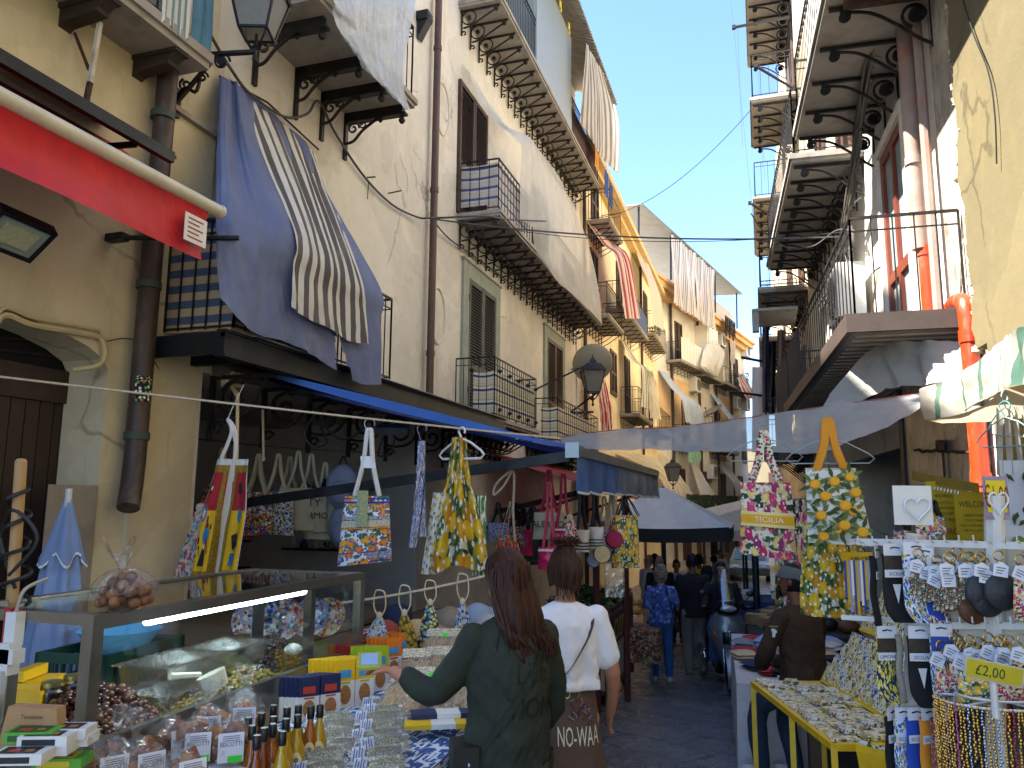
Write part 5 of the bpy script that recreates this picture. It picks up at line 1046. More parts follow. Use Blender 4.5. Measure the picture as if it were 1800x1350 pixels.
mb=MB(); mb.text('MARE',apf(-.62,.40)-nA*.013,axA+up*-.35,up,.045,0,.0); build('lettering',mb,red_p,t)
mb=MB(); mb.tube(catmull([apf(-.7,.0),apf(-.3,-.1)+V((0,0,.12)),ap_top+V((-.08,0,.33)),apf(0,-.05)+V((0,0,.15)),apf(.1,.18)],6),.016,6); mb.tube(catmull([apf(.0,.1),apf(-.02,-.12),ap_top+V((-.08,0,.34))],6),.012,6); mb.tube([ap_top+V((-.08,0,.33)),ap_top+V((-.03,0,.45)),ap_top+V((.06,0,.62))],.004,4); build('neck_loop',mb,cotton_w,t)
# second apron half hidden, straw hat
mb=MB(); o=V(dep(365,885,6.6)); mb.grid(lambda u,v:o+axA*((u-.5)*(.18+.2*v)-.08*v)-up*v*.72+nA*.03*math.sin(u*9),10,12); thing('faded_folk_apron','faded pink and blue folk print apron half behind the white edged apron','apron',mb,prints('faded_folk','cfae9a',[(6,.42,['b5566a','6fa0b8','cdb98a'],(1,1),.2),(12,.3,['4a4a52','dad2c2'],(1,1),.5)]),None,2)
mb=MB(); o=V(dep(328,975,6.9)); d=V((.5,-.85,.1)).normalized(); mb.lathe([(0,.13),(.1,.12),(.13,.03),(.15,.0),(.26,-.02),(.27,-.01)],o,20,0,d,sx=1); thing('straw_hat','wide straw sun hat hanging on the shop wall behind the folk aprons','hat',mb,mat('straw','b59c6c',.9,0,.15,30,.4,60),None,2)
# citrus tote with rope handles on the rope
tp=online(650)-V((0,0,.10)); 
t,P,c,ax,nn,bag=tote(tp,.33,.50,.50,AL+.1,P_orange,'blue and white tote with orange fruit bands hung by white rope handles',cotton_w,depth=.06,strap_w=.018,tilt=-.12,flare=1.22)
mb=MB(); hook(mb,online(650),.16,0); build('hook',mb,mat('hanger_wire','8fa0a0',.4,.5),t)
def band(parent,P,v0,v1,m,name='band',o=-.066,u0=.0,u1=1.0):
    mb=MB(); mb.grid(lambda u,v:P(lerp(u0,u1,u),lerp(v0,v1,v),o*(.35+.65*math.sin(min(1,lerp(v0,v1,v)*1.02)*3.0))*math.sin(min(max(lerp(u0,u1,u),.02),.98)*3.1416)**.6-.006),12,3); return build(name,mb,m,parent)
navyb=mat('navy_band','24408f',.85); 
for v0,v1,m in ((.03,.05,navyb),(.08,.11,navyb),(.30,.35,P_tilebw),(.36,.46,gold_p if 0 else prints('lattice_band','d8d2b8',[(20,.4,['3a5fa0','c9a83a','6a8a4a'],(1,1),.2)])),(.47,.485,mat('orange_band','d8902a',.85)),(.82,.835,navyb),(.84,.93,P_tilebw),(.96,.98,navyb)): band(bag,P,v0,v1,m,o=-.062)
mb=MB(); o=tp-V((0,0,.2)); mb.obox(o+ax*-.06-nn*.03,ax*.1,nn*.002,V((0.02,0,-.09))); build('paper_tag',mb,label_w,t)
mb=MB(); o=P(.42,-.08,-.09); mb.grid(lambda u,v:o+ax*(.085*(u-.5))-up*.26*v+nn*(-.01*math.sin(u*3.1)),3,8); build('cloth_tag',mb,prints('green_gold_strip','9fb08a',[(16,.4,['3f6fa0','c9a23a','4f7a3a'],(1,1),.2)]),t)
# navy print scarf
o=online(742)-V((0,0,.14)); mb=MB(); 
for s in (-1,1): mb.grid(lambda u,v:o+ax*((u-.5)*.06+s*.025*v*v*(2 if s<0 else 1.0))-up*v*(.82 if s<0 else .74)+nn*(.02*math.sin(u*6+v*9)+s*.015),6,20)
hook(mb,o+V((0,0,.14)),.15,0); thing('printed_scarf','narrow navy and white printed scarf hanging from the rope','scarf',mb,P_tilebw,None,2)
# lemon dress on a white plastic hanger
tp=online(812)+V((0,0,-.02)); hp=mat('white_hanger_plastic','d0d0cc',.35)
wire_hanger(tp+V((0,0,.02)),.42,AL-.5,hp,'white plastic hanger holding the lemon print dress',.010,name='plastic_hanger')
def dressf(u,v,s):
    w=lerp(.10,.17,min(1,v/.3)); w=lerp(w,.42,max(0,min(1,(v-.36)/.5))**.8); 
    fold=.045*math.sin(u*17+v*1.5)*(.4+v)+.03*nz(u*7,v*2,3)
    return tp-up*(.06+v*1.02+.03*math.sin(u*9)*v)+axA*(u-.5)*w*1.12-axA*.02+nA*(s*.07*math.sin(u*3.14)*(.5+v)+fold)
t=empty('lemon_dress',tp,'lemon print halter dress gathered on the white plastic hanger','dress'); mb=MB(); mb.grid(lambda u,v:dressf(u,v,-1),44,40); mb.grid(lambda u,v:dressf(1-u,v,1),30,30); build('cloth',mb,P_lemon2,t,2)
mb=MB(); mb.grid(lambda u,v:tp-up*(.52+.62*v)+axA*(.09+.11*u+.01*v)+nA*(.01*math.sin(u*8)),8,12); build('side_panel',mb,prints('cactus_print','d8d6cc',[(3.5,.46,['2f6a2a','3f7d36'],(1.3,.8),.1),(14,.12,['efe9d8'],(1,1),.2)]),t,2)
mb=MB(); mb.grid(lambda u,v:tp-up*(.50+.63*v)-axA*(.10+.12*u+.08*v)+nA*(-.02+.02*math.sin(u*8)),8,12); build('white_panel',mb,prints('pale_leaf_print','d6d3c4',[(6,.3,['5a6a4a','8a8f8a','c9a83a'],(.6,1.4),.4)]),t,2)
# ================= display case
cs=empty('display_case',(-2.6,3.2,0),'steel framed glass counter full of olives lit by a white tube','display case')
CX,CY0,CY1,CB=-2.28,2.24,4.22,-3.02
mb=MB(); 
for x,y,z0,z1 in ((CX-.05,CY0,.82,1.44),(CX-.05,CY1-.04,.82,1.42),(CB,CY1-.04,.9,1.42),(-2.66,CY1-.04,.9,1.4)): mb.box(x,y,z0,x+.05,y+.05,z1)
mb.box(CX-.055,CY0+.05,1.385,CX+.002,CY1-.04,1.43); mb.box(CB,CY0,1.40,CX-.05,CY0+.05,1.44); mb.box(CB-.02,CY0+.05,1.385,CB+.03,CY1-.04,1.43); mb.box(CB,CY1-.04,1.385,CX-.05,CY1,1.425); mb.box(CX-.03,CY0+.05,.93,CX+.005,CY1-.04,1.0); mb.box(CX-.05,CY0+.05,.955,CX-.03,CY1,.97); mb.box(CB,CY0,.86,CX-.05,CY0+.03,.93)
build('steel_frame',mb,steel,cs)
mb=MB(); mb.box(-2.68,CY0-.02,.5,-2.64,CY0+.03,1.4); build('steel_post',mb,steel,cs)
mb=MB(); mb.box(CB,CY0+.06,.86,CX-.06,CY1-.05,.9); mb.box(CB,CY0+.05,.2,CX-.06,CY1-.05,.86,1); mb.box(CX-.05,CY0+.05,.86,CX-.03,CY1-.05,.955); build('cabinet',mb,[steel,mat('cream_cabinet','cbbf9f',.5,0,.08,3,.05)],cs)
mb=MB(); mb.box(CX-.015,CY0+.06,1.0,CX-.009,CY1-.05,1.38); build('front_glass',mb,glassm,cs)
mb=MB(); mb.box(CB+.03,CY0+.06,1.415,CX-.07,CY1-.05,1.421); build('top_glass',mb,film('top_glass',(.9,.93,.92),.5,.03,0,1,.22),cs)
mb=MB(); mb.tube([(CX-.09,CY0+.35,1.365),(CX-.09,CY1-.5,1.365)],.017,8); build('light_tube',mb,emit('tube_light',(.75,.92,1.0),7.0),cs)
def heap(name,label,cat,c,rx,ry,h,n,r,cols,m,seed):
    random.seed(seed); mb=MB()
    for i in range(n):
        a=rnd(0,6.283); q=math.sqrt(rnd(0,1)); x,y=c[0]+rx*q*math.cos(a),c[1]+ry*q*math.sin(a); z=c[2]+h*(1-q*q)*rnd(.75,1)+r*.3; rr=r*rnd(.85,1.1)
        mb.ell((x,y,z),rr*1.2,rr*.95,rr*.95,7,int(rnd(0,cols)),Matrix.Rotation(rnd(0,3),3,'Z')@Matrix.Rotation(rnd(-.6,.6),3,'Y'),5)
    mb.lathe([(1,0),(.9,.3),(.6,.62),(.3,.85),(0,.95)],(0,0,0),16,0); k=len(mb.v)-5*16
    for i in range(k,len(mb.v)): x,y,z=mb.v[i]; mb.v[i]=(c[0]+x*rx,c[1]+y*ry,c[2]+z*h*.8)
    o=build(name,mb,m,None,2); tag(o,label,cat,None,'stuff'); return o
ol_br=[mat('brown_olive','3d1a14',.22,0,.4,20,0),mat('red_olive','57251a',.22,0,.3,20,0),mat('tan_olive','6b4324',.25,0,.3,20,0)]
heap('olives','heap of shiny reddish brown olives at the near end of the display case','olives',(-2.6,2.58,.90),.22,.33,.2,620,.0165,3,ol_br,3)
heap('olives','heap of pale green chopped olives along the front of the display case','olives',(-2.56,3.35,.90),.19,.5,.10,700,.012,3,[mat('green_olive','6f6a2c',.4,0,.3,20,0),mat('pale_olive','8d8245',.4,0,.3,20,0),mat('carrot','8f5a22',.5)],4)
heap('olives','heap of small black olives in the middle of the display case','olives',(-2.66,3.8,.92),.22,.32,.18,900,.0115,2,[mat('black_olive','15100f',.2,0,.4,20,0),mat('purple_olive','2a1a1c',.25)],5)
def open_box(name,label,c,sx,sy,sz,m,cat='tub',rz=0,lip=.02,taper=.85,th=.004,grp=None):
    c=V(c); R_=Matrix.Rotation(rz,3,'Z'); mb=MB()
    def ring(k,z,q=0): return [c+R_@V((a*(sx/2*k-q),b*(sy/2*k-q),z)) for a,b in ((-1,-1),(1,-1),(1,1),(-1,1))]
    mb.loft([ring(taper,.006,th),ring(taper,0),ring(1,sz),ring(1,sz,-lip),ring(1,sz+.006,-lip),ring(1,sz+.006,th),ring(taper,.006,th)],0,False); mb.poly(ring(taper,.006,th)); mb.poly(ring(taper,0)[::-1]); return thing(name,label,cat,mb,m,grp)
tubm=film('tub_plastic',(.82,.84,.83),.4,.25,.1,10,.2)
open_box('plastic_tub','empty clear plastic tub on the olives near the steel corner post',(-2.62,3.05,.99),.26,.40,.13,tubm,rz=.05)
open_box('plastic_tub','clear plastic tub half filled with green olives behind the empty tub',(-2.66,3.47,.98),.26,.36,.13,tubm,rz=.05)
heap('olives','green olives filling the second clear plastic tub','olives',(-2.66,3.47,.99),.12,.17,.07,260,.012,2,[mat('green_olive','6f6a2c'),mat('lime_olive','77803a',.4)],6)
mb=MB(); c=V((-2.38,3.03,1.05)); mb.lathe([(.055,-.04),(.065,.03),(.06,.03),(.05,-.035),(0,-.04)],c,16,0,(-.35,-.2,.9)); mb.tube([c+V((-.03,-.05,.03)),c+V((-.06,-.2,.05))],[.012,.016],6); thing('scoop','white plastic scoop lying on the olives behind the glass','scoop',mb,mat('scoop_white','d5d1c4',.45),None,True)
mb=MB(); c=V((-2.42,3.72,1.06)); mb.ell(c,.05,.05,.03,8); mb.ell(c+V((.02,-.03,.01)),.04,.03,.03,8); thing('crumpled_bag','crumpled white plastic bag resting on the black olives','bag',mb,mat('bag_white','c9c9c4',.5,0,.1,9,.8,20,tl=.2,bd=.03),None,True)
jarg=film('jar_glass',(.8,.75,.68),.35,.05,0,1,.15)
def jar(c,lb,fill,r=.05,h=.11):
    t=empty('glass_jar',c,lb,'jar'); mb=MB(); mb.lathe([(r*.9,0),(r,.01),(r,h*.8),(r*.8,h*.9),(r*.8,h)],c,16); build('glass',mb,jarg,t,True); mb=MB(); mb.lathe([(r*.88,.006),(r*.94,.015),(r*.94,h*.75),(0,h*.76)],c,14); build('contents',mb,fill,t,True); mb=MB(); mb.lathe([(r*.86,h*.97),(r*.87,h*1.14),(r*.7,h*1.16),(0,h*1.16)],V(c),16); build('lid',mb,mat('gold_lid','9c8f5a',.3,.8),t,True)
redf=mat('red_preserve','5a1d10',.4,0,.4,20,.2); brf=mat('brown_preserve','33231a',.4,0,.4,20,.2)
for k,(q,lb,fl) in enumerate((((88,1245,2.58),'jar of dark preserve with a gold lid left of the steel corner post',brf),((128,1232,2.66),'second dark jar touching the steel corner post',brf),((395,1160,3.72),'jar of red preserve first in the row behind the olive tubs',redf),((425,1150,3.84),'jar of red preserve last in the row behind the olive tubs',redf),((372,1165,3.64),'jar of red preserve partly hidden by the green olive tub',redf))):
    p=V(py_(q[0],q[1],q[2])); jar((p.x,p.y,max(.9,p.z-.02)),lb,fl)
# stuff behind the case
crm=mat('green_crate_plastic','123a2c',.5,0,.15,4,.05)
def crate(c,sx,sy,sz,rz,m,label):
    t=empty('plastic_crate',c,label,'crate'); R_=Matrix.Rotation(rz,3,'Z'); mb=MB(); c=V(c)
    for a,b,L_ in ((0,-1,sx),(0,1,sx),(1,0,sy),(-1,0,sy)):
        n=V((a,b,0)); d=V((-b,a,0)); o=c+R_@(V((a*sx/2,b*sy/2,0)))
        def bx(u0,u1,z0,z1,th=.012): mb.obox(o+R_@(d*u0-n*th)+V((0,0,z0)),R_@(d*(u1-u0)),R_@(n*th),V((0,0,z1-z0)))
        bx(-L_/2,L_/2,0,.05); bx(-L_/2,L_/2,sz-.05,sz,.02); bx(-L_/2,L_/2,sz*.5,sz*.5+.02); bx(-L_/2,-L_/2+.04,.05,sz-.05); bx(L_/2-.04,L_/2,.05,sz-.05)
        k=int(L_/.05)
        for i in range(1,k): u=-L_/2+L_*i/k; bx(u-.007,u+.007,.05,sz-.05)
    build('shell',mb,m,t); mb=MB(); mb.obox(c+R_@V((-sx/2,-sy/2,0)),R_@V((sx,0,0)),R_@V((0,sy,0)),V((0,0,.01))); build('base',mb,m,t)
p=V(px_(225,1130,-3.45)); crate((-3.45,3.55,.72),.42,.66,.34,.12,crm,'dark green plastic crate standing behind the olive counter')
mb=MB(); mb.box(-3.75,2.6,0,-3.15,4.0,.7); thing('bench','plain bench behind the olive counter that carries the green crate','bench',mb,mat('bench_wood','3b3128',.8))
mb=MB(); mb.lathe([(.12,0),(.21,.12),(.22,.13),(.2,.125),(.11,.012),(0,.012)],(-3.45,3.58,1.0),24); thing('blue_basin','light blue round basin set in the green crate','basin',mb,mat('basin_blue','4fa0c8',.45,0,.05),None,True)
c=V(px_(45,1260,-2.95)); t=empty('yellow_canister',(c.x,c.y,.72),'yellow plastic canister with a white label behind the counter post','canister'); mb=MB(); R_=Matrix.Rotation(.35,3,'Z')
mb.cbox((c.x,c.y,.9),.24,.26,.36,.35); mb.cbox((c.x,c.y,1.09),.2,.2,.03,.35); mb.cbox((c.x,c.y,1.13),.05,.18,.04,.35)
for k in (-.08,-.03): mb.obox(V((c.x,c.y,.76))+R_@V((k-.02,-.134,0)),R_@V((.02,0,0)),R_@V((0,.01,0)),V((0,0,.28)))
build('body',mb,mat('canister_yellow','d9a90a',.4,0,.08,5,.05),t); mb=MB(); mb.obox(V((c.x,c.y,.86))+R_@V((.0,-.136,0)),R_@V((.1,0,0)),R_@V((0,.004,0)),V((0,0,.17))); 
for k in range(6): mb.obox(V((c.x,c.y,.875+.024*k))+R_@V((.01,-.1375,0)),R_@V((.08-.02*(k%2),0,0)),R_@V((0,.001,0)),V((0,0,.009)),1)
build('label',mb,[label_w,ink],t)
# closed umbrella
ub=V(px_(92,1165,-3.9)); ut=V(px_(121,868,-4.05)); t=empty('closed_parasol',ub,'closed pale blue cloth parasol leaning by the brown plank door','parasol'); ubl=mat('parasol_blue','7487a8',.85,0,.1,3,.2,30,('66799c',.4,2,(1,1,.4)),tl=.15)
axu=(ut-ub); 
def umb(v,a,r0,r1,k,amp,top,bot):
    c=bot.lerp(top,v); r=lerp(r1,r0,v); rr=r*(1+amp*math.sin(a*k)); return c+V((rr*math.cos(a),rr*math.sin(a)*.8,0))
mb=MB(); mb.grid(lambda u,v:umb(v,u*6.2832,.09,.21,7,.16,ut-V((0,0,.3)),ub-V((0,0,.3))),56,14); build('lower_cloth',mb,ubl,t,2)
mb=MB(); mb.grid(lambda u,v:umb(v,u*6.2832,.012,.14,6,.16,ut,ut-V((0,0,.40)))-V((0,0,.04*(1-v)*math.sin(u*37))),56,10); build('top_cloth',mb,ubl,t,2)
mb=MB(); mb.grid(lambda u,v:umb(0,u*6.2832,.012,.142,6,.16,ut,ut-V((0,0,.40)))-V((0,0,.04*math.sin(u*37)))+V((0,0,.015*v)),56,1); build('hem',mb,cotton_w,t,2)
mb=MB(); mb.tube([ub-V((0,0,.9)),ut+V((0,0,.03))],.02,8); build('pole',mb,mat('pole_white','b9b9b4',.5),t)
# stick with cable, power strip
a=V(px_(24,1075,-3.0)); b_=V(px_(37,812,-3.0)); mb=MB(); mb.tube([a-V((0,0,.25)),b_],.024,10); mb.lathe([(.024,0),(.018,.012),(0,.016)],b_,10); t=thing('broom_stick','thick round wooden stick standing upright with a black cable twisted round it','stick',mb,mat('broom_wood','a58255',.6,0,.2,6,.3,40,stretch=(1,1,.1)),None,True)
mb=MB(); mb.tube([a.lerp(b_,.05+.9*i/60)+V((.05*math.cos(i*.5)*(1.3 if i<26 else .75),.05*math.sin(i*.5),0)) for i in range(52)],.009,5); mb.tube(catmull([a+V((.03,-.03,.1)),a+V((-.12,0,.3)),a+V((.0,-.05,.42)),a+V((.09,0,.3)),a+V((.0,-.04,.15))],6),.008,5); thing('black_cable','black cable twisted round the wooden stick','cable',mb,cable_d)
c=V(px_(24,1120,-2.62)); t=empty('power_strip',c,'white and red power strip hanging at the counter post','power strip'); mb=MB(); mb.cbox(c+V((0,0,.03)),.05,.04,.12); mb.cbox(c+V((.012,-.02,-.06)),.09,.05,.05); mb.cbox(c+V((.012,-.02,-.07)),.05,.05,.11); build('body',mb,plastic_w,t)
mb=MB(); mb.cbox(c+V((-.03,.015,.04)),.03,.05,.12); build('red_side',mb,mat('red_plastic','a3222a',.4),t)
mb=MB(); mb.tube(catmull([c+V((.02,-.04,-.11)),c+V((.03,-.05,-.2)),c+V((-.03,0,-.3)),c+V((-.1,.05,-.5))],6),.012,6); mb.tube(catmull([c+V((0,0,.09)),c+V((.03,0,.17)),c+V((.02,.1,.2))],5),.007,5); build('lead',mb,mat('grey_lead','9a958a',.5),t)
# bag of walnuts on the case top
c=V((-2.4,2.5,1.43)); t=empty('nut_bag',c,'knotted clear bag of walnuts lying on the corner of the display case','bag of nuts'); mb=MB(); random.seed(5)
nutm=[mat('walnut','6b4226',.6,0,.25,12,.5,40,bd=.01),mat('walnut_pale','845733',.6,0,.25,12,.5,40,bd=.01)]
for z,rr,n in ((.025,.082,11),(.025,.042,5),(.06,.072,9),(.06,.028,3),(.092,.045,6),(.115,.02,2)):
    for k in range(n): a_=6.283*k/n+rnd(-.2,.2); mb.ell(c+V((rr*math.cos(a_)*1.1,rr*math.sin(a_),z+rnd(-.006,.006))),.024,.021,.021,10,k%2,Matrix.Rotation(rnd(0,3),3,'Z')@Matrix.Rotation(rnd(0,3),3,'X'))
build('walnuts',mb,nutm,t,2)
mb=MB(); mb.grid(lambda u,v:c+V(((.113*math.sin(v*2.9+.1)**.6+.01*math.sin(u*31))*math.cos(u*6.283)*1.08,(.107*math.sin(v*2.9+.1)**.6+.01*math.sin(u*31))*math.sin(u*6.283),.003+.145*v)),40,12); mb.grid(lambda u,v:c+V((-.02,0,.14))+V(((.012+.05*v*(1+.4*math.sin(u*19)))*math.cos(u*6.283)-.04*v,(.012+.04*v)*math.sin(u*6.283),.10*v*(1+.35*math.sin(u*12.6)))),30,8); build('clear_bag',mb,poly,t,2)
# ================= front table and its goods
TZ=.8
mb=MB(); mb.box(-2.24,1.35,.76,-1.31,4.42,TZ-.008)
t=empty('market_table',(-1.8,2.9,0),'long market table under the blue patterned cloth in front of the olive counter','table'); build('tabletop',mb,mat('table_board','6b5a46',.8),t)
for x in (-2.18,-1.38):
    for y in (1.45,4.34): mb=MB(); mb.tube([(x,y,gz(y)),(x,y,.76)],.025,8); build('leg',mb,steel_dk,t)
tc=prints('blue_white_tablecloth','d6d9e0',[(26,.5,['2f5592','3f66a6'],(.45,1.5),.5),(22,.3,['dfe2ea','27497f'],(1.4,.6),.2)])
mb=MB(); mb.grid(lambda u,v:(lerp(-2.24,-1.295,u),lerp(1.35,4.45,v),TZ),4,8); mb.grid(lambda u,v:(-1.29+.04*u*abs(math.sin(v*31))+.02*nz(v*20,u*2)*u,lerp(1.35,4.45,v),TZ-.62*u),8,90); mb.grid(lambda u,v:(lerp(-2.24,-1.295,v),4.45+.03*u*abs(math.sin(v*14)),TZ-.62*u),6,24)
thing('tablecloth','blue and white swirl patterned cloth covering the front market table','tablecloth',mb,tc)
herb=[prints('dry_herbs','565c34',[(26,.5,['3f4a2c','7c7a50','a39a6a','2f3a22'],(1,1),.2),(18,.36,['c9c0a0','4f5a38'],(.6,1.6),.5)],rough=.6,coat=.5),prints('dry_oregano','55543a',[(26,.5,['3a4028','6d6644','8f8558'],(1,1),.5),(18,.33,['b5a98a','464a30'],(1.6,.6),.2)],rough=.6,coat=.5),prints('mixed_spice','6a5138',[(26,.5,['4a3a26','8a6a44','9c8a60'],(1,1),.2),(18,.33,['b5452a','c9b88a'],(.7,1.4),.5)],rough=.6,coat=.5)]
wrapm=film('packet_film',(.99,.99,.99),.45,.08,1.0,34,.06)
def pillow(mb,c,a,b,n,lx,ly,h,m=0,nu=10,nv=8,p=.7):
    f=lambda u,v,s:c+a*((u-.5)*lx)+b*((v-.5)*ly)+n*(s*h*(max(0,math.sin(u*3.1416)*math.sin(v*3.1416)))**p)
    mb.grid(lambda u,v:f(u,v,1),nu,nv,m); mb.grid(lambda u,v:f(1-u,v,-.15),nu,nv,m)
random.seed(11)
def herb_packet(c,ang,tilt,hm,label):
    t=empty('herb_packet',c,label,'herb packet','herb packets laid out on the patterned cloth'); c=V(c); R_=Matrix.Rotation(ang,3,'Z')@Matrix.Rotation(tilt,3,'Y')@Matrix.Rotation(.34+rnd(-.08,.08),3,'X'); a,b,n=R_@V((1,0,0)),R_@V((0,1,0)),R_@V((0,0,1)); c=c+V((0,0,.034))
    mb=MB(); pillow(mb,c+a*.025,a,b,n,.155,.10,.026,0,10,8,.7); build('herbs',mb,hm,t,2)
    mb=MB(); mb.grid(lambda u,v:c+a*(-.095+.055*u)+b*(.115*(v-.5))+n*(.012+.008*u*math.sin(v*3.1)),3,5,0)
    for k in range(4): mb.obox(c+a*(-.086+.011*k)+b*-.045+n*(.0165+.002*k),a*.004,b*(.09-.02*(k%2)),n*.001,1)
    build('label',mb,[label_w,mat('label_blue_ink','4a5a86',.7)],t); mb=MB(); pillow(mb,c,a,b,n,.225,.132,.024,0,12,8,.4); build('wrapper',mb,wrapm,t,2)
a_=V((math.cos(.45),math.sin(.45),0)); b_=V((-math.sin(.45),math.cos(.45),0)); o=V((-2.02,2.42,TZ)); i=0
names=['green herb packet','grey green oregano packet','brown spice mix packet']
for r in range(14):
    for q in range(4):
        p=o+a_*(q*.225+.03*(r%2)+rnd(-.012,.012))+b_*(r*.135+rnd(-.012,.012)); 
        p+=V((0,0,0))
        if not(-2.14<p.x<-1.4 and 2.4<p.y<4.1) or (p.x<-1.98 and p.y<3.6): continue
        if p.y>3.72 and p.x<-1.75: continue
        k=2 if r in (8,9,10) and q<2 else (r+q)%2; 
        herb_packet(p,.45+rnd(-.1,.1),-.10,herb[k],'clear packet of '+('brown spice mix' if k==2 else 'dried green herbs')+' with a white label on the patterned cloth'); i+=1
# bottles
amber=[('amber oil',mat('amber_oil','6e2c0a',.08,0,.2,6,0,coat=.6)),('golden oil',mat('golden_oil','a8850e',.08,0,.2,6,0,coat=.6)),('dark orange oil',mat('orange_oil','94500c',.08,0,.2,6,0,coat=.6))]
capm=mat('black_cap','0e0e10',.35,0,0,1,0); lab_c=mat('cream_label','d8cf9a',.6,0,.04,5,0)
def bottle(c,k,label):
    c=V(c); t=empty('oil_bottle',c,label,'bottle','little oil bottles along the display case'); mb=MB(); mb.lathe([(.026,0),(.031,.006),(.033,.06),(.03,.095),(.017,.135),(.0125,.155),(.0125,.185)],c,14); build('glass_body',mb,amber[k][1],t,2)
    mb=MB(); mb.lathe([(.0145,.17),(.015,.173),(.015,.215),(.013,.218),(0,.218)],c,12); build('cap',mb,capm,t,True)
    mb=MB(); an=math.atan2(-c.y,-c.x)
    f=lambda u,v:c+V((.0338*math.cos(an+(u-.5)*1.5*math.sin(v*2.6+.25)),.0338*math.sin(an+(u-.5)*1.5*math.sin(v*2.6+.25)),.012+.075*v)); mb.grid(f,6,8,0); q=c+V((math.cos(an),math.sin(an),0))*.0355+V((0,0,.06)); mb.lathe([(.004,0),(.008,0),(.008,.001),(.004,.001)],q,10,1,(math.cos(an),math.sin(an),0),False)
    for z in (.035,.043): mb.obox(c+V((math.cos(an),math.sin(an),0))*.0352+V((math.sin(an),-math.cos(an),0))*.013+V((0,0,z)),V((-math.sin(an),math.cos(an),0))*.026,V((math.cos(an),math.sin(an),0))*.001,V((0,0,.003)),1)
    build('label',mb,[lab_c,ink],t)
for n,(px,py,k) in enumerate(((437,1261,0),(444,1275,2),(460,1253,0),(465,1279,0),(481,1239,2),(481,1259,0),(480,1272,2),(505,1243,1),(503,1263,1),(525,1239,1),(524,1256,1),(547,1241,2),(563,1239,1),(452,1292,0),(497,1285,1))):
    p=pz_(px,py,TZ+.218); 
    bottle((p[0],p[1],TZ),k,'small black capped bottle of '+amber[k][0]+' with a cream label beside the display case')
# standing card boxes
def card_boxes(base,n,d,w,h,th,face,cols,labelfmt,grp,pict=None,sp=.024,top_frac=.45):
    d=V(d).normalized(); f=V(face).normalized(); r=V((-f.y,f.x,0)).normalized(); base=V(base)
    for i in range(n):
        c=base+d*(sp*i)+V((0,0,.002)); t=empty('seasoning_box',c,labelfmt,'box',grp); mb=MB(); lean=-f*.05+V((0,0,1)); lean.normalize()
        mb.obox(c-r*w/2,r*w,-f*th,lean*h*(1-top_frac),1); mb.obox(c-r*w/2+lean*h*(1-top_frac),r*w,-f*th,lean*h*top_frac,0); build('carton',mb,cols[:2],t)
        if i<2:
            mb=MB(); q=c+f*.002+lean*(h*.62); mb.obox(q-r*w*.3,r*w*.6,f*.001,lean*h*.16,0); ov=[c+f*.0025+lean*(h*.27)+r*(w*.3*math.cos(x))+lean*(h*.2*math.sin(x)) for x in [2*math.pi*j/16 for j in range(16)]]; mb.poly(ov,1); mb.obox(c+f*.002+lean*(h*.5)-r*w*.25,r*w*.5,f*.001,lean*h*.035,2)
            build('front_print',mb,cols[2:],t)
nvy=mat('box_navy','16244f',.45,0,.08,5,0); bwh=mat('box_white','d6d4cc',.5,0,.05,5,0); spi=mat('spice_picture','9c6a3a',.6,0,.4,60,0); skyp=mat('picture_sky','3f8fc0',.6,0,.3,30,0); orn=mat('box_orange','d9741a',.5,0,.08,5,0); lim=mat('box_lime','9ab01f',.5,0,.08,5,0); rdb=mat('box_red','8a1c1e',.5,0,.08,5,0); yl=mat('box_yellow','dcb012',.5,0,.08,5,0); redp=mat('volcano_red','b5382a',.5)
fc=(.75,-.66,0); dd=(-.93,-.2,0)
G='seasoning boxes standing in rows by the display case'
for (px,py,n,cols,lb) in ((542,1268,5,(nvy,bwh,redp,spi,redp),'upright navy box with a red emblem and pale lower half, left row'),(580,1262,5,(nvy,bwh,redp,spi,redp),'upright navy box with a red emblem and pale lower half, right row'),(606,1245,7,(yl,bwh,skyp,spi,lim),'upright yellow box with a sky picture, first yellow row'),(640,1240,7,(yl,bwh,skyp,spi,lim),'upright yellow box with a sky picture, second yellow row'),(628,1212,6,(rdb,bwh,skyp,spi,redp),'upright dark red box behind the yellow boxes'),(668,1215,6,(lim,bwh,skyp,spi,redp),'upright lime green box behind the yellow boxes'),(692,1195,6,(orn,bwh,skyp,spi,redp),'upright orange box, near row behind the lime boxes'),(712,1182,5,(orn,bwh,skyp,spi,redp),'upright orange box, far row behind the lime boxes')):
    p=pz_(px,py,TZ); card_boxes(p,n,dd,.10,.235 if cols[0] is not nvy else .2,.018,fc,cols,lb,G)
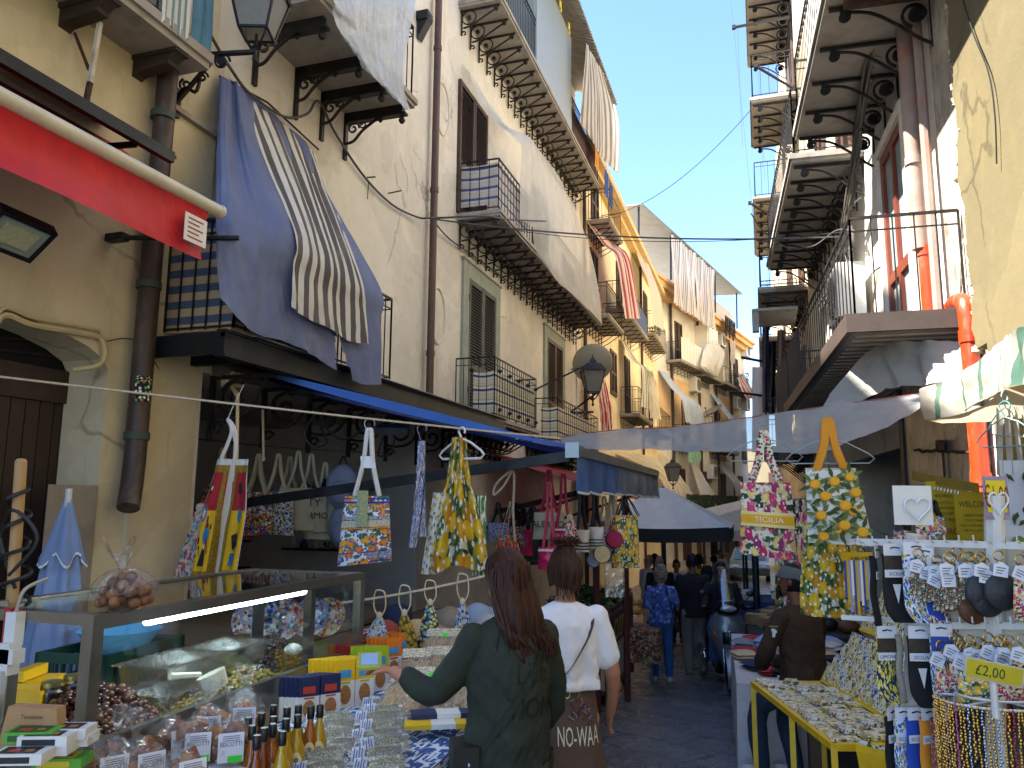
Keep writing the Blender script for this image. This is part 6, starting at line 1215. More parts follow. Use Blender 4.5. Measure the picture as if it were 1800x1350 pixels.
# pasta bags
pas=mat('pasta','b8935a',.45,0,.35,90,.8,70,('e0c48a',.6,60,(1,1,.3)),bd=.01,coat=.4); card=prints('pasta_card','d8d4c4',[(7,.4,['d9b31a','6a8a3a','c9c4b0'],(1,1),.3),(14,.3,['b5382a','3a3a3a','e4e0d4'],(1,1),.6)])
def pasta_tubes(mb,c,a,b,n,lx,ly,h,N=90):
    for i in range(N):
        u,v=rnd(.1,.9),rnd(.1,.9); z=h*(math.sin(u*3.14)*math.sin(v*3.14))**.7*rnd(.75,1.0); q=c+a*((u-.5)*lx)+b*((v-.5)*ly)+n*z; an=rnd(-.6,.6); d=(b*math.cos(an)+a*math.sin(an))*rnd(.015,.024); mb.tube([q-d,q+d],.0055,5)
k=0
for px,py,sc in ((700,1243,1.1),(745,1232,1.),(790,1238,1.),(826,1248,1.1),(730,1205,1.),(775,1200,1),(815,1208,1),(760,1178,1),(800,1178,1),(835,1190,1)):
    p=V(pz_(px,py,TZ+.05)); p.z=TZ+.02+.035*(k>3)+.05*(k>6); t=empty('pasta_bag',p,'clear bag of short twisted pasta with a printed header card, '+('front row' if k<4 else 'middle row' if k<7 else 'back row')+' of the pile','pasta bag','pasta bags piled at the far end of the table')
    R_=Matrix.Rotation(.35+rnd(-.2,.2),3,'Z')@Matrix.Rotation(.55,3,'X'); a,b,n=R_@V((1,0,0)),R_@V((0,1,0)),R_@V((0,0,1)); mb=MB(); cc=p+b*.08; pasta_tubes(mb,cc,a,b,n,.18*sc,.2*sc,.06); pillow(mb,cc,a,b,n,.17*sc,.19*sc,.05); build('pasta',mb,pas,t,True)
    mb=MB(); pillow(mb,cc,a,b,n,.21*sc,.23*sc,.072,0,12,10,.5); build('bag_film',mb,wrapm,t,2); mb=MB(); mb.grid(lambda u,v:cc+a*(.16*(u-.5))+b*(.10+.075*v)+n*(.025+.0*u),2,2,0); 
    if k%2: mb.obox(cc+a*.02+b*.10+n*.027,a*.035,b*.03,n*.002,1)
    build('header_card',mb,[card,greent],t); k+=1
for k,(px,py,m,lb) in enumerate(((735,1278,yl,'yellow and sky blue flat packet lying on the herb packets'),(745,1268,nvy,'navy and white flat packet lying on the yellow packet'))):
    p=V(pz_(px,py,TZ+.04)); mb=MB(); p.z=TZ+.05+.022*k; mb.cbox(p,.12,.1,.02,.5,0); mb.cbox(p+V((.1,.05,0)),.11,.1,.021,.5,1); mb.cbox(p+V((.17,.085,0)),.05,.1,.0215,.5,0); thing('flat_packet',lb,'packet',mb,[m,bwh])
# biscuit bags
bis=[mat('almond_biscuit','a06a38',.7,0,.3,14,.6,40,('5a3318',.5,14,(1,1,1)),bd=.02),mat('dark_biscuit','7a4424',.7,0,.3,14,.6,40,('b58a55',.5,14,(1,1,1)),bd=.02)]
bagm=film('biscuit_bag',(.99,.99,.99),.35,.13,.9,22,.045)
def biscuit_bag(c,h,label,txt,seed,an):
    random.seed(seed); c=V(c); t=empty('biscuit_bag',c,label,'bag of biscuits','knotted clear bags of biscuits at the near end of the table'); mb=MB()
    for i in range(16):
        a=rnd(0,6.28); q=rnd(0,.065); mb.cbox(c+V((q*math.cos(a),q*math.sin(a),rnd(.025,h*.72))),rnd(.04,.06),rnd(.03,.045),rnd(.022,.035),rnd(0,3),i%2,rnd(-1,1),rnd(-1,1))
    bm=MB(); bm.v,bm.f,bm.m=mb.v,mb.f,mb.m; build('biscuits',mb,bis,t)
    lean=V((rnd(-.03,.03),rnd(-.03,.03),0)); R0=.088
    def f(u,v):
        z=v*(h+.09); r=R0*(1+.1*math.sin(u*25+v*3)) if z<h*.62 else (lerp(R0,.012,min(1,(z-h*.62)/(h*.38))) if z<h else .012+.045*max(0,(z-h)/.09)**.8*(1+.5*math.sin(u*19))); r*=min(1,v*9+.5); r*=1+.12*nz(u*7,v*6,seed)
        s=.55 if z>h else 1; return c+lean*v*2+V((r*math.cos(u*6.2832),r*s*math.sin(u*6.2832),z))
    mb=MB(); mb.grid(f,36,30); build('clear_bag',mb,bagm,t,2)
    d=V((math.cos(an),math.sin(an),0)); r=V((-d.y,d.x,0)); lb=c+d*.092+V((0,0,h*.12)); up=(V((0,0,1))-d*.12).normalized(); mb=MB(); mb.obox(lb-r*.045,r*.09,d*.001,up*.10,0)
    mb.text(txt,lb+up*.055+d*.002,r,up,.016,1,.0005,'C',.8); mb.obox(lb-r*.01+d*.002,r*.05,d*.001,up*.022,2); 
    for q in range(3): mb.obox(lb-r*.03+up*(.088-.007*q)+d*.0015,r*.06,d*.001,up*.002,1)
    build('label',mb,[label_w,mat('label_grey_ink','55565e',.7),greent],t)
an0=math.atan2(-2.4,2.0)
for n,(px,py,h,lb) in enumerate(((205,-1.95,.15,'lowest corner of the pile beside the stacked cartons'),(325,-1.9,.15,'front of the pile with a large tilted label'),(405,-1.95,.16,'front right of the pile against the oil bottles'),(255,-2.08,.16,'middle of the pile'),(350,-2.06,.17,'tall one in the middle of the pile'),(428,-2.12,.17,'right of the pile next to the amber bottles'),(192,-2.17,.16,'back left of the pile under the steel post'),(305,-2.17,.16,'back of the pile against the case rail'),(368,-2.17,.16,'back right of the pile against the case rail'))):
    q=px_(px,1300,py); p=V((py,q[1],TZ+.08))
    biscuit_bag(p,h,'clear bag of almond biscuits, '+lb,'BISCOTTI',n+3,an0+rnd(-.35,.3)+.2)
mb=MB(); mb.box(-2.235,1.55,TZ+.002,-1.8,2.78,TZ+.08); thing('biscuit_tray','low white tray carrying the clear bags of almond biscuits','tray',mb,plastic_w)
# cartons, paper bag
blkp=mat('carton_black','17171a',.35,0,.05,5,0); wh2=mat('carton_white','d2d2d0',.4,0,.05,5,0); grn=mat('carton_green','4f9a2f',.45,0,.25,10,0)
def choc(c,rz,label,top):
    c=V(c); t=empty('chocolate_carton',c,label,'carton','flat cartons stacked at the near corner of the table'); mb=MB(); mb.cbox(c+V((0,0,.016)),.15,.085,.032,rz); build('carton',mb,top[0],t); R_=Matrix.Rotation(rz,3,'Z'); mb=MB(); mb.obox(c+R_@V((-.062,-.034,.0323)),R_@V((.11,0,0)),R_@V((0,.066,0)),V((0,0,.0008)),0); mb.obox(c+R_@V((-.04,-.02,.0332)),R_@V((.035,0,0)),R_@V((0,.025,0)),V((0,0,.0005)),1); mb.obox(c+R_@V((.01,-.02,.0332)),R_@V((.025,0,0)),R_@V((0,.025,0)),V((0,0,.0005)),2); mb.obox(c+R_@V((-.06,-.0435,.006)),R_@V((.1,0,0)),R_@V((0,.001,0)),V((0,0,.018)),0); build('print',mb,[top[1],redp,spi],t)
for k,(px,py,z,top,lb) in enumerate(((40,1338,1.0,(wh2,blkp),'white and black carton, front left of the stack'),(85,1322,1.01,(wh2,blkp),'white and black carton, middle of the stack'),(85,1307,1.043,(wh2,blkp),'white and black carton lying on the middle one'),(122,1306,1.01,(wh2,blkp),'white and black carton, right of the stack'),(118,1294,1.043,(wh2,blkp),'white and black carton lying on the right one'),(60,1300,1.0,(grn,mat('carton_dkgreen','1f4a1c',.5)),'green chocolate carton with a dark plant print beside the paper bag'),(110,1345,.97,(grn,mat('carton_lemon','c9b81f',.5)),'green chocolate carton with a yellow print under the white ones'))):
    p=V(px_(px,py,-2.18-(.06 if k==5 else 0))); choc((p.x,p.y,p.z),.38,lb,top)
mb=MB(); mb.box(-2.34,1.5,TZ,-2.0,2.05,.965); thing('display_box','low cardboard display box under the stacked cartons','box',mb,mat('kraft_card','9c7a52',.8))
p=V(px_(52,1290,-2.28)); mb=MB(); R_=Matrix.Rotation(.3,3,'Z'); P3=lambda x,y,z:p+R_@V((x,y,z))
mb.prism([P3(-.11,0,-.09),P3(.1,0,-.09),P3(.075,.01,.075),P3(-.085,.01,.08)],R_@V((0,.05,0))); t=tag(build('paper_bag',mb,mat('kraft_paper','a07d55',.85,0,.1,6,.4,15)),'brown paper bag with handwriting leaning behind the green carton','paper bag')
mb=MB(); 
for k,w_ in enumerate(('Tavolette','cioccolato','di Modica','Sicilia')): mb.text(w_,P3(0,-.004+.0035*(2-k),.045-.026*k),R_@V((1,0,.0)),R_@V((0,.06,1)),.013,0,.003)
build('handwriting',mb,ink,t)
# rope with printed pouches, caps row, hat table
RA_,RB_=V(dep(600,1060,4.75)),V(dep(900,1000,5.1)); mb=MB(); mb.tube(sag(RA_,RB_,.02,12),.008,5); thing('pouch_rope','white twisted rope carrying four printed bottle pouches behind the counter','rope',mb,rope_m)
pp=[prints('pale_blue_print','c2cdd8',[(7,.4,['6f9cc8','4a7ab0','c9b86a'],(1,1),.3),(13,.3,['e4e6e8','3a5a94'],(1,1),.5)]),prints('pineapple_print','37401c',[(7,.46,['c99a2a','b5861f'],(1,.8),.2),(14,.25,['5a6a2a'],(1,1),.2)]),prints('navy_lemon_print','1c2430',[(8,.44,['c9c26a','d8d2b0','7aa0b8'],(.9,1.2),.3),(14,.25,['4a6a3a'],(1,1),.1)]),prints('blue_gold_print','9fb0cc',[(9,.44,['2a4288','3f5aa0'],(1,1),.4),(8,.3,['c9a83a','e0d6a0'],(1,1),.2)])]
for k,(px,ptop,pb,lb,wd) in enumerate(((668,1085,1132,'pale blue',.13),(712,1080,1138,'dark pineapple print',.12),(757,1062,1128,'navy lemon print',.125),(814,1060,1128,'blue and gold tile print',.115))):
    q=online(px,RA_,RB_); d=q-V(CAM); dist=d.dot(V(FW)); drop=(ptop-proj(q)[1])/F*dist; h=(pb-ptop)/F*dist; t=empty('bottle_pouch',q,lb+' bottle pouch with a cream knotted strap on the white rope','pouch'); rx=(-.14,.2,0,0)[k]
    mb=MB(); c=q-up*drop; mb.grid(lambda u,v:c+axA*((.022+(wd/2-.02)*math.sin(min(1,v*1.15)*2.0)**.8)*math.cos(u*6.283)*(1-.25*max(0,v-.8)/.2)+rx*v*h)+nA*(.03*math.sin(u*6.283))-up*v*h*1.35,18,12); build('pouch',mb,pp[k],t,2)
    mb=MB(); mb.tube(catmull([c,c-axA*.035+up*drop*.5,q-axA*.03+up*.02,q+axA*.0+up*.03,q+axA*.03+up*.01,c+axA*.035+up*drop*.4,c],5),.013,6,flat=.4); mb.ell(c+up*.01,.02,.02,.03,8); build('strap',mb,canvas,t,True)
mb=MB(); mb.box(-3.3,4.75,.74,-1.75,7.4,.78); mb.box(-3.28,4.77,0,-1.8,7.3,.74,1); thing('hat_table','low covered table heaped with caps behind the seasoning boxes','table',mb,[mat('table_board','6b5a46'),mat('dark_cover','1c1c1f',.9)])
def cap(c,ang,m,label,r=.085,tilt=0,bm=None):
    c=V(c); t=empty('cap',c,label,'cap','caps lined up on the hat table'); R_=Matrix.Rotation(ang,3,'Z')@Matrix.Rotation(tilt,3,'X'); mb=MB()
    mb.grid(lambda u,v:c+R_@V((r*math.cos(u*6.283)*math.cos(v*1.57),r*1.1*math.sin(u*6.283)*math.cos(v*1.57),r*1.15*math.sin(v*1.57))),18,7); build('crown',mb,m,t,2)
    mb=MB(); mb.grid(lambda u,v:c+R_@V((r*1.0*math.sin((u-.5)*2.6)*(1),-r*(.95*math.cos((u-.5)*2.6)+.75*v*math.cos((u-.5)*2.9)),.004-.015*v-.02*abs(u-.5))),12,4); build('brim',mb,bm or m,t,2); return t
for k,(px,py,cc,nm) in enumerate(((706,1165,'1f4a34','dark green'),(720,1163,'6a6a66','grey'),(734,1160,'161616','black'),(748,1158,'e0581a','orange'),(762,1157,'17181c','charcoal'),(776,1152,'1f6a80','teal'),(790,1149,'b8b42a','lime'),(803,1146,'d87a9a','pink'),(818,1146,'2a1216','dark maroon'),(830,1145,'a5202a','red'),(842,1146,'c9a84a','sand'),(852,1147,'d4d2ce','white'),(862,1147,'22345f','navy'),(872,1147,'cf9a94','rose'))):
    p=V(dep(px,py,4.85+k*.02)); cap((p.x,p.y,p.z-.05),.2,mat('cap_'+nm.replace(' ','_'),cc,.85,0,.08,8,.2,40),nm+' cap in the tight row of caps behind the seasoning boxes',.085,-.9)
for k,(px,py,m,lb) in enumerate(((683,1135,prints('white_sun_print','d8d4d2',[(3,.36,['b5562a','c98a3a'],(1,1),.2),(9,.25,['3a3a44','c9382a'],(1,1),.5)]),'white cap with orange sun prints'),(655,1125,P_mix,'bright patchwork cap beside the white one'),(678,1112,mat('cap_rust','8a3a30',.9),'rust red knitted cap'),(735,1110,mat('cap_straw','b59a70',.9,0,.2,60,.3),'woven straw cap'),(765,1118,striped('brown_stripe_cap',[(0,'8a6a50'),(.35,'cfc4b0'),(.5,'4a3430'),(.75,'b59a80')],14,1,.9,0),'brown striped beret'),(860,1100,striped('grey_stripe_cap',[(0,'7a7a7a'),(.5,'cfcfca')],12,1,.9,0),'grey striped beret'),(840,1080,mat('cap_blue_wh','8a9ab0',.9),'pale blue cap'),(700,1080,mat('cap_navy2','1a2440',.9),'navy cap in shadow'),(790,1085,mat('cap_beige','9a8a74',.9),'beige cap in shadow'))):
    p=V(dep(px,py,5.1+.12*k)); cap((p.x,p.y,max(.78,p.z-.05)),.5*k,m,lb+' on the heaped hat table',.12,-.5)
# ================= inside the shop
def shelf(s0,s1,x,z,label):
    mb=MB(); mb.box(x-.3,s0,z,x,s1,z+.025); 
    for y in (s0+.1,s1-.13): mb.box(x-.3,y,z-.12,x-.27,y+.03,z)
    return thing('wall_shelf',label,'shelf',mb,mat('shelf_dark','241d19',.7),'shelves on the shop walls')
SX=-7.6
random.seed(21)
smalls=[P_mix,P_tile,P_orange,P_tilebw,prints('ceramic_print','cfc6b4',[(9,.4,['8a3a2a','2a4a86','c9a83a'],(1,1),.3)],kind='Object',rough=.2)]
def vase(c,k,label,grp): mb=MB(); h=rnd(.10,.2); r=rnd(.04,.07); mb.lathe([(r*.6,0),(r,h*.35),(r*.7,h*.7),(r*.4,h*.8),(r*.55,h),(r*.45,h)],c,12); return thing('ceramic_jar',label,'ceramic jar',mb,smalls[k%5],grp,True)
for n,(z,s0,s1) in enumerate(((1.62,8.2,10.4),(1.2,7.9,10.4),(.8,8.0,10.4))):
    shelf(s0,s1,-7.6,z,('top','middle','lowest')[n]+' shelf of ceramics on the grey back wall of the shop')
    for i in range(12): vase((-7.75+rnd(-.06,.06),lerp(s0+.12,s1-.12,i/11),z+.025),int(rnd(0,5)),'small painted ceramic jar on the '+('top','middle','lowest')[n]+' shelf at the back of the shop','ceramic jars on the shop shelves')
for n,(z,x0,x1) in enumerate(((2.0,-7.0,-5.6),(1.55,-7.0,-5.6),(1.1,-7.0,-5.4))):
    mb=MB(); mb.box(x0,10.3,z,x1,10.6,z+.025); thing('wall_shelf',('top','middle','lowest')[n]+' shelf on the side wall of the shop','shelf',mb,mat('shelf_dark','241d19'),'shelves on the shop walls')
    for i in range(8): vase((lerp(x0+.1,x1-.1,i/7),10.45,z+.025),int(rnd(0,5)),'small painted ceramic jar on the '+('top','middle','lowest')[n]+' shelf of the side wall','ceramic jars on the shop shelves')
SH=((392,842,790,P_mix,'multicoloured print','small'),(455,865,800,P_mix,'multicoloured print','long'),(490,870,800,P_tile,'blue tile print','long'),(425,870,810,P_floral,'floral print','long'),(525,862,795,canvas,'plain canvas','long'),(548,868,800,canvas,'lettered canvas','long'),(572,880,815,canvas,'second plain canvas','long'),(510,872,805,P_orange,'orange fruit print','long'))
for k,(px,pyb,pyt,m,nm,_) in enumerate(SH):
    d=8.3+.1*k; tp=V(dep(px,pyt,d)); w=.36; t,P,c,ax,nn,bag=tote(tp,w,.46,.40,AL+rnd(-.3,.3),m,nm+' tote bag on the wire deep in the shop'+(' nearest the doorway' if k==0 else ''),canvas,strap_w=.03,depth=.05,tilt=rnd(-.1,.1))
    if k==5:
        mb=MB(); mb.text('CITY',P(.5,.38,-.09),ax,up,.085,0,.0); mb.text('PALERMO',P(.5,.68,-.09),ax,up,.07,0,.0); build('lettering',mb,ink,bag)
for k,(px,py,d,m,lb) in enumerate(((602,855,8.6,P_tilebw,'upper navy and white rucksack at the back of the shop'),(606,925,8.6,P_tilebw,'lower navy and white rucksack at the back of the shop'))):
    c=V(dep(px,py,d)); t=empty('rucksack',c,lb,'rucksack'); mb=MB(); mb.ell(c,.2,.13,.25,14,0); mb.ell(c+V((.05,-.13,-.06)),.14,.06,.13,12); b=build('body',mb,m,t,2); mb=MB(); mb.tube(catmull([c+V((-.05,0,.24)),c+V((0,0,.33)),c+V((.05,0,.24))],5),.012,5); build('strap',mb,ink,t)
for k,(px,py,d,r,m,lb) in enumerate(((450,1092,5.6,.17,P_tile,'large painted plate'),(497,1090,5.7,.14,prints('red_blue_plate','d6d4d0',[(6,.44,['2a4a96','b5382a'],(1,1),.2),(11,.33,['d8d4cc','c9a23a'],(1,1),.4)]),'oval painted tile with red flowers'),(545,1085,5.8,.13,prints('sky_tile','7fb0d0',[(6,.42,['3f7ab0','d4d8da','b5562a'],(1,1),.2)]),'sky blue painted tile'),(575,1085,5.9,.13,P_orange,'painted tile with fruit'),(470,1110,5.5,.1,P_floral,'small painted dish'))):
    c=V(dep(px,py,d)); dr=(V(CAM)-c+V((0,0,.6))).normalized(); mb=MB(); mb.lathe([(0,.0),(r*.6,.0),(r*.72,.012),(r,.03),(r*1.0,.022),(r*.7,-.005),(0,-.008)],c,24,0,dr,sx=1,sy=1.15 if k else 1)
    me=mb; uvs=None
    thing('painted_plate',lb+' standing behind the olive counter','plate',mb,prints('plate_print_%d'%k,('8f9cc0','b59a90','6f9cc0','c0a070','8fa080')[k],[(16,.5,[('2a4a96','b5382a','3f7ab0','d9902a','2f6a4a')[k],'e0dcd2','34518f'],(1,1),.2),(26,.4,['c9a23a','1d2f66','e4e2dc','b5382a'],(1,1),.4)],kind='Object',rough=.15,coat=.4),None,True)
mb=MB(); mb.box(-4.9,4.75,.78,-3.35,7.2,.82); mb.box(-4.85,4.8,-.1,-3.4,7.1,.78,1); thing('plate_bench','dark bench behind the counter carrying painted plates','bench',mb,[mat('table_board','6b5a46'),mat('dark_cover','1c1c1f')])
mb=MB(); 
mb.tube(catmull([V(dep(q[0],q[1],7.6)) for q in ((560,720),(535,760),(550,785),(575,775),(560,740),(600,772),(640,750),(650,700))],6),.012,5); mb.tube(catmull([V(dep(q[0],q[1],7.4)) for q in ((665,720),(675,760),(665,800),(690,790),(695,735))],6),.01,5); thing('loose_cables','black cable loops hanging from the shop ceiling','cable',mb,cable_d)
mb=MB(); c=V(dep(690,755,7.2)); mb.cbox(c,.3,.2,.07,.3,0,.3); thing('ceiling_lamp','dark flat spotlight hanging under the blue awning','lamp',mb,steel_dk)
mb=MB(); mb.tube([V(dep(462,720,7.6)),V(dep(463,805,7.6))],.012,5); mb.ell(V(dep(463,806,7.6)),.02,.02,.03,6); thing('knotted_rope','short knotted rope end hanging from the canopy','rope',mb,rope_m)
# ================= people
def skin(nm,c): return mat('skin_'+nm,c,.55,0,.08,9,.1,60)
SK={'tan':skin('tan','a9745a'),'pale':skin('pale','b98470'),'dark':skin('dark','6b4432'),'pink':skin('pink','c08a78')}
hairm={}
def hair_mat(nm,c1,c2):
    if nm in hairm: return hairm[nm]
    m,nt,b=_nt('hair_'+nm); co=coord(nt,'Object',(60,60,2.5)); f=noi(nt,co,1.5,4,.6); c=ramp(nt,f,[(.3,hx(c1)),(.7,hx(c2))]); nt.links.new(c,b.inputs['Base Color']); b.inputs['Roughness'].default_value=.55; b.inputs['Specular IOR Level'].default_value=.25; bumpn(nt,b,f,.6,.01); hairm[nm]=m; return m
H_br=hair_mat('brown','180b07','45231400'[:6]); H_dk=hair_mat('dark','1a0e08','452a1c'); H_gy=hair_mat('grey','5f584e','9a9184'); H_bk=hair_mat('black','08080a','1a1818')
def hand(mb,w,d,side,H,curl=.5,pn=None):
    """palm, four unequal bent fingers and a thumb from the palm's side"""
    w=V(w); d=V(d).normalized(); n=(V(pn) if pn else d.cross(V((0,1,0)))).normalized(); n=(n-d*n.dot(d)).normalized(); s=d.cross(n)*side; k=H/1.7
    pc=w+d*.045*k; rot=Matrix((s,n,d)).transposed(); mb.ell(pc,.036*k,.016*k,.052*k,10,0,rot)
    for i,(o,L_) in enumerate(((-.027,.068),(-.009,.078),(.009,.072),(.026,.056))):
        a=w+d*.08*k+s*o*k; p=[a]; q=d.copy(); L_*=k
        for j in range(3):
            q=(q*math.cos(curl*(.5+.3*j))+n*math.sin(curl*(.5+.3*j))).normalized(); p.append(p[-1]+q*L_*(.42,.33,.25)[j])
        mb.tube(p,[.0092*k,.0088*k,.0082*k,.006*k],7)
    a=w+d*.025*k-s*.03*k; mb.tube([a,a+(d*.6-s*.8+n*.25).normalized()*.035*k,a+(d*.85-s*.85+n*.5).normalized()*.06*k],[.0115*k,.010*k,.007*k],7)
def limb(mb,pts,rad,n=10,st=4):
    P_=catmull(pts,st); m=len(P_)-1; k=len(rad)-1; rr=[]
    for i in range(m+1):
        t=i/m*k; j=min(int(t),k-1); rr.append(lerp(rad[j],rad[j+1],t-j))
    mb.tube(P_,rr,n); mb.ell(P_[0],rr[0],rr[0],rr[0],n); mb.ell(P_[-1],rr[-1],rr[-1],rr[-1],n)
def sect(mb,secs,n=24,m=0,cap=True):
    mb.loft([[V((cx+rx*math.cos(2*math.pi*k/n),cy+ry*math.sin(2*math.pi*k/n),z)) for k in range(n)] for z,rx,ry,cx,cy in secs],m,cap)
def person(loc,rot,H,label,sk,arms,legs,top,bottom,hair,lean=(0,0),voxel=.011,sleeve=.5,hem=.47,loose=1.0,headrot=0.0,female=True,shoes='dark',curl=.5,fold=.006,collar=False,skirt=False,hemcurve=0,nod=0.0,sex=None,group=None,pleg=1.0):
    loc=V(loc); t=empty('person',loc,label,'person',group); k=H; R_=Matrix.Rotation(rot,4,'Z'); M=Matrix.Translation(loc)@R_
    lx,ly=lean; sh=lambda z:V((lx*(z-.52)/.4,ly*(z-.52)/.4,0)) if z>.52 else V((0,0,0))
    Z=lambda x,y,z:(V((x,y,z))+sh(z))*k
    sw=.105 if female else .122
    mb=MB(); hd=Z(0,.015,.932); 
    RH=Matrix.Rotation(headrot,3,'Z')@Matrix.Rotation(nod,3,'X')
    hp=lambda x,y,z:hd+RH@(V((x,y,z))*k)
    mb.ell(hd,.043*k,.054*k,.064*k,16,0,RH); mb.ell(hp(0,.018,-.03),.034*k,.036*k,.038*k,12,0,RH); mb.ell(hp(0,.052,-.012),.007*k,.013*k,.011*k,8,0,RH); mb.ell(hp(0,.05,.016),.026*k,.008*k,.007*k,8,0,RH); mb.ell(hp(0,.045,-.036),.016*k,.009*k,.008*k,8,0,RH)
    for s in (-1,1): mb.ell(hp(s*.043,-.002,-.004),.006*k,.012*k,.018*k,8,0,RH)
    limb(mb,[Z(0,-.005,.80),Z(0,.002,.86),hp(0,-.004,-.03)],[.038*k,.03*k,.03*k])
    mb.ell(Z(0,0,.72),.08*k,.05*k,.10*k,14); mb.ell(Z(0,0,.62),.075*k,.052*k,.09*k,14); mb.ell(Z(0,0,.53),.085*k,.06*k,.07*k,14)
    A=[]
    for s,(el,wr,hd_) in zip((-1,1),arms):
        p0=Z(s*sw*.92,-.005,.79); e=V(el)*k+sh(el[2])*k; w_=V(wr)*k+sh(wr[2])*k; limb(mb,[p0,e,w_],[.026*k,.025*k,.024*k,.019*k,.0155*k]); hand(mb,w_,V(hd_),s,H,curl); A.append((p0,e,w_)); mb.ell(Z(s*sw*.7,0,.79),.032*k,.03*k,.03*k,10)
    Lg=[]
    for s,(kn,an,toe) in zip((-1,1),legs):
        p0=V((s*.048,0,.5))*k; kk=V(kn)*k; a=V(an)*k; limb(mb,[p0,kk,a],[.056*k,.043*k,.033*k,.033*k,.021*k]); Lg.append((p0,kk,a,V(toe)))
    bm=fuse(mb,voxel*.75 if voxel<.012 else voxel,2); bm.xf(M); body=build('body',bm,SK[sk],t,2,origin=loc)
    # eyes, brows and lips
    mb=MB()
    for s in (-1,1): mb.ell(hp(s*.018,.047,.004),.0075*k,.005*k,.0045*k,8,0,RH); mb.ell(hp(s*.018,.0505,.004),.0035*k,.003*k,.0035*k,6,1,RH); mb.ell(hp(s*.018,.052,.017),.012*k,.004*k,.0025*k,6,1,RH)
    mb.ell(hp(0,.0535,-.034),.012*k,.004*k,.0035*k,8,2,RH); mb.xf(M); build('face',mb,[mat('eye_white','c9c4be',.3,0,0,1,0),mat('dark_eye','15100d',.3,0,0,1,0),mat('lips','8a4a42',.5,0,0,1,0)],body,2)
    # shirt
    mb=MB(); q=loose; z0=hem
    if top:
        sect(mb,[(z*k,rx*k,ry*k,sh(z).x*k,sh(z).y*k) for z,rx,ry in ((.838,.034,.034),(.828,.056,.044),(.816,.08,.05),(.80,sw*.95,.056),(.77,sw*1.0,.066*min(q,1.08)),(.70,.102*q**.7,.07*q),(.62,.09*q,.067*q),(.54,.095*q,.07*q),(z0+.02,.098*q,.074*q),(z0,.099*q,.075*q)) if z>=z0])
        for p0,e,w_ in A:
            if sleeve<=.5: limb(mb,[p0,p0.lerp(e,sleeve*2)],[.036*k*q**.5,.037*k*q**.5])
            else: f=(sleeve-.5)*2; limb(mb,[p0,e,e.lerp(w_,f)],[.036*k*q**.5,.034*k*q**.5,.032*k*q**.5,.028*k*q**.5])
            mb.ell(p0,.036*k,.038*k,.034*k,10)
        sm=fuse(mb,voxel,3)
        sd=rnd(0,60); nv=[]
        for x,y,z in sm.v:
            c=V((x,y,0))-V((sh(z/k).x*k,sh(z/k).y*k,0)); r=max(c.length,.01); w_=nz(x*9/k+sd,y*9/k,z*5/k+x*6)+.6*nz(x*18+z*9,y*18,z*12+sd)+.3*nz(x*40,y*40,z*24-x*20); low=max(0,1-(z/k-hem)/.2) if z/k<hem+.2 else 0
            fl=.6*low*math.sin(math.atan2(c.y,c.x)*7+sd) ; d=(w_+fl)*fold*(1+low)*(1 if z/k<.82 else .3); zz=z
            if hemcurve and z/k<hem+.06: zz=z+hemcurve*k*(abs(c.x)/(.1*k))**2*.5
            nv.append((x+c.x/r*d,y+c.y/r*d,zz))
        sm.v=nv; sm.xf(M); shirt=build('shirt',sm,top,t,2,origin=loc)
    else: shirt=None
    mb=MB()
    if skirt:
        sect(mb,[(z*k,rx*k,ry*k,0,0) for z,rx,ry in ((.625,.078,.06),(.585,.088,.066),(.50,.1,.078),(.42,.108,.09),(.34,.122,.105),(.285,.135,.115))],40)
        sd=3; nv=[]
        for x,y,z in mb.v:
            a=math.atan2(y,x); g=max(0,(.55-z/k)/.27); r=1+.07*g*math.sin(a*6+1)+.04*g*math.sin(a*11); nv.append((x*r,y*r,z+.012*g*math.sin(a*6)))
        mb.v=nv; mb.xf(M); low=build('skirt',mb,bottom,t,True,origin=loc)
    else:
        sect(mb,[(z*k,rx*k,ry*k,0,0) for z,rx,ry in ((.60,.083,.06),(.56,.09,.066),(.50,.094,.072),(.47,.088,.068))])
        for p0,kk,a,toe in Lg: limb(mb,[p0,kk,a.lerp(kk,.06)],[.062*k*pleg,.052*k*pleg,.044*k*pleg,.04*k*pleg,.034*k*pleg])
        sm=fuse(mb,voxel,3); sm.v=[(x+fold*.7*nz(x*14,y*14,z*7),y+fold*.7*nz(x*14+9,y*14,z*7),z) for x,y,z in sm.v]; sm.xf(M); low=build('trousers',sm,bottom,t,2,origin=loc)
    shm={'dark':mat('shoe_dark','26231f',.6),'white':mat('shoe_white','b9b6b2',.6),'grey':mat('shoe_grey','7d7870',.7)}[shoes]
    for p0,kk,a,toe in Lg:
        mb=MB(); d=toe.normalized(); s_=Vector((-d.y,d.x,0)).normalized(); rot=Matrix((s_,d,s_.cross(d))).transposed(); mb.ell(a+d*.045*k-V((0,0,.014*k)),.027*k,.078*k,.026*k,12,0,rot); mb.ell(a-V((0,0,.002*k)),.027*k,.034*k,.03*k,10,0,rot); mb.ell(a+d*.045*k-V((0,0,.03*k)),.03*k,.083*k,.012*k,12,0,rot); mb.xf(M); build('shoe',mb,shm,t,2,origin=M@(a-V((0,0,.04*k))))
    # hair
    kind,hm=hair; mb=MB(); base=lambda gx=1.06,y0=.012:None
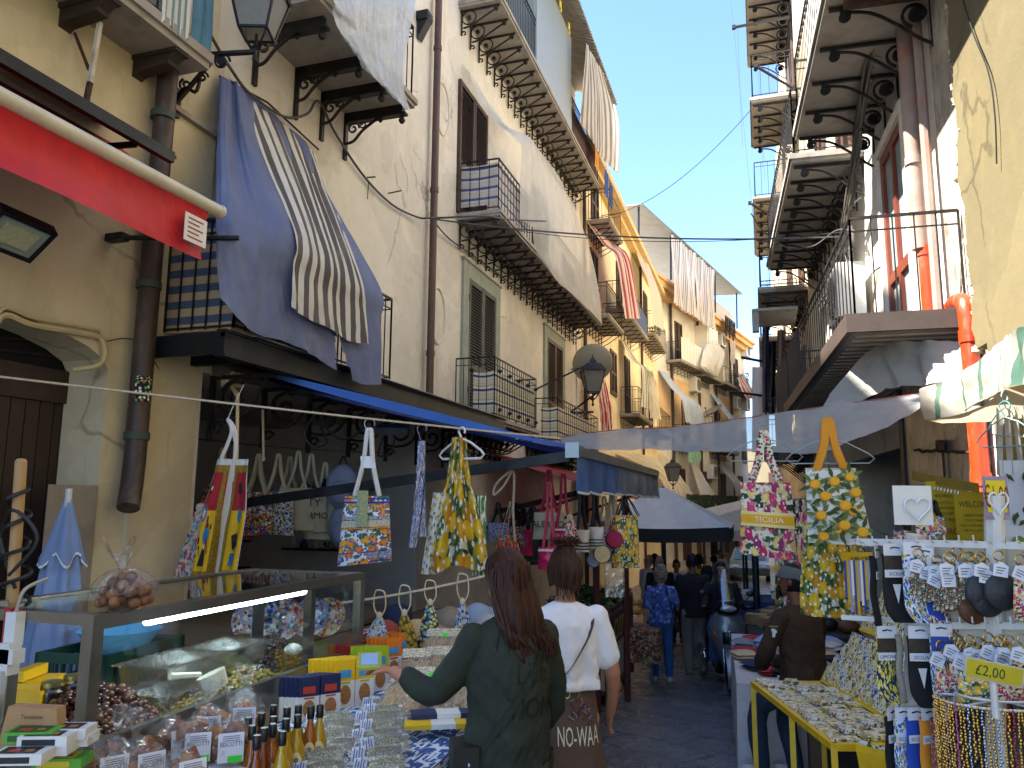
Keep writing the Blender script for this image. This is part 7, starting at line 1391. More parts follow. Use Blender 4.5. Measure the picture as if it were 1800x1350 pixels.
    def shell(g,zcut,ycut,back=0):
        n,m_=28,16; vs=[];fs=[]
        for i in range(m_+1):
            th=math.pi*i/m_
            for j in range(n): a=2*math.pi*j/n; vs.append(V((.0445*g*math.sin(th)*math.cos(a),.0555*g*math.sin(th)*math.sin(a)-.004,.066*g*math.cos(th)+.004)))
        for i in range(m_):
            for j in range(n):
                f=(i*n+j,(i+1)*n+j,(i+1)*n+(j+1)%n,i*n+(j+1)%n); c=sum((vs[x] for x in f),V((0,0,0)))/4
                if (c.y>ycut and c.z<.035) or c.z<zcut: continue
                fs.append(f)
        mb.add([hp(*v) for v in vs],fs)
    if kind=='long':
        shell(1.1,-.06,.02)
        for i in range(260):
            a=rnd(.55,2*math.pi-.55)+math.pi/2; r=rnd(.9,1.08); p0=hp(rnd(-.012,.012),rnd(-.01,.03),.068); p1=hp(.05*r*math.cos(a),.058*r*math.sin(a)-.004,rnd(.0,.03)); ba=max(-1,min(1,math.cos(a))); ln=rnd(.07,.105)
            p2=hp(.056*r*ba*rnd(.8,1.1),-.052*r+.02*abs(ba)*rnd(-.3,1.2),-.09); p3=hp(.058*ba*rnd(.6,1.25)+.018,-.075+.012*rnd(-1,1),-.09-ln*.55); p4=hp(.05*ba*rnd(.4,1.3)+.028,-.085+.014*rnd(-1,1),-.09-ln)
            mb.tube(catmull([p0,p1,p2,p3,p4],4),[.0035*k]*6+[.005*k]*8+[.0035*k,.0025*k,.001*k],4,0,False,.5)
        for q in range(3): limb(mb,[hp((q-1)*.022,-.035,-.02),hp((q-1)*.03+.008,-.062,-.1),hp((q-1)*.028+.012,-.074,-.15)],[.03*k,.027*k,.012*k])
    elif kind=='up':
        shell(1.09,-.045,.015); mb.ell(hp(.0,-.018,.066),.022*k,.026*k,.018*k,12,0,RH)
        for i in range(150):
            a=rnd(0.4,2*math.pi-.4)+math.pi/2; p0=hp(.045*math.cos(a),.054*math.sin(a)-.006,rnd(-.058,-.02)); p1=hp(.05*math.cos(a),.06*math.sin(a)-.006,.012); p2=hp(rnd(-.014,.014),-.025+rnd(-.014,.014),.072); p3=hp(rnd(-.045,.045),-.02+rnd(-.035,.035),.08+rnd(-.012,.02)); mb.tube(catmull([p0,p1,p2,p3],4),[.003*k]*10+[.002*k]*3,4,0,False)
        for i in range(24): a=rnd(-2.6,-.5); mb.tube([hp(.04*math.cos(a),.045*math.sin(a),-.045),hp(.045*math.cos(a),.05*math.sin(a)-.004,-.07),hp(.042*math.cos(a)+rnd(-.01,.01),.055*math.sin(a),-.09)],[.002*k,.0015*k,.0005*k],4)
    elif kind=='bob':
        shell(1.2,-.075,.02)
        for i in range(170):
            a=rnd(0.5,2*math.pi-.5)+math.pi/2; z=rnd(-.075,.075); g=math.sqrt(max(.05,1-(z/.085)**2)); c=hp(.052*g*math.cos(a),.062*g*math.sin(a)-.006,z); mb.ell(c,.012*k,.012*k,.015*k,7,0,Matrix.Rotation(rnd(0,3),3,'Y')@Matrix.Rotation(rnd(0,3),3,'X'))
    elif kind=='short':
        shell(1.07,-.03,.022)
        for i in range(90): a=rnd(.7,2*math.pi-.7)+math.pi/2; z=rnd(-.03,.06); g=math.sqrt(max(.05,1-(z/.07)**2)); p=hp(.046*g*math.cos(a),.057*g*math.sin(a)-.004,z); mb.tube([p,p+V((rnd(-.01,.01),rnd(-.01,.01),-.012))*k],.004*k,4)
    elif kind=='balding':
        for i in range(80): a=rnd(.9,2*math.pi-.9)+math.pi/2; z=rnd(-.035,.012); p=hp(.044*math.cos(a),.055*math.sin(a)-.002,z); mb.tube([p,p+V((0,0,-.012))*k],.0035*k,4)
    elif kind=='cap':
        shell(1.05,-.045,.012); mb2=MB(); n=24
        f=lambda u,v:hp(.0485*math.cos(u*6.283)*math.cos(v*1.57),.06*math.sin(u*6.283)*math.cos(v*1.57)-.002,.012+.058*math.sin(v*1.57)); mb2.grid(f,n,8); f2=lambda u,v:hp(.046*math.sin((u-.5)*2.5),-(.058*math.cos((u-.5)*2.5)+.045*v),.012-.012*v); mb2.grid(f2,10,3); mb2.xf(M); build('backwards_cap',mb2,mat('cap_cloth_grey','5a6066',.9,0,.1,10,.3,60),t,2,origin=M@hd)
        mb3=MB()
        for i in range(80): a=rnd(-.9,.9)+math.pi/2; p=hp(.036*math.cos(a),.02+.034*math.sin(a),-.034+rnd(-.03,.012)); mb3.tube([p,p+V((rnd(-.006,.006),.01,-.018))*k],.0045*k,4)
        mb3.xf(M); build('beard',mb3,H_bk,t,True,origin=M@hd)
    if mb.v: mb.xf(M); build('hair',mb,hm,t,True,origin=M@hd)
    return dict(t=t,M=M,k=k,Z=Z,hp=hp,shirt=shirt,low=low,body=body,A=A)
DN=((-.135,.0,.63),(-.14,.03,.49),(0,.1,-1)); DNR=((.135,.0,.63),(.14,.03,.49),(0,.1,-1))
ST=(((-.05,.01,.28),(-.05,-.012,.045),(0,1,0)),((.05,.01,.28),(.05,-.012,.045),(0,1,0)))
def foot(px,py,d): p=V(dep(px,py,d)); return V((p.x,p.y,gz(p.y)))
YW=YAW
# woman in the green shirt
gs_=mat('olive_shirt','20281d',.85,0,.2,5,.4,14,('141a12',.4,3,(1,1,1)),bd=.02)
p=foot(893,1100,3.2); random.seed(3)
W1=person(p,YW+math.radians(22),1.66,'woman with long brown hair and a loose dark green shirt holding a packet','tan',(((-.172,.03,.665),(-.258,.115,.70),(-.6,.75,.12)),((.14,.03,.64),(.13,.09,.52),(0,.5,-.8))),ST,gs_,mat('olive_trousers','4a4632',.85,0,.12,6,.2,30),('long',H_br),voxel=.009,sleeve=.82,hem=.435,loose=1.17,headrot=.35,fold=.016,hemcurve=.04,curl=.7)
k=1.66; M=W1['M']; 
def on_back(x,z,off=.0):   # point just behind the back surface
    o=M@V((x*k,-.6,z*k)); d=(M.to_3x3()@V((0,1,0))); sh_=W1['shirt']; loc=o-V(WPOS[sh_.name]); h,q,n,_=sh_.ray_cast(loc,d); return (q+V(WPOS[sh_.name])-d*(.003+off)) if h else M@V((x*k,-.1*k,z*k))
bpy.context.view_layer.update()
def back_text(who,txt,cx,cz,h,parent,m,tilt=0.0,ob=None,name='lettering',sq=.75):
    vs,fs,w=glyphs(txt); mb=MB(); sh_=ob or who['shirt']; d=(who['M'].to_3x3()@V((0,1,0))); kk=who['k']; W_=V(WPOS[sh_.name]); out=[]
    for x,y in vs:
        lx_=(x-w/2)*h*sq; lz=y*h+lx_*tilt; o=who['M']@V((cx*kk+lx_,-.9,cz*kk+lz)); hh,q,n,_=sh_.ray_cast(o-W_,d); out.append((q+W_-d*.004) if hh else who['M']@V((cx*kk+lx_,-.12*kk,cz*kk+lz)))
    mb.add(out,fs); return build(name,mb,m,parent)
dkink=mat('washed_black_print','0f130e',.9,0,.3,30,0)
back_text(W1,'LIFE',.035,.69,.085,W1['shirt'],dkink); back_text(W1,'TION',.03,.61,.085,W1['shirt'],dkink,-.05); back_text(W1,'W',-.04,.765,.085,W1['shirt'],dkink,-.15); back_text(W1,'E',.085,.76,.075,W1['shirt'],dkink)
mb=MB(); pts=[on_back(lerp(.075,-.1,i/14),lerp(.77,.53,i/14)) for i in range(15)]; bk=(M.to_3x3()@V((0,-1,0)))
mb.loft([[q-V((0,0,.022)),q+V((0,0,.022)),q+V((0,0,.022))+bk*.006,q-V((0,0,.022))+bk*.006] for q in pts]); smb=mb
o=on_back(-.1,.53); mb=MB(); mb.cbox(o+V((-.05,.02,-.06)),.10,.16,.2,.5); bb=build('shoulder_bag',mb,mat('bag_black','121412',.6),None); tag(bb,'small dark shoulder bag on a strap at the left hip of the woman in green','bag'); build('shoulder_strap',smb,mat('strap_green','1a2116',.8),bb)
mb=MB()
for i in range(8): mb.tube(spiral(o+V((-.0,-.05,-.02-.016*i)),.008,.008,0,1,V((0,1,0)),V((0,0,1)),6),.002,4)
build('chain',mb,mat('chain_silver','b9b9b4',.2,.9),bb)
# packet in her hand
a_,b2,c2=W1['A'][0]; wv=M@(c2+V((-.085,.10,.03))*1.0); mb=MB(); mb.cbox(wv,.1,.13,.012,.5,0,.3); mb.cbox(wv+V((0,0,.008)),.07,.09,.004,.5,1,.3); thing('held_packet','yellow green packet held in the left hand of the woman in the green shirt','packet',mb,[mat('packet_lime','9aa53a',.4),mat('packet_blue','8fb0d8',.4)])
# woman in the white tee
tee=mat('white_tee','d9d8dc',.85,0,.04,6,.25,12,bd=.02); tau=mat('taupe_skirt','55463a',.9,0,.15,6,.3,30)
p=foot(994,1100,3.95); random.seed(5)
W2=person(p,YW+math.radians(8),1.70,'woman with tied up dark hair in a white T-shirt and taupe skirt with white lettering','tan',(((-.142,-.01,.64),(-.13,.06,.50),(.1,.5,-.8)),((.142,-.01,.63),(.15,.05,.50),(0,.5,-.8))),ST,tee,tau,('up',H_dk),voxel=.009,sleeve=.36,hem=.592,loose=1.12,headrot=.12,fold=.009,skirt=True,curl=.5)
bpy.context.view_layer.update()
whp=mat('white_lettering','d4d0c4',.8,0,.1,20,0)
back_text(W2,'NO-WAA',.022,.445,.09,W2['low'],whp,-.03,W2['low'],'lettering',.40); back_text(W2,'MO',-.02,.57,.05,W2['low'],whp,.1,W2['low'],'lettering',.6)
rnd_=random.Random(4); mb=MB(); sh_=W2['low']; d=W2['M'].to_3x3()@V((0,1,0))
for i in range(46):
    x,z=rnd_.gauss(.035,.018),rnd_.gauss(.545,.022); o=W2['M']@V((x*1.67,-.9,z*1.67)); hh,q,n,_=sh_.ray_cast(o-V(WPOS[sh_.name]),d)
    if hh:
        q=q+V(WPOS[sh_.name])-d*.003; dx=V((rnd_.uniform(-1,1),0,rnd_.uniform(-1,1))).normalized()*.02; mb.tube([q-dx,q+dx*.2+V((rnd_.uniform(-.01,.01),0,0)),q+dx],.0028,4,i%3)
build('flower_embroidery',mb,[mat('emb_red','7a2632',.8),mat('emb_grey','8a868a',.8),mat('emb_plum','4a2a3a',.8)],sh_)
mb=MB(); sh_=W2['shirt']; pts=[]
for i in range(15):
    x,z=lerp(.072,-.09,(i/14)**1.4),lerp(.80,.575,i/14); o=W2['M']@V((x*1.67,-.9,z*1.67)); hh,q,n,_=sh_.ray_cast(o-V(WPOS[sh_.name]),d); pts.append(q+V(WPOS[sh_.name])-d*.004 if hh else o+d*.75)
mb.loft([[q-V((.012,0,.014)),q+V((.012,0,.014)),q+V((.012,0,.014))-d*.006,q-V((.012,0,.014))-d*.006] for q in pts]); tag(build('shoulder_strap',mb,mat('strap_grey','34342f',.7),None),'dark grey bag strap running across the back of the white T-shirt','bag strap')
mb=MB(); mb.tube(spiral(W2['M']@(W2['A'][0][2]),.03,.03,0,1,V((1,0,0)),V((0,1,0)),14),.004,5); thing('bracelet','thin bracelet on the left wrist of the woman in the white T-shirt','bracelet',mb,mat('leather_brown','4a2a1a',.6))
# people further down the street
jeans=mat('blue_jeans','1f4a80',.9,0,.15,10,.2,60); beige=mat('beige_trousers','6b655a',.9,0,.12,10,.2,60); blkc=mat('black_cloth','0d0d10',.9,0,.2,10,.2,40)
bt=prints('tie_dye_blue','3f5fae',[(5,.5,['2f4a94','6a86c8','4a64b4'],(1.6,.6),.2),(9,.4,['7f97cf','2a3f84'],(1.5,.6),.1)],kind='Object')
random.seed(9)
B1=person(foot(1165,1190,10.9),YW-.1,1.6,'woman with curly grey hair in a tie dyed blue top and blue jeans','pale',(DN,((.14,.02,.65),(.15,.12,.60),(0,1,0))),(((-.06,.0,.28),(-.07,-.01,.045),(-.2,1,0)),((.055,.0,.28),(.06,-.015,.045),(.1,1,0))),bt,jeans,('bob',H_gy),voxel=.014,sleeve=.42,hem=.50,loose=1.16,shoes='white',fold=.008)
mb=MB(); mb.tube(catmull([B1['M']@V((.06,-.1,1.33)),B1['M']@V((.12,-.12,1.1)),B1['M']@V((.17,-.05,.85))],5),.01,4); mb.ell(B1['M']@V((.2,-.02,.76)),.06,.05,.09,10); thing('black_handbag','small black bag hanging at the side of the woman in the blue top','bag',mb,blkc)
B2=person(foot(1222,1180,11.6),YW-.05,1.78,'man in a black top and grey beige trousers walking away beside the scooter','dark',(DN,DNR),(((-.055,.02,.28),(-.05,-.02,.05),(0,1,0)),((.05,.03,.29),(.055,-.10,.075),(0,1,-.5))),blkc,beige,('short',H_bk),voxel=.014,sleeve=.95,hem=.47,loose=1.18,female=False,shoes='grey',fold=.008,pleg=1.15)
def far(px,d,H,rot,lb,sk,top,bot,hair,fem=False,sl=.45,**kw):
    return person(foot(px,1000,d),rot,H,lb,sk,(DN,DNR),ST,top,bot,hair,voxel=.022,sleeve=sl,hem=.5,loose=1.12,female=fem,fold=.006,**kw)
navyt=mat('navy_trousers','15192a',.9); whsh=mat('white_shirt','c4c6cc',.85); 
far(1139,15.2,1.72,YW-1.2,'bald man in a white shirt and dark trousers facing right by the house wall','pink',whsh,navyt,('balding',H_gy))
far(1160,14.0,1.72,YW+.1,'bald man in a black T-shirt seen from behind carrying a white bag','pink',blkc,blkc,('balding',H_gy))
mb=MB(); q=foot(1139,1000,13.9); mb.ell(q+V((0,0,.72)),.1,.07,.16,10); mb.tube([q+V((0,0,.85)),q+V((0,0,1.0))],.01,4); thing('plastic_bag','white plastic bag carried by the bald man in black','bag',mb,mat('bag_white','c9c9c4',.5))
far(1152,15.6,1.72,YW+.2,'dark haired man half hidden behind the bald man in black','tan',blkc,blkc,('short',H_bk))
far(1189,15.5,1.62,YW+math.pi-.2,'woman in a pale blue top with dark hair facing the camera','tan',mat('pale_blue_top','9fb0c4',.85),blkc,('short',H_br),True)
far(1215,16.5,1.65,YW+.2,'person in a lavender shirt behind the man in the black top','tan',mat('lavender_shirt','a9a2c4',.85),blkc,('bob',H_gy),True)
Y1=far(1229,15.2,1.74,YW-.1,'man in a yellow T-shirt with a dark strap across his back','dark',mat('yellow_tee','d8b21a',.85),blkc,('short',H_bk))
mb=MB(); mb.tube([Y1['M']@V((-.13,-.12,1.42)),Y1['M']@V((0,-.15,1.2)),Y1['M']@V((.14,-.14,1.0))],.014,4); thing('shoulder_strap','dark strap across the back of the yellow T-shirt','bag strap',mb,blkc)
far(1243,13.2,1.55,YW+.2,'dark haired woman in black beside the scooter windscreen','tan',blkc,blkc,('bob',H_bk),True)
far(1266,24,1.66,YW+math.pi,'distant woman in a pale shirt walking towards the camera','tan',whsh,jeans,('short',H_br),True)
far(1256,19,1.7,YW,'distant person in grey among the far stalls','tan',mat('grey_top','6a6a6e',.85),blkc,('short',H_bk))
# seated vendor
jk=mat('brown_jacket','382411',.85,0,.18,5,.4,14,('221509',.4,4,(1,1,1)),bd=.02); p=V(dep(1412,1100,5.75)); zs=gz(p.y); base=V((p.x,p.y,zs-.12)); random.seed(12)
SE=person(base,YW+math.radians(30),1.78,'bearded vendor in a brown jacket and grey backwards cap seated by the clothes table','dark',(((-.15,.07,.64),(-.05,.19,.565),(.8,.5,-.1)),((.155,.07,.64),(.05,.20,.56),(-.8,.5,-.1))),(((-.075,.19,.39),(-.07,.19,.13),(0,1,0)),((.07,.17,.38),(.06,.12,.13),(0,1,0))),jk,mat('dark_jeans','1f2b3f',.9,0,.15,10,.2,60),('cap',H_bk),lean=(0,.035),voxel=.010,sleeve=.97,hem=.50,loose=1.17,female=False,shoes='white',headrot=.5,fold=.010,curl=.9)
bpy.context.view_layer.update(); sh_=SE['shirt']; 
q0=V(dep(1360,1112,4.0)); dd_=(q0-V(CAM)).normalized(); hh,q,n,_=sh_.ray_cast(V(CAM)-V(WPOS[sh_.name]),dd_)
if hh:
    q=q+V(WPOS[sh_.name]); n=V(n).normalized(); r_=n.cross(V((0,0,1))).normalized()*-1; u_=r_.cross(n)*-1; u_=u_ if u_.z>0 else -u_; mb=MB(); e=n*.006
    S2=lambda x,y,o=0:q+r_*x+u_*y+e+n*o
    mb.prism([S2(-.032,.05),S2(.032,.05),S2(.034,-.01),S2(.0,-.05),S2(-.034,-.01)],n*.003,0); mb.prism([S2(-.02,.025,.004),S2(.0,.032,.004),S2(.02,.018,.004),S2(.024,.0,.004),S2(.014,.004,.004),S2(.006,-.03,.004),S2(-.012,-.03,.004),S2(-.01,.0,.004)],n*.002,1); mb.prism([S2(-.032,.042,.004),S2(.032,.042,.004),S2(.03,.05,.004),S2(-.03,.05,.004)],n*.002,2); build('sleeve_patch',mb,[ink,whp,mat('patch_gold','a8862a',.7)],sh_)
mb=MB(); mb.box(base.x-.0,base.y-.1,zs,base.x+.36,base.y+.3,zs+.74); thing('vendor_stool','low crate seat under the vendor in the brown jacket','stool',mb,mat('crate_wood','4a3a2a',.8))
# ================= scooter
sp=foot(1274,1180,10.9); t=empty('motor_scooter',sp,'silver grey maxi scooter with a tall windscreen ridden towards the camera','scooter'); MS=Matrix.Translation(sp)@Matrix.Rotation(math.radians(4)+.1,4,'Z')
sv=mat('scooter_silver','6a7074',.3,.4,.06,4,.03,30,coat=.6); sdk=mat('scooter_black','121315',.4,0,.1,5,0); tyre=mat('tyre','0c0c0d',.85,0,.1,20,.3,60); chro=mat('chrome','a9adb0',.12,.95,0,1,0)
def sb(name,mb,m,par=t,sm=2): mb.xf(MS); return build(name,mb,m,par,sm,origin=sp)
mb=MB(); mb.lathe([(.2,-.045),(.25,-.055),(.275,-.03),(.28,0),(.275,.03),(.25,.055),(.2,.045)],(0,-.72,.28),28,0,(1,0,0),False); w_=sb('front_wheel',mb,tyre); mb=MB(); mb.lathe([(.0,-.03),(.05,-.035),(.2,-.03),(.2,.03),(.05,.035),(0,.03)],(0,-.72,.28),20,0,(1,0,0)); sb('rim',mb,chro,w_)
mb=MB(); mb.lathe([(.18,-.05),(.25,-.065),(.27,0),(.25,.065),(.18,.05)],(0,.62,.27),24,0,(1,0,0),False); sb('rear_wheel',mb,tyre)
mb=MB(); mb.grid(lambda u,v:V(((v-.5)*.17,-.72-.315*math.cos(lerp(-.35,2.5,u)),.28+.315*math.sin(lerp(-.35,2.5,u))-.03*abs(v-.5)*2)),14,6); sb('mudguard',mb,sv)
mb=MB(); 
for s in (-1,1): mb.tube([(s*.085,-.72,.28),(s*.08,-.6,.62)],.022,8)
sb('fork',mb,chro)
def shield(z,w,y): n=18; return [V((w*math.cos(math.pi*k/(n-1)),y-.16*math.sin(math.pi*k/(n-1))*(1),z)) for k in range(n)]
mb=MB(); mb.loft([shield(z,w,y) for z,w,y in ((.40,.13,-.42),(.55,.2,-.48),(.72,.245,-.5),(.88,.235,-.5),(.98,.19,-.46),(1.05,.13,-.42))]); ap=sb('front_apron',mb,sv)
mb=MB(); mb.loft([[V((x*.09,-.665+.012*abs(x),z)) for x in (-1,-.5,0,.5,1)]+[V((x*.075,-.655,z-.0)) for x in (1,-1)] for z in (.80,.72,.64)]); mb.ell((0,-.66,.74),.085,.02,.065,14); sb('grille',mb,sdk,ap); mb=MB(); mb.ell((0,-.672,.80),.022,.01,.022,12); mb.tube([(0,-.675,.80),(0,-.672,.68)],.007,6); sb('badge',mb,chro,ap)
for s in (-1,1):
    mb=MB(); mb.ell((s*.165,-.60,.74),.035,.02,.075,12,0,Matrix.Rotation(s*.35,3,'Y')); sb('indicator',mb,mat('amber_lens','8a3a14',.2,0,.1,5,0),ap)
mb=MB(); mb.loft([[V((w*math.cos(a),-.5-.14*math.sin(a),z)) for a in [math.pi*k/11 for k in range(12)]] for z,w in ((1.03,.14),(1.1,.17),(1.17,.14),(1.2,.08))]); hdl=sb('handlebar_cowl',mb,sdk); mb=MB(); mb.ell((0,-.63,1.1),.115,.03,.042,14); sb('headlight',mb,mat('lamp_lens','9aa0a4',.08,.3,.1,6,0,coat=.8),hdl)
mb=MB(); mb.tube([(-.34,-.42,1.1),(0,-.47,1.1),(.34,-.42,1.1)],.016,8); 
for s in (-1,1): mb.tube([(s*.25,-.43,1.1),(s*.37,-.41,1.095)],.022,8)
sb('handlebar',mb,sdk)
for s in (-1,1):
    mb=MB(); mb.tube([(s*.2,-.45,1.12),(s*.3,-.47,1.25)],.008,6); mb.ell((s*.32,-.47,1.29),.06,.02,.04,12); sb('mirror',mb,sdk)
mb=MB(); mb.grid(lambda u,v:V(((u-.5)*lerp(.42,.40,v)*(1-.35*max(0,v-.75)/.25),-.58-.07*math.sin(u*3.14)+.16*v,1.12+.5*v)),10,8); sb('windscreen',mb,film('screen_film',(.8,.83,.85),.4,.1,0,1,.14))
mb=MB(); mb.loft([[V((w*math.cos(a),y,z+h*math.sin(a))) for a in [2*math.pi*k/14 for k in range(14)]] for y,w,z,h in ((-.3,.14,.4,.1),(-.05,.17,.42,.12),(.15,.2,.6,.2),(.5,.19,.68,.2),(.8,.12,.72,.14))]); sb('rear_body',mb,sv); mb=MB(); mb.loft([[V((w*math.cos(a),y,.86+.05*math.sin(a))) for a in [2*math.pi*k/12 for k in range(12)]] for y,w in ((.02,.12),(.2,.16),(.6,.14),(.85,.09))]); sb('seat',mb,sdk)
mb=MB(); mb.tube([(-.24,.2,.3),(-.27,.65,.38)],[.05,.06],10); sb('exhaust',mb,chro)
p=MS@V((0,.12,0)); random.seed(8)
RD_=person(V((p.x,p.y,p.z+.02)),MS.to_euler().z+math.pi,1.66,'scooter rider in dark clothes and blue jeans behind the windscreen','tan',(((-.15,.08,.66),(-.17,.24,.64),(0,1,0)),((.15,.08,.66),(.17,.24,.64),(0,1,0))),(((-.10,.22,.46),(-.10,.22,.2),(0,1,0)),((.10,.22,.46),(.10,.22,.2),(0,1,0))),blkc,jeans,('short',H_bk),lean=(0,.03),voxel=.018,sleeve=.95,hem=.5,female=False)
random.seed(31)
# ================= left stalls further on
redaw=mat('dark_red_awning','8a1f2c',.75,0,.12,3,.2,12,('5d121c',.4,2,(1,1,1)),tl=.3); maroon=mat('maroon_awning','7a3442',.75,0,.12,3,.2,12,tl=.35)
def simple_awning(fr,s0,s1,z0,o1,z1,m,label,val=.0):
    t=empty('fabric_awning',fr(s0,z0,0),label,'awning'); mb=MB(); mb.grid(lambda u,v:fr(lerp(s0,s1,u),lerp(z0,z1,v)-.06*math.sin(v*3.14)-.02*math.sin(u*25)*v,lerp(.05,o1,v)),20,10); build('fabric',mb,m,t,2)
    mb=MB(); mb.tube([fr(s0,z1,o1),fr(s1,z1,o1)],.04,8); build('front_bar',mb,m,t,True)
    mb=MB()
    for s in (s0+.2,s1-.2): mb.tube([fr(s,z1-.75,.02),fr(s,z1-.02,o1-.02)],.03,6)
    build('arm',mb,mat('red_arm','5a1418',.5),t); return t
simple_awning(FL,13.4,18.5,2.75,2.3,2.12,redaw,'dark red fabric awning on the wall behind the blue valance'); simple_awning(FL,20.5,24.5,2.5,2.95,1.62,maroon,'maroon fabric awning just past the end of the blue valance'); simple_awning(FD,9.5,17.0,.5,3.6,-.6,maroon,'faded maroon awning stretched under the hedge screened balcony')
def parasol(c,hw,z,h,m,label,m2):
    c=V(c); t=empty('market_parasol',c,label,'parasol'); mb=MB(); q=[V((c.x+a*hw,c.y+b*hw,z)) for a,b in ((-1,-1),(1,-1),(1,1),(-1,1))]; ap=V((c.x,c.y,z+h))
    for i in range(4):
        a,b=q[i],q[(i+1)%4]; mb.grid(lambda u,v:ap.lerp(a.lerp(b,u),v)-V((0,0,.10*math.sin(v*3.14)*math.sin(u*3.14)+.05*math.sin(u*3.14)*v)),8,8,0); mb.grid(lambda u,v:a.lerp(b,u)-V((0,0,.05*math.sin(u*3.14)+.24*v)),8,2,1)
    build('cloth',mb,[m,m2],t,2); mb=MB(); mb.tube([V((c.x,c.y,gz(c.y))),ap],.035,8); build('pole',mb,steel_dk,t)
    mb=MB()
    for p in q: mb.tube([ap-V((0,0,.05)),p-V((0,0,.02))],.014,4)
    build('rib',mb,steel_dk,t)
grp_=mat('grey_parasol','c9c7c2',.7,0,.1,3,.1,20,tl=.25); p=V(dep(1158,945,14)); parasol((p.x,p.y+.8,0),1.25,p.z+.22,.72,grp_,'grey and black square market parasol over the people on the left',mat('black_valance','17171a',.8,tl=.05))
p=V(dep(1310,940,19)); parasol((p.x,p.y,0),1.5,p.z+.2,.45,mat('cream_parasol','c9bfa8',.8,0,.1,3,.1,20,tl=.35),'cream market parasol in the middle of the far street',mat('cream_valance','b9ae96',.8,tl=.2))
p=V(dep(1275,925,24)); parasol((p.x+.5,p.y,0),2.0,p.z+.3,.5,mat('pale_parasol','d4cdbf',.8,0,.1,3,.1,20,tl=.35),'pale wide market parasol beyond the cream one',mat('cream_valance','b9ae96'))
# hanging goods under the valance
blk_st=mat('black_leather','141213',.5,0,.1,8,.1,40); redst=mat('red_strap','a51c3a',.6,0,.08,8,0); pinkm=mat('pink_leather','c42458',.45,0,.1,5,.1,40); straw2=mat('straw_weave','bfa878',.9,0,.2,50,.5,70)
whs=striped('white_black_bag',[(0,'cfcac0'),(.55,'cfcac0'),(.56,'1c1a1a'),(.62,'cfcac0'),(.7,'1c1a1a'),(.76,'cfcac0'),(.84,'1c1a1a'),(.9,'cfcac0')],1,1,.9,.05)
HB=((965,828,900,945,.30,7.4,canvas,redst,'lettered canvas tote with long red straps'),(990,835,925,960,.24,7.3,pinkm,redst,'upper bright pink leather bag with pearl trim'),(966,850,960,998,.20,7.0,pinkm,redst,'lower bright pink flap bag in front of the canvas tote'),(1022,868,930,968,.17,7.5,whs,blk_st,'left white straw bucket bag with black stripes'),(1047,868,925,962,.16,7.7,whs,blk_st,'right white straw bucket bag with black stripes'),(1075,872,935,985,.28,8.3,P_tilebw,canvas,'navy flowered bag with many pale straps'),(1098,872,905,995,.26,8.0,P_lemon2,blk_st,'yellow and blue lemon print bag hanging last under the valance'),(1062,874,915,975,.22,8.8,P_mix,canvas,'multicoloured print bag behind the navy flowered one'),(1002,905,918,960,.12,7.2,P_floral,canvas,'small cream and orange printed pouch between the pink and striped bags'),(905,885,925,962,.2,8.2,P_mix,blk_st,'dark print shoulder bag in a row near the puppets'),(875,885,918,950,.2,7.8,P_tilebw,blk_st,'navy tile print bag by the white rope end'),(935,890,935,985,.2,8.4,mat('bottle_green','10301f',.6),blk_st,'bottle green round bag in the row of round bags'),(920,895,930,975,.2,8.3,pinkm,blk_st,'rose pink round bag in the row of round bags'),(948,900,940,990,.2,8.6,mat('dark_red_leather','6a1420',.5),blk_st,'dark red round bag in the row of round bags'))
for px,pt,p0,p1,w,d,m,sm,lb in HB:
    tp=V(dep(px,pt,d)); dr=(p0-pt)/F*d; t,P,c,ax,nn,bag=tote(tp,w,(p1-p0)/F*d,dr,AL+rnd(-.4,.4),m,lb,sm,'handbag','hanging_bag',rnd(-.08,.08),'bags hanging under the blue valance',.07,.022 if sm is not blk_st else .012,1.1 if 'bucket' not in lb else .85)
    if 'lettered' in lb: mb=MB(); mb.text('PALERMO',P(.5,.55,-.1),ax,up,.06,0,0); build('lettering',mb,ink,bag)
    if 'pearl' in lb or 'flap' in lb:
        mb=MB()
        for i in range(9): mb.ell(P(.1+.1*i,.12,-.075),.013,.013,.013,6,0)
        build('pearl_trim',mb,cotton_w,bag,True)
    if 'many' in lb or sm is blk_st and d>7.9:
        mb=MB()
        for i in range(9): x=rnd(-.1,.1); mb.tube([tp+ax*x*.3+nn*rnd(-.05,.05),tp-up*dr*.5+ax*x+nn*rnd(-.08,.08),tp-up*dr*1.05+ax*x*1.6],.007,4)
        build('loose_strap',mb,sm,t)
for k,(px,py,d,r,m,lb) in enumerate(((1058,975,7.6,.085,straw2,'round tan straw bag'),(1080,948,7.9,.09,mat('fuchsia_straw','9c1f4a',.85,0,.15,40,.5,70),'round fuchsia straw bag'),(1037,955,7.7,.08,mat('cream_straw','cdbb92',.9,0,.15,40,.5,70),'round cream straw bag'),(1043,985,7.8,.07,P_tilebw,'round navy flowered purse'))):
    c=V(dep(px,py,d)); mb=MB(); mb.lathe([(0,-.04),(r*.9,-.04),(r,-.02),(r,.02),(r*.9,.04),(0,.04)],c,20,0,(.3,-1,.1)); mb.tube([c+V((-.03,0,r)),c+V((0,0,r*3)),c+V((.03,0,r))],.006,4); thing('round_bag',lb+' hanging under the end of the valance','handbag',mb,m,'round straw bags under the valance',True)
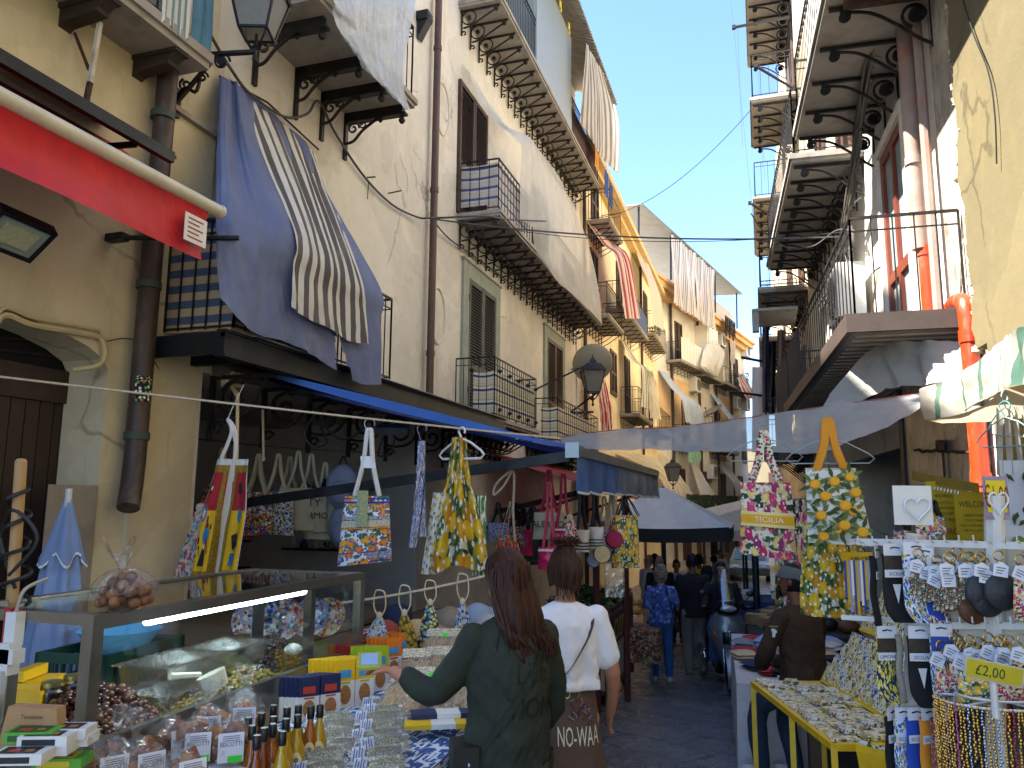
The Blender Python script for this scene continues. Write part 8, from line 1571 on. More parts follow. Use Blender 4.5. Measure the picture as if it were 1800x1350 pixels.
for k,(px,py) in enumerate(((880,960),(893,955),(905,962))):
    c=V(dep(px,py,6.9)); t=empty('string_puppet',c,('left','middle','right')[k]+' one of three red wooden puppets on the white twisted rope','puppet','string puppets'); mb=MB(); mb.ell(c,.022,.018,.045,8); mb.ell(c-V((0,0,.05)),.03,.025,.03,8); build('torso',mb,[redp],t,True); mb=MB(); mb.ell(c+V((0,0,.062)),.018,.018,.022,8); 
    for s in (-1,1): mb.tube([c+V((s*.018,0,-.07)),c+V((s*.02,-.01,-.16))],.008,5); mb.tube([c+V((s*.022,0,.03)),c+V((s*.045,-.01,-.03))],.006,5)
    build('limbs',mb,mat('puppet_wood','b58a55',.6),t); mb=MB(); mb.ell(c+V((0,0,.083)),.02,.02,.012,8); build('hat',mb,redp,t); mb=MB(); mb.tube([c+V((0,0,.09)),V(dep(897,880,6.9))],.003,4); build('string',mb,rope_m,t)
mb=MB(); mb.tube(catmull([V(dep(q[0],q[1],6.9)) for q in ((900,825),(873,850),(868,870),(885,855),(903,830),(902,900),(905,950))],6),.011,5); thing('twisted_rope','white twisted rope looped over the awning arm above the puppets','rope',mb,rope_m)
c=V(dep(1080,1020,8.2)); mb=MB(); mb.cbox(c,.2,.1,.34,.3); thing('clear_case','empty clear plastic zip case hanging above the greens','case',mb,film('zip_case',(.9,.92,.93),.4,.1,.4,10,.2)); 
mb=MB(); 
for x,y in ((1052,1010),(1098,1000)): p=V(dep(x,y,9)); mb.tube([V((p.x,p.y,gz(p.y))),V((p.x,p.y,2.6))],.035,6)
for px,d,lb in ((1048,8.8,'red brown timber post under the front bar near the straw bags'),(1100,9.6,'red brown timber post at the far end of the straw bags')):
    p=V(dep(px,1000,d)); mb=MB(); mb.tube([V((p.x,p.y,gz(p.y))),V((p.x,p.y,2.25))],.04,6); thing('awning_post',lb,'post',mb,mat('post_red','4a2018',.7))
# stall tables behind the two women
mb=MB(); mb.box(-3.4,7.7,.28,-1.95,9.3,.34); mb.box(-3.35,7.75,gz(8.5),-2.0,9.25,.28,1); thing('goods_table','dark covered table of souvenirs behind the two women','table',mb,[mat('table_board','6b5a46'),mat('dark_cover','1c1c1f')])
for i in range(26):
    x,y=rnd(-3.2,-2.05),rnd(7.85,9.2); c=V((x,y,.345)); mb=MB(); k=i%3
    if k==0: mb.lathe([(.06,0),(.09,.05),(.07,.15),(.05,.2),(.06,.22)],c,10)
    elif k==1: mb.cbox(c+V((0,0,.06)),.18,.12,.12,rnd(0,3))
    else: mb.ell(c+V((0,0,.06)),.1,.08,.07,9)
    thing('souvenir',('painted souvenir jar','printed souvenir box','rolled printed cloth')[k]+' on the dark table behind the two women','souvenir',mb,[P_mix,P_tile,P_orange,P_floral,P_tilebw][i%5] if k!=1 else smalls[i%5],'souvenirs on the dark table',True)
# cart with purple sign
cx0,cy0=-1.82,9.45; zg=gz(10); t=empty('food_cart',(cx0-.4,cy0+.8,zg),'cream panelled food cart with a purple sign in tall yellow letters','cart')
mb=MB(); mb.box(cx0-.75,cy0,zg+.2,cx0-.03,cy0+1.8,zg+1.08); build('body',mb,mat('cart_cream','b9b29c',.6,0,.08,3,.05),t)
mb=MB(); 
for x,y in ((cx0-.04,cy0-.02),(cx0-.04,cy0+1.78),(cx0-.77,cy0-.02)): mb.box(x,y,zg+.06,x+.05,y+.05,zg+1.12)
for z in (zg+.14,zg+1.08): mb.box(cx0-.03,cy0,z,cx0+.012,cy0+1.8,z+.06); mb.box(cx0-.77,cy0-.02,z,cx0,cy0+.02,z+.05)
build('frame',mb,mat('cart_brown','3a3029',.6),t); mb=MB(); mb.box(cx0+.0,cy0+.12,zg+.68,cx0+.02,cy0+1.6,zg+1.05); sg=build('sign_panel',mb,mat('sign_plum','3a1236',.6),t); mb=MB(); mb.text('CUSTOM',(cx0+.0205,cy0+.86,zg+.73),(0,1,0),(0,0,1),.25,0,.002,'C',.8); build('lettering',mb,mat('sign_yellow','b5b01c',.6),sg)
mb=MB()
for i in range(3): mb.box(cx0+.0,cy0+.15+.52*i,zg+.24,cx0+.014,cy0+.6+.52*i,zg+.6,i%2)
build('picture_panel',mb,[prints('menu_picture','9a948a',[(5,.4,['6a3a2a','3a3a3a','a58a6a'],(1,1),.2)],kind='Object'),mat('menu_grey','8a857c')],t)
mb=MB(); 
for x,y in ((cx0-.7,cy0+.1),(cx0-.08,cy0+.1),(cx0-.08,cy0+1.7)): mb.lathe([(0,-.02),(.07,-.02),(.07,.02),(0,.02)],(x,y,zg+.075),12,0,(1,0,0))
build('caster',mb,tyre,t)
mb=MB(); lf=[]
for i in range(420):
    c=V((rnd(cx0-.75,cx0+.02),rnd(cy0,cy0+1.7),zg+1.14+abs(rnd(0,.10)))); a=V((rnd(-1,1),rnd(-1,1),rnd(-.3,.6))).normalized()*rnd(.04,.09); b_=a.orthogonal().normalized()*.022; mb.poly([c-a,c+b_,c+a,c-b_],i%2)
o=build('greens',mb,[mat('dark_leaf','18280f',.6,0,.3,9,0,tl=.1),mat('mid_leaf','2f4a1a',.6,0,.3,9,0,tl=.1)]); tag(o,'bed of dark green leaves spread on top of the food cart','greens',None,'stuff')
p=V(dep(1052,1110,9.2)); mb=MB(); mb.grid(lambda u,v:V((cx0-.66+.6*u+.04*math.sin(v*5),cy0-.05-.12*math.sin(u*3.1)-.1*v,zg+.95-.5*v+.06*math.sin(u*8))),12,12); thing('draped_bags','bundle of blue grey plastic bags draped over the corner of the food cart','plastic bags',mb,mat('bag_bluegrey','5a6a72',.3,0,.4,7,.8,14,('8a8f6a',.5,4,(1,1,1)),bd=.04),None,2)
c=V(dep(1114,1068,11.2)); mb=MB(); 
for i in range(5): mb.ell(c+V((rnd(-.12,.12),rnd(-.1,.1),rnd(-.03,.09))),.09,.08,.07,10,i%2)
thing('bread_pile','pile of pale bread loaves at the corner of the far cart','bread',mb,[mat('bread','b5854a',.8,0,.2,9,.3,30),mat('bread_pale','c9a36a',.8)],None,True)
c=V(dep(1124,1110,10.9)); zg2=gz(c.y); t=empty('folding_table',(c.x,c.y,zg2),'small folding table under a red and brown paisley cloth','table'); mb=MB(); mb.cbox((c.x,c.y,zg2+.72),.5,.6,.03,.2); build('top',mb,steel_dk,t)
for a,b in ((-.2,-.22),(.2,-.22),(.2,.24),(-.2,.24)): mb=MB(); mb.tube([(c.x+a,c.y+b,zg2),(c.x+a,c.y+b,zg2+.71)],.015,6); build('leg',mb,chro,t)
mb=MB(); mb.grid(lambda u,v:V((c.x+lerp(-.3,.3,u),c.y-.34-.03*math.sin(u*20)*v,zg2+.745-.42*v)),16,6); mb.grid(lambda u,v:V((c.x+.29+.03*math.sin(u*20)*v,c.y-.34+.7*u,zg2+.745-.42*v)),16,6); mb.grid(lambda u,v:V((c.x-.3+.6*u,c.y-.34+.7*v,zg2+.746)),4,4); thing('paisley_cloth','red and brown paisley cloth hanging over the small folding table','tablecloth',mb,prints('paisley','6a4a3a',[(7,.42,['7a2a24','a58a6a','2f2a2a'],(1,1),.2),(14,.3,['c9b08a','3a4a3a'],(1,1),.4)]))
for i in range(9):
    p=foot(1128+i*2,1000,12.4+i*.5); 
# ================= net sheet across the street, right awning
netm=mat('grey_net','b4b8ba',.7,0,.08,3,.2,90,('7d858e',.4,2,(1,1,1)),tl=.55,see=.2)
def G(px,py,d): return V(dep(px,py,d))
rows=[[G(985,768,7.15),G(1080,756,7.0),G(1190,750,6.8),G(1300,736,6.6),G(1440,716,6.3),G(1540,702,6.1),G(1622,692,5.9)],[G(990,776,7.0),G(1080,774,6.9),G(1190,772,6.7),G(1300,768,6.5),G(1440,756,6.2),G(1540,730,6.0),G(1622,702,5.9)],[G(1000,784,6.9),G(1080,790,6.75),G(1190,790,6.5),G(1300,796,6.35),G(1440,794,6.1),G(1540,758,5.9),G(1624,712,5.85)]]
thing('net_sheet','long grey shade net laced along a rope right across the street','shade net',drape(rows,60,14,.04,9,77),netm,None,2)
mb=MB(); mb.tube(catmull(rows[0],8),.006,4); 
for i in range(14): p=online(1030+40*i,rows[0][0],rows[0][-1]); 
thing('net_rope','thin red rope that the shade net is laced to','rope',mb,mat('red_rope','8a4a44',.8))
rows=[[G(1440,725,7.4),G(1520,620,7.2),G(1560,600,7.0),G(1625,600,6.6),G(1700,600,6.3)],[G(1470,735,7.0),G(1540,690,6.9),G(1590,680,6.7),G(1640,675,6.4),G(1700,660,6.2)]]
thing('gauze_sheet','torn pale gauze tied under the brown fascia balcony','gauze',drape(rows,24,12,.08,7,9),graygauze,None,2)
aws=striped('green_stripe_canvas',[(0,'b0aa9e'),(.36,'4f7563'),(.47,'b0aa9e'),(.97,'4f7563')],2.2,0,.8,.3,dirt=('9a9184',.4,3))
t=empty('striped_awning',G(1700,660,4.9),'white canvas awning with green stripes at the right edge','awning')
rows=[[G(1616,684,5.5),G(1660,668,5.2),G(1700,648,4.9),G(1738,618,4.65),G(1772,588,4.4)],[G(1618,712,5.5),G(1660,700,5.2),G(1702,682,4.9),G(1738,660,4.65),G(1766,636,4.4)],[G(1624,738,5.48),G(1660,734,5.2),G(1706,722,4.9),G(1740,706,4.65),G(1764,682,4.4)]]
build('valance',drape(rows,30,12,.02,7,3),aws,t,2)
rows=[[G(1772,586,4.4),G(1800,574,4.1),G(1880,560,3.5)],[G(1766,630,4.35),G(1800,625,4.1),G(1880,610,3.5)],[G(1765,682,4.35),G(1800,676,4.1),G(1880,670,3.5)]]
build('corner_flap',drape(rows,16,10,.03,8,6),striped('green_stripe_flap',[(0,'8f897d'),(.5,'3f5f50'),(.8,'8f897d')],1.6,0,.8,.2),t,2)
rows=[[G(1628,738,5.4),G(1680,728,5.1),G(1765,684,4.4),G(1860,672,3.7)],[G(1655,744,6.0),G(1720,742,5.7),G(1800,738,5.2),G(1900,735,4.4)]]
build('underside',drape(rows,16,6,.01,5,2),mat('canvas_beige','b5a98f',.85,0,.08,3,.2,20,tl=.4),t,2)
# hung bags of the right stall
tp=G(1342,762,5.3); wire_hanger(tp+V((0,0,.06)),.5,AL-.15,None,'wire hanger holding the floral tote','.004' and .004); t,P,c,ax,nn,bag=tote(tp,.335,.50,.335,AL-.1,P_floral,'floral tote with a yellow band lettered SICILIA hanging from the shade net',P_floral_o,depth=.05,strap_w=.045,tilt=.12,flare=1.1)
for v0,v1,m in ((.40,.44,mat('band_pale','dccb8a',.85)),(.44,.56,mat('band_gold','d8a51c',.85)),(.56,.60,mat('band_pale','dccb8a'))): band(bag,P,v0,v1,m,o=-.055)
mb=MB(); mb.text('SICILIA',P(.5,.535,-.066),ax+up*-.06,up,.038,0,.0,'C',1.15); build('lettering',mb,mat('pale_letters','e6ddc0',.8),bag)
tp=G(1455,740,4.9); wire_hanger(tp+V((0,0,-.02)),.52,AL-.25,None,'wire hanger holding the lemon tote',.004); t,P,c,ax,nn,bag=tote(tp,.30,.46,.31,AL-.2,prints('pale_leaf_canvas','dcd9cf',[(5,.27,['8a9a5a','7a8a50','a3ae80'],(.5,1.7),.6),(7,.2,['9fb8cc','c5d0d4'],(1,1),.5)]),'white tote with painted lemons and orange straps hanging from the shade net',mat('ochre_strap','c98416',.8,0,.06,9,.1),depth=.06,strap_w=.045,tilt=.06,flare=1.28,lean=.08)
o=P(.5,0,0); mb=MB(); mb.grid(lambda u,v:o+ax*((u-.5)*.30)-up*(-.012+.02*v)-nn*.0,8,2); build('rim',mb,canvas,bag)
random.seed(40)
def lemon_motifs(P,parent,n,off):
    mb=MB()
    for i in range(n):
        u,v=((.2,.62),(.5,.16),(.82,.1),(.86,.3),(.3,.36),(.62,.48),(.74,.55),(.22,.9),(.45,.8),(.84,.82),(.14,.2),(.56,.74))[i]; r=rnd(.026,.034)
        if v>.93: continue
        c=P(u,v,-.06*(.35+.65*math.sin(min(1,v)*3.0))*max(.05,math.sin(u*3.14))**.6)-nn*(off+.02); a0=rnd(0,6)
        for j in range(6): a=a0+1.05*j+rnd(-.2,.2); d=ax*math.cos(a)+up*math.sin(a); e=ax*-math.sin(a)+up*math.cos(a); L_=rnd(.06,.10); q=c+d*.015; mb.poly([q,q+d*L_*.4+e*.014,q+d*L_,q+d*L_*.45-e*.014],j%2)
        mb.poly([c-nn*.002+ax*(r*1.15*math.cos(x))+up*(r*math.sin(x)) for x in [6.283*j/16 for j in range(16)]],2); mb.poly([c-nn*.003+ax*(r*.95*math.cos(x)+r*.1)+up*(r*.82*math.sin(x)+r*.1) for x in [6.283*j/14 for j in range(14)]],3)
    build('painted_lemons',mb,[mat('leaf_olive','5a6a2f',.85,0,.2,30,0),mat('leaf_dark','34481f',.85,0,.2,30,0),mat('lemon_yellow','b5740c',.8,0,.15,30,0),mat('lemon_light','d9a01c',.8,0,.15,50,0)],parent)
lemon_motifs(P,bag,12,.004)
for px,py,d,h,w0,w1,m,lb in ((1450,935,5.2,.55,.26,.36,P_lemon2,'lemon print dress hanging just below the lemon tote'),(1490,950,5.5,.5,.2,.3,P_lemon2,'second lemon print dress nearer the dark shop front'),(1425,900,6.6,.8,.2,.34,P_floral,'pale flowered dress behind the floral tote'),(1405,905,7.2,.85,.22,.36,P_mix,'dark patterned dress on the far clothes rail'),(1385,915,7.6,.9,.2,.3,P_lemon,'lemon and cream dress on the far clothes rail')):
    garment(G(px,py,d),w0,w1,h,AL+rnd(-.5,.3),m,lb,seed=px*.1,fold=.05,folds=9)
for k in range(7): wire_hanger(G(1395+k*6,882-k,6.9+.15*k),.4,AL+.9,mat('white_hanger_plastic','d0d0cc') if k%2 else blk_st,'clothes hanger crowded on the far rail',.008,name='clothes_hanger')['group']='hangers crowded on the far rail'
mb=MB(); mb.tube([G(1385,880,8.2),G(1450,868,5.6)],.015,6); thing('clothes_rail','steel clothes rail of the right stall above the patterned dresses','rail',mb,chro)
for px,d,lb in ((1328,13,'thin dark pole standing before the far stalls'),(1368,11,'thick grey pole wrapped in cloth behind the vendor'),(1405,7.4,'pale post hung with printed cloths behind the vendor')):
    p=G(px,1000,d); mb=MB(); mb.tube([V((p.x,p.y,gz(p.y))),V((p.x,p.y,1.9))],.045 if d<12 else .06,8); thing('stall_post',lb,'post',mb,steel_dk if d>12 else mat('pale_post','8a8780',.7,0,.3,5,.2))
# clothes tables
def table(c,sx,sy,rz,h,label,cloth,name='clothes_table'):
    c=V(c); mb=MB(); mb.cbox(c+V((0,0,h-.02)),sx,sy,.04,rz); t=empty(name,c,label,'table'); build('tabletop',mb,mat('table_board','6b5a46'),t); R_=Matrix.Rotation(rz,3,'Z'); mb=MB()
    def sk(u,v):
        pts=[(-1,-1),(1,-1),(1,1),(-1,1),(-1,-1)]; s=u*4; i=min(int(s),3); a,b=pts[i],pts[i+1]; f=s-i; x,y=lerp(a[0],b[0],f),lerp(a[1],b[1],f); k=1+.02*math.sin(u*60)*v+.03*v
        return c+R_@V((x*sx/2*k+.0,y*sy/2*k,h+.003-(h-.06)*v))
    mb.grid(sk,80,5); mb.obox(c+R_@V((-sx/2,-sy/2,h+.002)),R_@V((sx,0,0)),R_@V((0,sy,0)),V((0,0,.003))); tag(build(name.replace('table','tablecloth') if 'table' in name else 'tablecloth',mb,cloth,None,True),'cloth covering the '+label,'tablecloth'); return t
whc=mat('white_tablecloth','b5b0ac',.9,0,.08,3,.3,14,('7a746e',.4,4,(1,1,.4)),bd=.04)
tc_=G(1362,1170,7.4); zt=gz(tc_.y); table((tc_.x+.12,tc_.y,zt),1.0,2.5,RA+.0,.80,'long clothes table behind the seated vendor',whc)
cols=[('navy','1c2748'),('white','c9c7c4'),('red','a01f2a'),('denim blue','3f5f8f'),('grey','7a7c80'),('black','151517'),('sand','b59f80'),('pale blue','8fa5c4')]
random.seed(51)
for i in range(44):
    x=tc_.x+.12+rnd(-.42,.42); y=tc_.y+rnd(-1.15,1.15); nm,cc=cols[i%8]; c=V((x,y,zt+.806)); h=rnd(.03,.09); mb=MB(); w,l=rnd(.12,.17),rnd(.14,.2); a=rnd(0,3)
    for j in range(2): pillow(mb,c+V((rnd(-.02,.02),0,.02+j*h*.5)),V((math.cos(a),math.sin(a),0)),V((-math.sin(a),math.cos(a),0)),V((0,0,1)),w*1.6,l*1.3,h*.55,0,8,6,.4)
    thing('folded_shirt','folded '+nm+' shirt in the jumble on the long clothes table','folded shirt',mb,mat('shirt_'+nm.replace(' ','_'),cc,.9,0,.12,9,.4,30),'shirts heaped on the long clothes table',True)
tb2=G(1335,1075,11.2); z2=gz(tb2.y); table((tb2.x+.55,tb2.y,z2),1.5,1.8,RA,.8,'far bag table beside the scooter',mat('dark_tablecloth','2a2a2e',.9),'bag_table')
for i in range(22):
    c=V((tb2.x+.55+rnd(-.65,.65),tb2.y+rnd(-.8,.8),z2+.81)); k=i%3; mb=MB()
    if k==0: mb.cbox(c+V((0,0,.07)),.3,.22,.14,rnd(0,3))
    else: mb.ell(c+V((0,0,.08)),rnd(.12,.2),.12,rnd(.07,.11),10,0)
    thing('leather_bag',('cardboard carton','brown leather bag','dark leather bag')[k]+' piled on the far bag table','bag',mb,[mat('kraft_card','9c7a52'),mat('tan_leather','6b4226',.6),mat('dark_leather','1f1a18',.6)][k],'bags piled on the far table',True)
tb3=G(1350,1010,17); z3=gz(tb3.y); table((tb3.x,tb3.y,z3),2.0,1.4,.1,.8,'distant stall table under the cream parasol',mat('blue_tablecloth','2f3f6a',.9),'stall_table')
for i in range(16): c=V((tb3.x+rnd(-.9,.9),tb3.y+rnd(-.6,.6),z3+.81)); mb=MB(); mb.cbox(c+V((0,0,.06)),.25,.2,.12,rnd(0,3)); mb.cbox(c+V((0.03,0,.15)),.16,.2,.06,rnd(0,3)); thing('stall_goods','pale boxed goods on the distant stall table','box',mb,[bwh,mat('shirt_pale_blue','8fa5c4',.9),mat('kraft_card','9c7a52')][i%3],'goods on the distant stall table')
# parked car
cc=G(1318,985,36); zc_=gz(cc.y); t=empty('parked_car',(cc.x,cc.y,zc_),'pale grey green car parked at the end of the street seen from the front','car'); mb=MB(); pr=[(-2.0,.3),(-2.05,.62),(-1.95,.78),(-1.0,.9),(-.45,1.36),(1.0,1.4),(1.7,.95),(2.0,.85),(2.05,.35)]
mb.loft([[V((cc.x+sx_*.85*(1 if z<.95 else .8),cc.y+y,zc_+z)) for y,z in pr] for sx_ in (-1,1)]); build('body',mb,mat('car_paint','5f6a64',.3,.3,.05,3,0,coat=.6),t,True)
mb=MB(); mb.poly([V((cc.x+a*.66,cc.y+y,zc_+z)) for a,y,z in ((-1.05,-1.02,.93),(1.05,-1.02,.93),(.95,-.5,1.33),(-.95,-.5,1.33))]); build('windscreen',mb,mat('car_glass','3f4f4a',.08,0,.1,3,0,coat=.5),t)
for s in (-1,1): mb=MB(); mb.ell((cc.x+s*.6,cc.y-2.0,zc_+.66),.17,.06,.08,10); build('headlight',mb,mat('lamp_lens','9aa0a4'),t,True)
for s in (-1,1):
    for y in (-1.3,1.3): mb=MB(); mb.lathe([(.2,-.09),(.31,-.09),(.31,.09),(.2,.09),(0,.05)],(cc.x+s*.78,cc.y+y,zc_+.31),16,0,(1,0,0)); build('wheel',mb,tyre,t)
# yellow magnet stand
yel=mat('yellow_paint','c9a012',.5,0,.12,6,.15,30,('7a5a10',.4,8,(1,1,1))); ya=V((-.10,5.25,.72)); yb=V((.27,4.05,.72)); ex=V((.955,.30,0)).normalized(); ey=(yb-ya); Ly=ey.length; ey.normalize(); zf=-.05
t=empty('magnet_stand',(.3,4.7,zf),'yellow metal stand of magnets with a flat table and stepped sloping shelves','stand'); mb=MB(); WT=.42
mb.obox(ya,ey*Ly,ex*WT,V((0,0,.02))); b=build('flat_shelf',mb,mat('shelf_yellow_dk','8a6a10',.6),t)
mb=MB(); bar=lambda p,q,r=.018:mb.tube([p,q],r,4)
A1,B1_=ya+V((0,0,.02)),yb+V((0,0,.02)); bar(A1,B1_,.022); bar(B1_,B1_+ex*WT,.022); bar(A1,A1+ex*WT,.022)
for p in (A1,B1_,A1.lerp(B1_,.55),B1_+ex*WT,A1+ex*WT): bar(p,V((p.x,p.y,zf)),.02)
for p,q in ((A1,B1_),(B1_,B1_+ex*WT)): bar(V((p.x,p.y,.22)),V((q.x,q.y,.22)),.016)
build('frame',mb,yel,t)
def slope(o,dx,wz,L0,Lu,label):   # sloped board from o along ey, rising along dx*ex + wz*z
    d=(ex*dx+V((0,0,wz))); mb=MB(); mb.obox(o,ey*L0,d,V((-.01,-.01,.012))); return d
S0=ya+ex*(WT+.02)+V((0,0,.05)); d1=ex*.22+V((0,0,.26)); S1=S0+d1+ex*.04+V((0,0,.05)); d2=ex*.18+V((0,0,.24)); S2_=S1+d2+ex*.03+V((0,0,.05)); d3=ex*.12+V((0,0,.2))
for nm,o,d in (('sloping_shelf',S0,d1),('sloping_shelf',S1,d2),('sloping_shelf',S2_,d3)):
    mb=MB(); n=ey.cross(d).normalized(); mb.obox(o-ey*.0,ey*Ly,d,n*-.015 if n.z>0 else n*.015); mb.obox(o-V((0,0,.03)),ey*Ly,d.normalized()*.03,(n if n.z>0 else -n)*.03); build(nm,mb,yel,t)
mb=MB(); mb.obox(S0-V((0,0,.75)),ey*Ly,ex*.02,V((0,0,.72))); build('back_panel',mb,mat('dark_cover','1c1c1f'),t)
random.seed(61)
mg=[P_magnet]+[prints('magnet_print_%d'%k,'d2cebf',[(26,.55,[c1,'d8d2bf',c2],(.7,1.4),.4+k),(55,.42,[c3,'e8e4d8','26261f'],(1,1),.2)],kind='Object',rough=.35,coat=.3) for k,(c1,c2,c3) in enumerate((('d9bf1c','5a7030','b5452a'),('c9b43a','2f4a8a','d8c02a'),('b5a86a','8a3a2a','2a4a86'),('d8c84a','3f5f2a','e0dcc8')))]
def magnet(c,a,b,n,sx,sy,th,m,label,grp):
    mb=MB(); 
    if rnd(0,1)<.6: mb.obox(c-a*sx/2-b*sy/2,a*sx,b*sy,n*th)
    else: mb.prism([c+a*sx*.5*math.cos(x)+b*sy*.5*math.sin(x) for x in [6.283*j/10 for j in range(10)]],n*th)
    return thing('magnet',label,'magnet',mb,m,grp)
for i in range(5):
    for j in range(12):
        c=ya+ex*(.05+.083*i+rnd(-.008,.008))+ey*(.06+(Ly-.1)*j/11.5+rnd(-.012,.012))+V((0,0,.021)); st=int(rnd(1,4)); a=(ex*math.cos(.1)+ey*rnd(-.2,.2)).normalized(); b_=V((0,0,1)).cross(a); mb=MB()
        for q in range(st): mb.obox(c-a*.036-b_*.046+V((rnd(-.006,.006),rnd(-.006,.006),.012*q)),a*.072,b_*.092,V((0,0,.010)))
        thing('tile_magnet','stack of pale printed tile magnets lying on the flat yellow shelf','magnet',mb,mg[(i*3+j)%5],'tile magnets on the flat yellow shelf')
for k,(o,d,nr,nc) in enumerate(((S0,d1,4,15),(S1,d2,3,15),(S2_,d3,2,15))):
    n=ey.cross(d).normalized(); n=n if n.z>0 else -n; dl=d.length; du=d.normalized()
    for r in range(nr):
        for q in range(nc):
            c=o+du*(dl*(r+.5)/nr)+ey*(Ly*(q+.5)/nc)+n*.012; magnet(c,ey,(du+n*.25).normalized(),n,Ly/nc*.86,dl/nr*1.15,.014,mg[(q+r*2+k)%5],'lemon printed magnet in the rows on the '+('lowest','middle','top')[k]+' sloping yellow shelf','magnets on the sloping yellow shelves')
mb=MB(); p=V(dep(1505,1320,3.2)); mb.obox(p,V((.16,-.12,0)),V((.05,.05,-.35)),V((0,0,.03))); mb.obox(p+V((.01,0,.028)),V((.14,-.11,0)),V((.045,.045,-.3)),V((0,0,.02)),1); thing('key_ring_tray','yellow edged tray of round printed key rings below the socks','tray',mb,[yel,mg[1]])
# ================= white spinner rack
rk=empty('display_rack',(.75,2.75,0),'white metal rack of hooks carrying socks, small purses and necklaces','rack'); rkm=mat('rack_white','c4c3be',.45,0,.06,5,.05,20)
def RKP(px,py): # on the rack plane, a vertical plane facing the stall front
    return V(dep(px,py,lerp(3.02,2.62,(px-1510)/290)))
mb=MB()
for (x0,y0,x1,y1,r) in ((1508,952,1830,960,.017),(1600,1098,1830,1100,.017),(1480,1085,1600,1092,.012)): mb.tube([RKP(x0,y0),RKP(x1,y1)],r,4)
mb.tube([RKP(1600,940)+V((.02,.05,0)),RKP(1600,1700)],.03,8); mb.tube([RKP(1748,870),RKP(1752,1700)],.032,8); build('frame',mb,rkm,rk)
mb=MB(); a,b_=RKP(1640,958)+V((0,.05,0)),RKP(1830,960)+V((0,.05,0)); mb.obox(a,b_-a,V((0,.01,0)),V((0,0,-.5))); build('back_panel',mb,mat('rack_cream','b9b4a4',.6),rk)
mb=MB()
for k in range(12): px=1520+25*k; p=RKP(px,955); mb=MB(); mb.tube([p,p+V((-.03,-.07,.01)),p+V((-.032,-.075,.03))],.0035,4); build('hook',mb,rkm,rk)
for k in range(8): px=1630+22*k; p=RKP(px,1095); mb=MB(); mb.tube([p,p+V((-.03,-.07,.01)),p+V((-.032,-.075,.03))],.0035,4); build('hook',mb,rkm,rk)
rx_=V((math.cos(AL),math.sin(AL),0)); rn_=V((rx_.y,-rx_.x,0))
def sock(px,py,m,label,w=.092,h=.25,turn=.0,hm=None,txt='SICILIA',toe=True,dz=0,col=None):
    c=RKP(px,py)+rn_*(.05+dz); a=(rx_*math.cos(turn)+V((-rx_.y,rx_.x,0))*math.sin(turn)); t=empty('sock_pack',c,label,'socks','sock packs on the white rack'); n=V((a.y,-a.x,0)); mb=MB(); hd=.05
    def f(u,v,s): 
        foot_=max(0,(v-.72)/.28); return c-up*(.03+v*h)+a*((u-.5)*w*(1+.1*foot_)+foot_**2*w*.45)+n*(s*.012*max(0,math.sin(u*3.14))**.5+.004*math.sin(v*9))
    mb.grid(lambda u,v:f(u,v,1),8,16); mb.grid(lambda u,v:f(1-u,v,-1),8,16); b=build('sock',mb,m,t,2)
    mb=MB(); q=c+n*.016; mb.obox(q-a*w/2-up*.035,a*w,n*.002,up*.045,0); mb.obox(q-a*w/2-up*.115,a*w,n*.002,up*.028,0); 
    if hm: mb.obox(q-a*w/2-up*.088,a*w,n*.0015,up*.053,2)
    mb.text(txt,q-up*.108+n*.003,a,up,.013,1,0,'C',1.0); mb.tube([q-a*.018-up*.008+n*.003,q-up*.004+n*.003,q+a*.018-up*.008+n*.003],.003,4,1); build('card_header',mb,[mat('header_white','cfced2',.5),ink,hm or ink],t); 
    if col: 
        mb=MB(); mb.prism([c-up*.14+n*.018-a*.016,c-up*.14+n*.018+a*.016,c-up*.21+n*.018+a*.002],n*.001); build('shirt_front_print',mb,cotton_w,b)
    return t
bks=mat('black_sock','101012',.9,0,.15,30,.3,80); sepia=mat('sepia_photo','3a322a',.5,0,.4,20,0); navl=prints('navy_lemon_sock','141c3a',[(5,.4,['d9c23a','c9b02a'],(1,1),.2),(9,.26,['e0dcc8','6a8a3a'],(1,1),.4)])
sock(1522,962,bks,'black socks seen edge on, first on the top hook bar',.05,.26,.9); sock(1556,958,bks,'black socks with a white shirt front and grey card photo on the top hook bar',.088,.25,.1,sepia,col=1); sock(1594,956,P_tile,'blue and yellow tile pattern socks hanging on the top hook bar',.094,.25,-.05,P_tile_o); sock(1620,965,mat('royal_sock','1c3f9a',.9),'plain royal blue socks half behind the tile pattern pair',.06,.22,-.5,dz=-.03); sock(1640,985,prints('red_dot_sock','7a1420',[(9,.35,['e0d8d0'],(1,1),.2)]),'dark red dotted socks behind the small purses',.07,.22,-.1,dz=-.04)
sock(1543,1100,navl,'navy socks with yellow lemons and a bottle on the second hook bar',.078,.24,.1,sepia,'LIMONE'); sock(1566,1098,mat('grey_edge_sock','8a8478',.9,0,.2,40,.3),'grey ribbed socks seen edge on in the second row',.03,.24,1.1); sock(1600,1100,bks,'black socks with a white shirt front hanging in the second row',.086,.25,.0,sepia,col=1); sock(1637,1096,P_tile,'blue and yellow tile pattern socks in the second row',.075,.26,-.1,P_tile); sock(1655,1120,mat('royal_sock','1c3f9a'),'royal blue socks behind the second row tile pattern pair',.06,.22,-.3,dz=-.03)
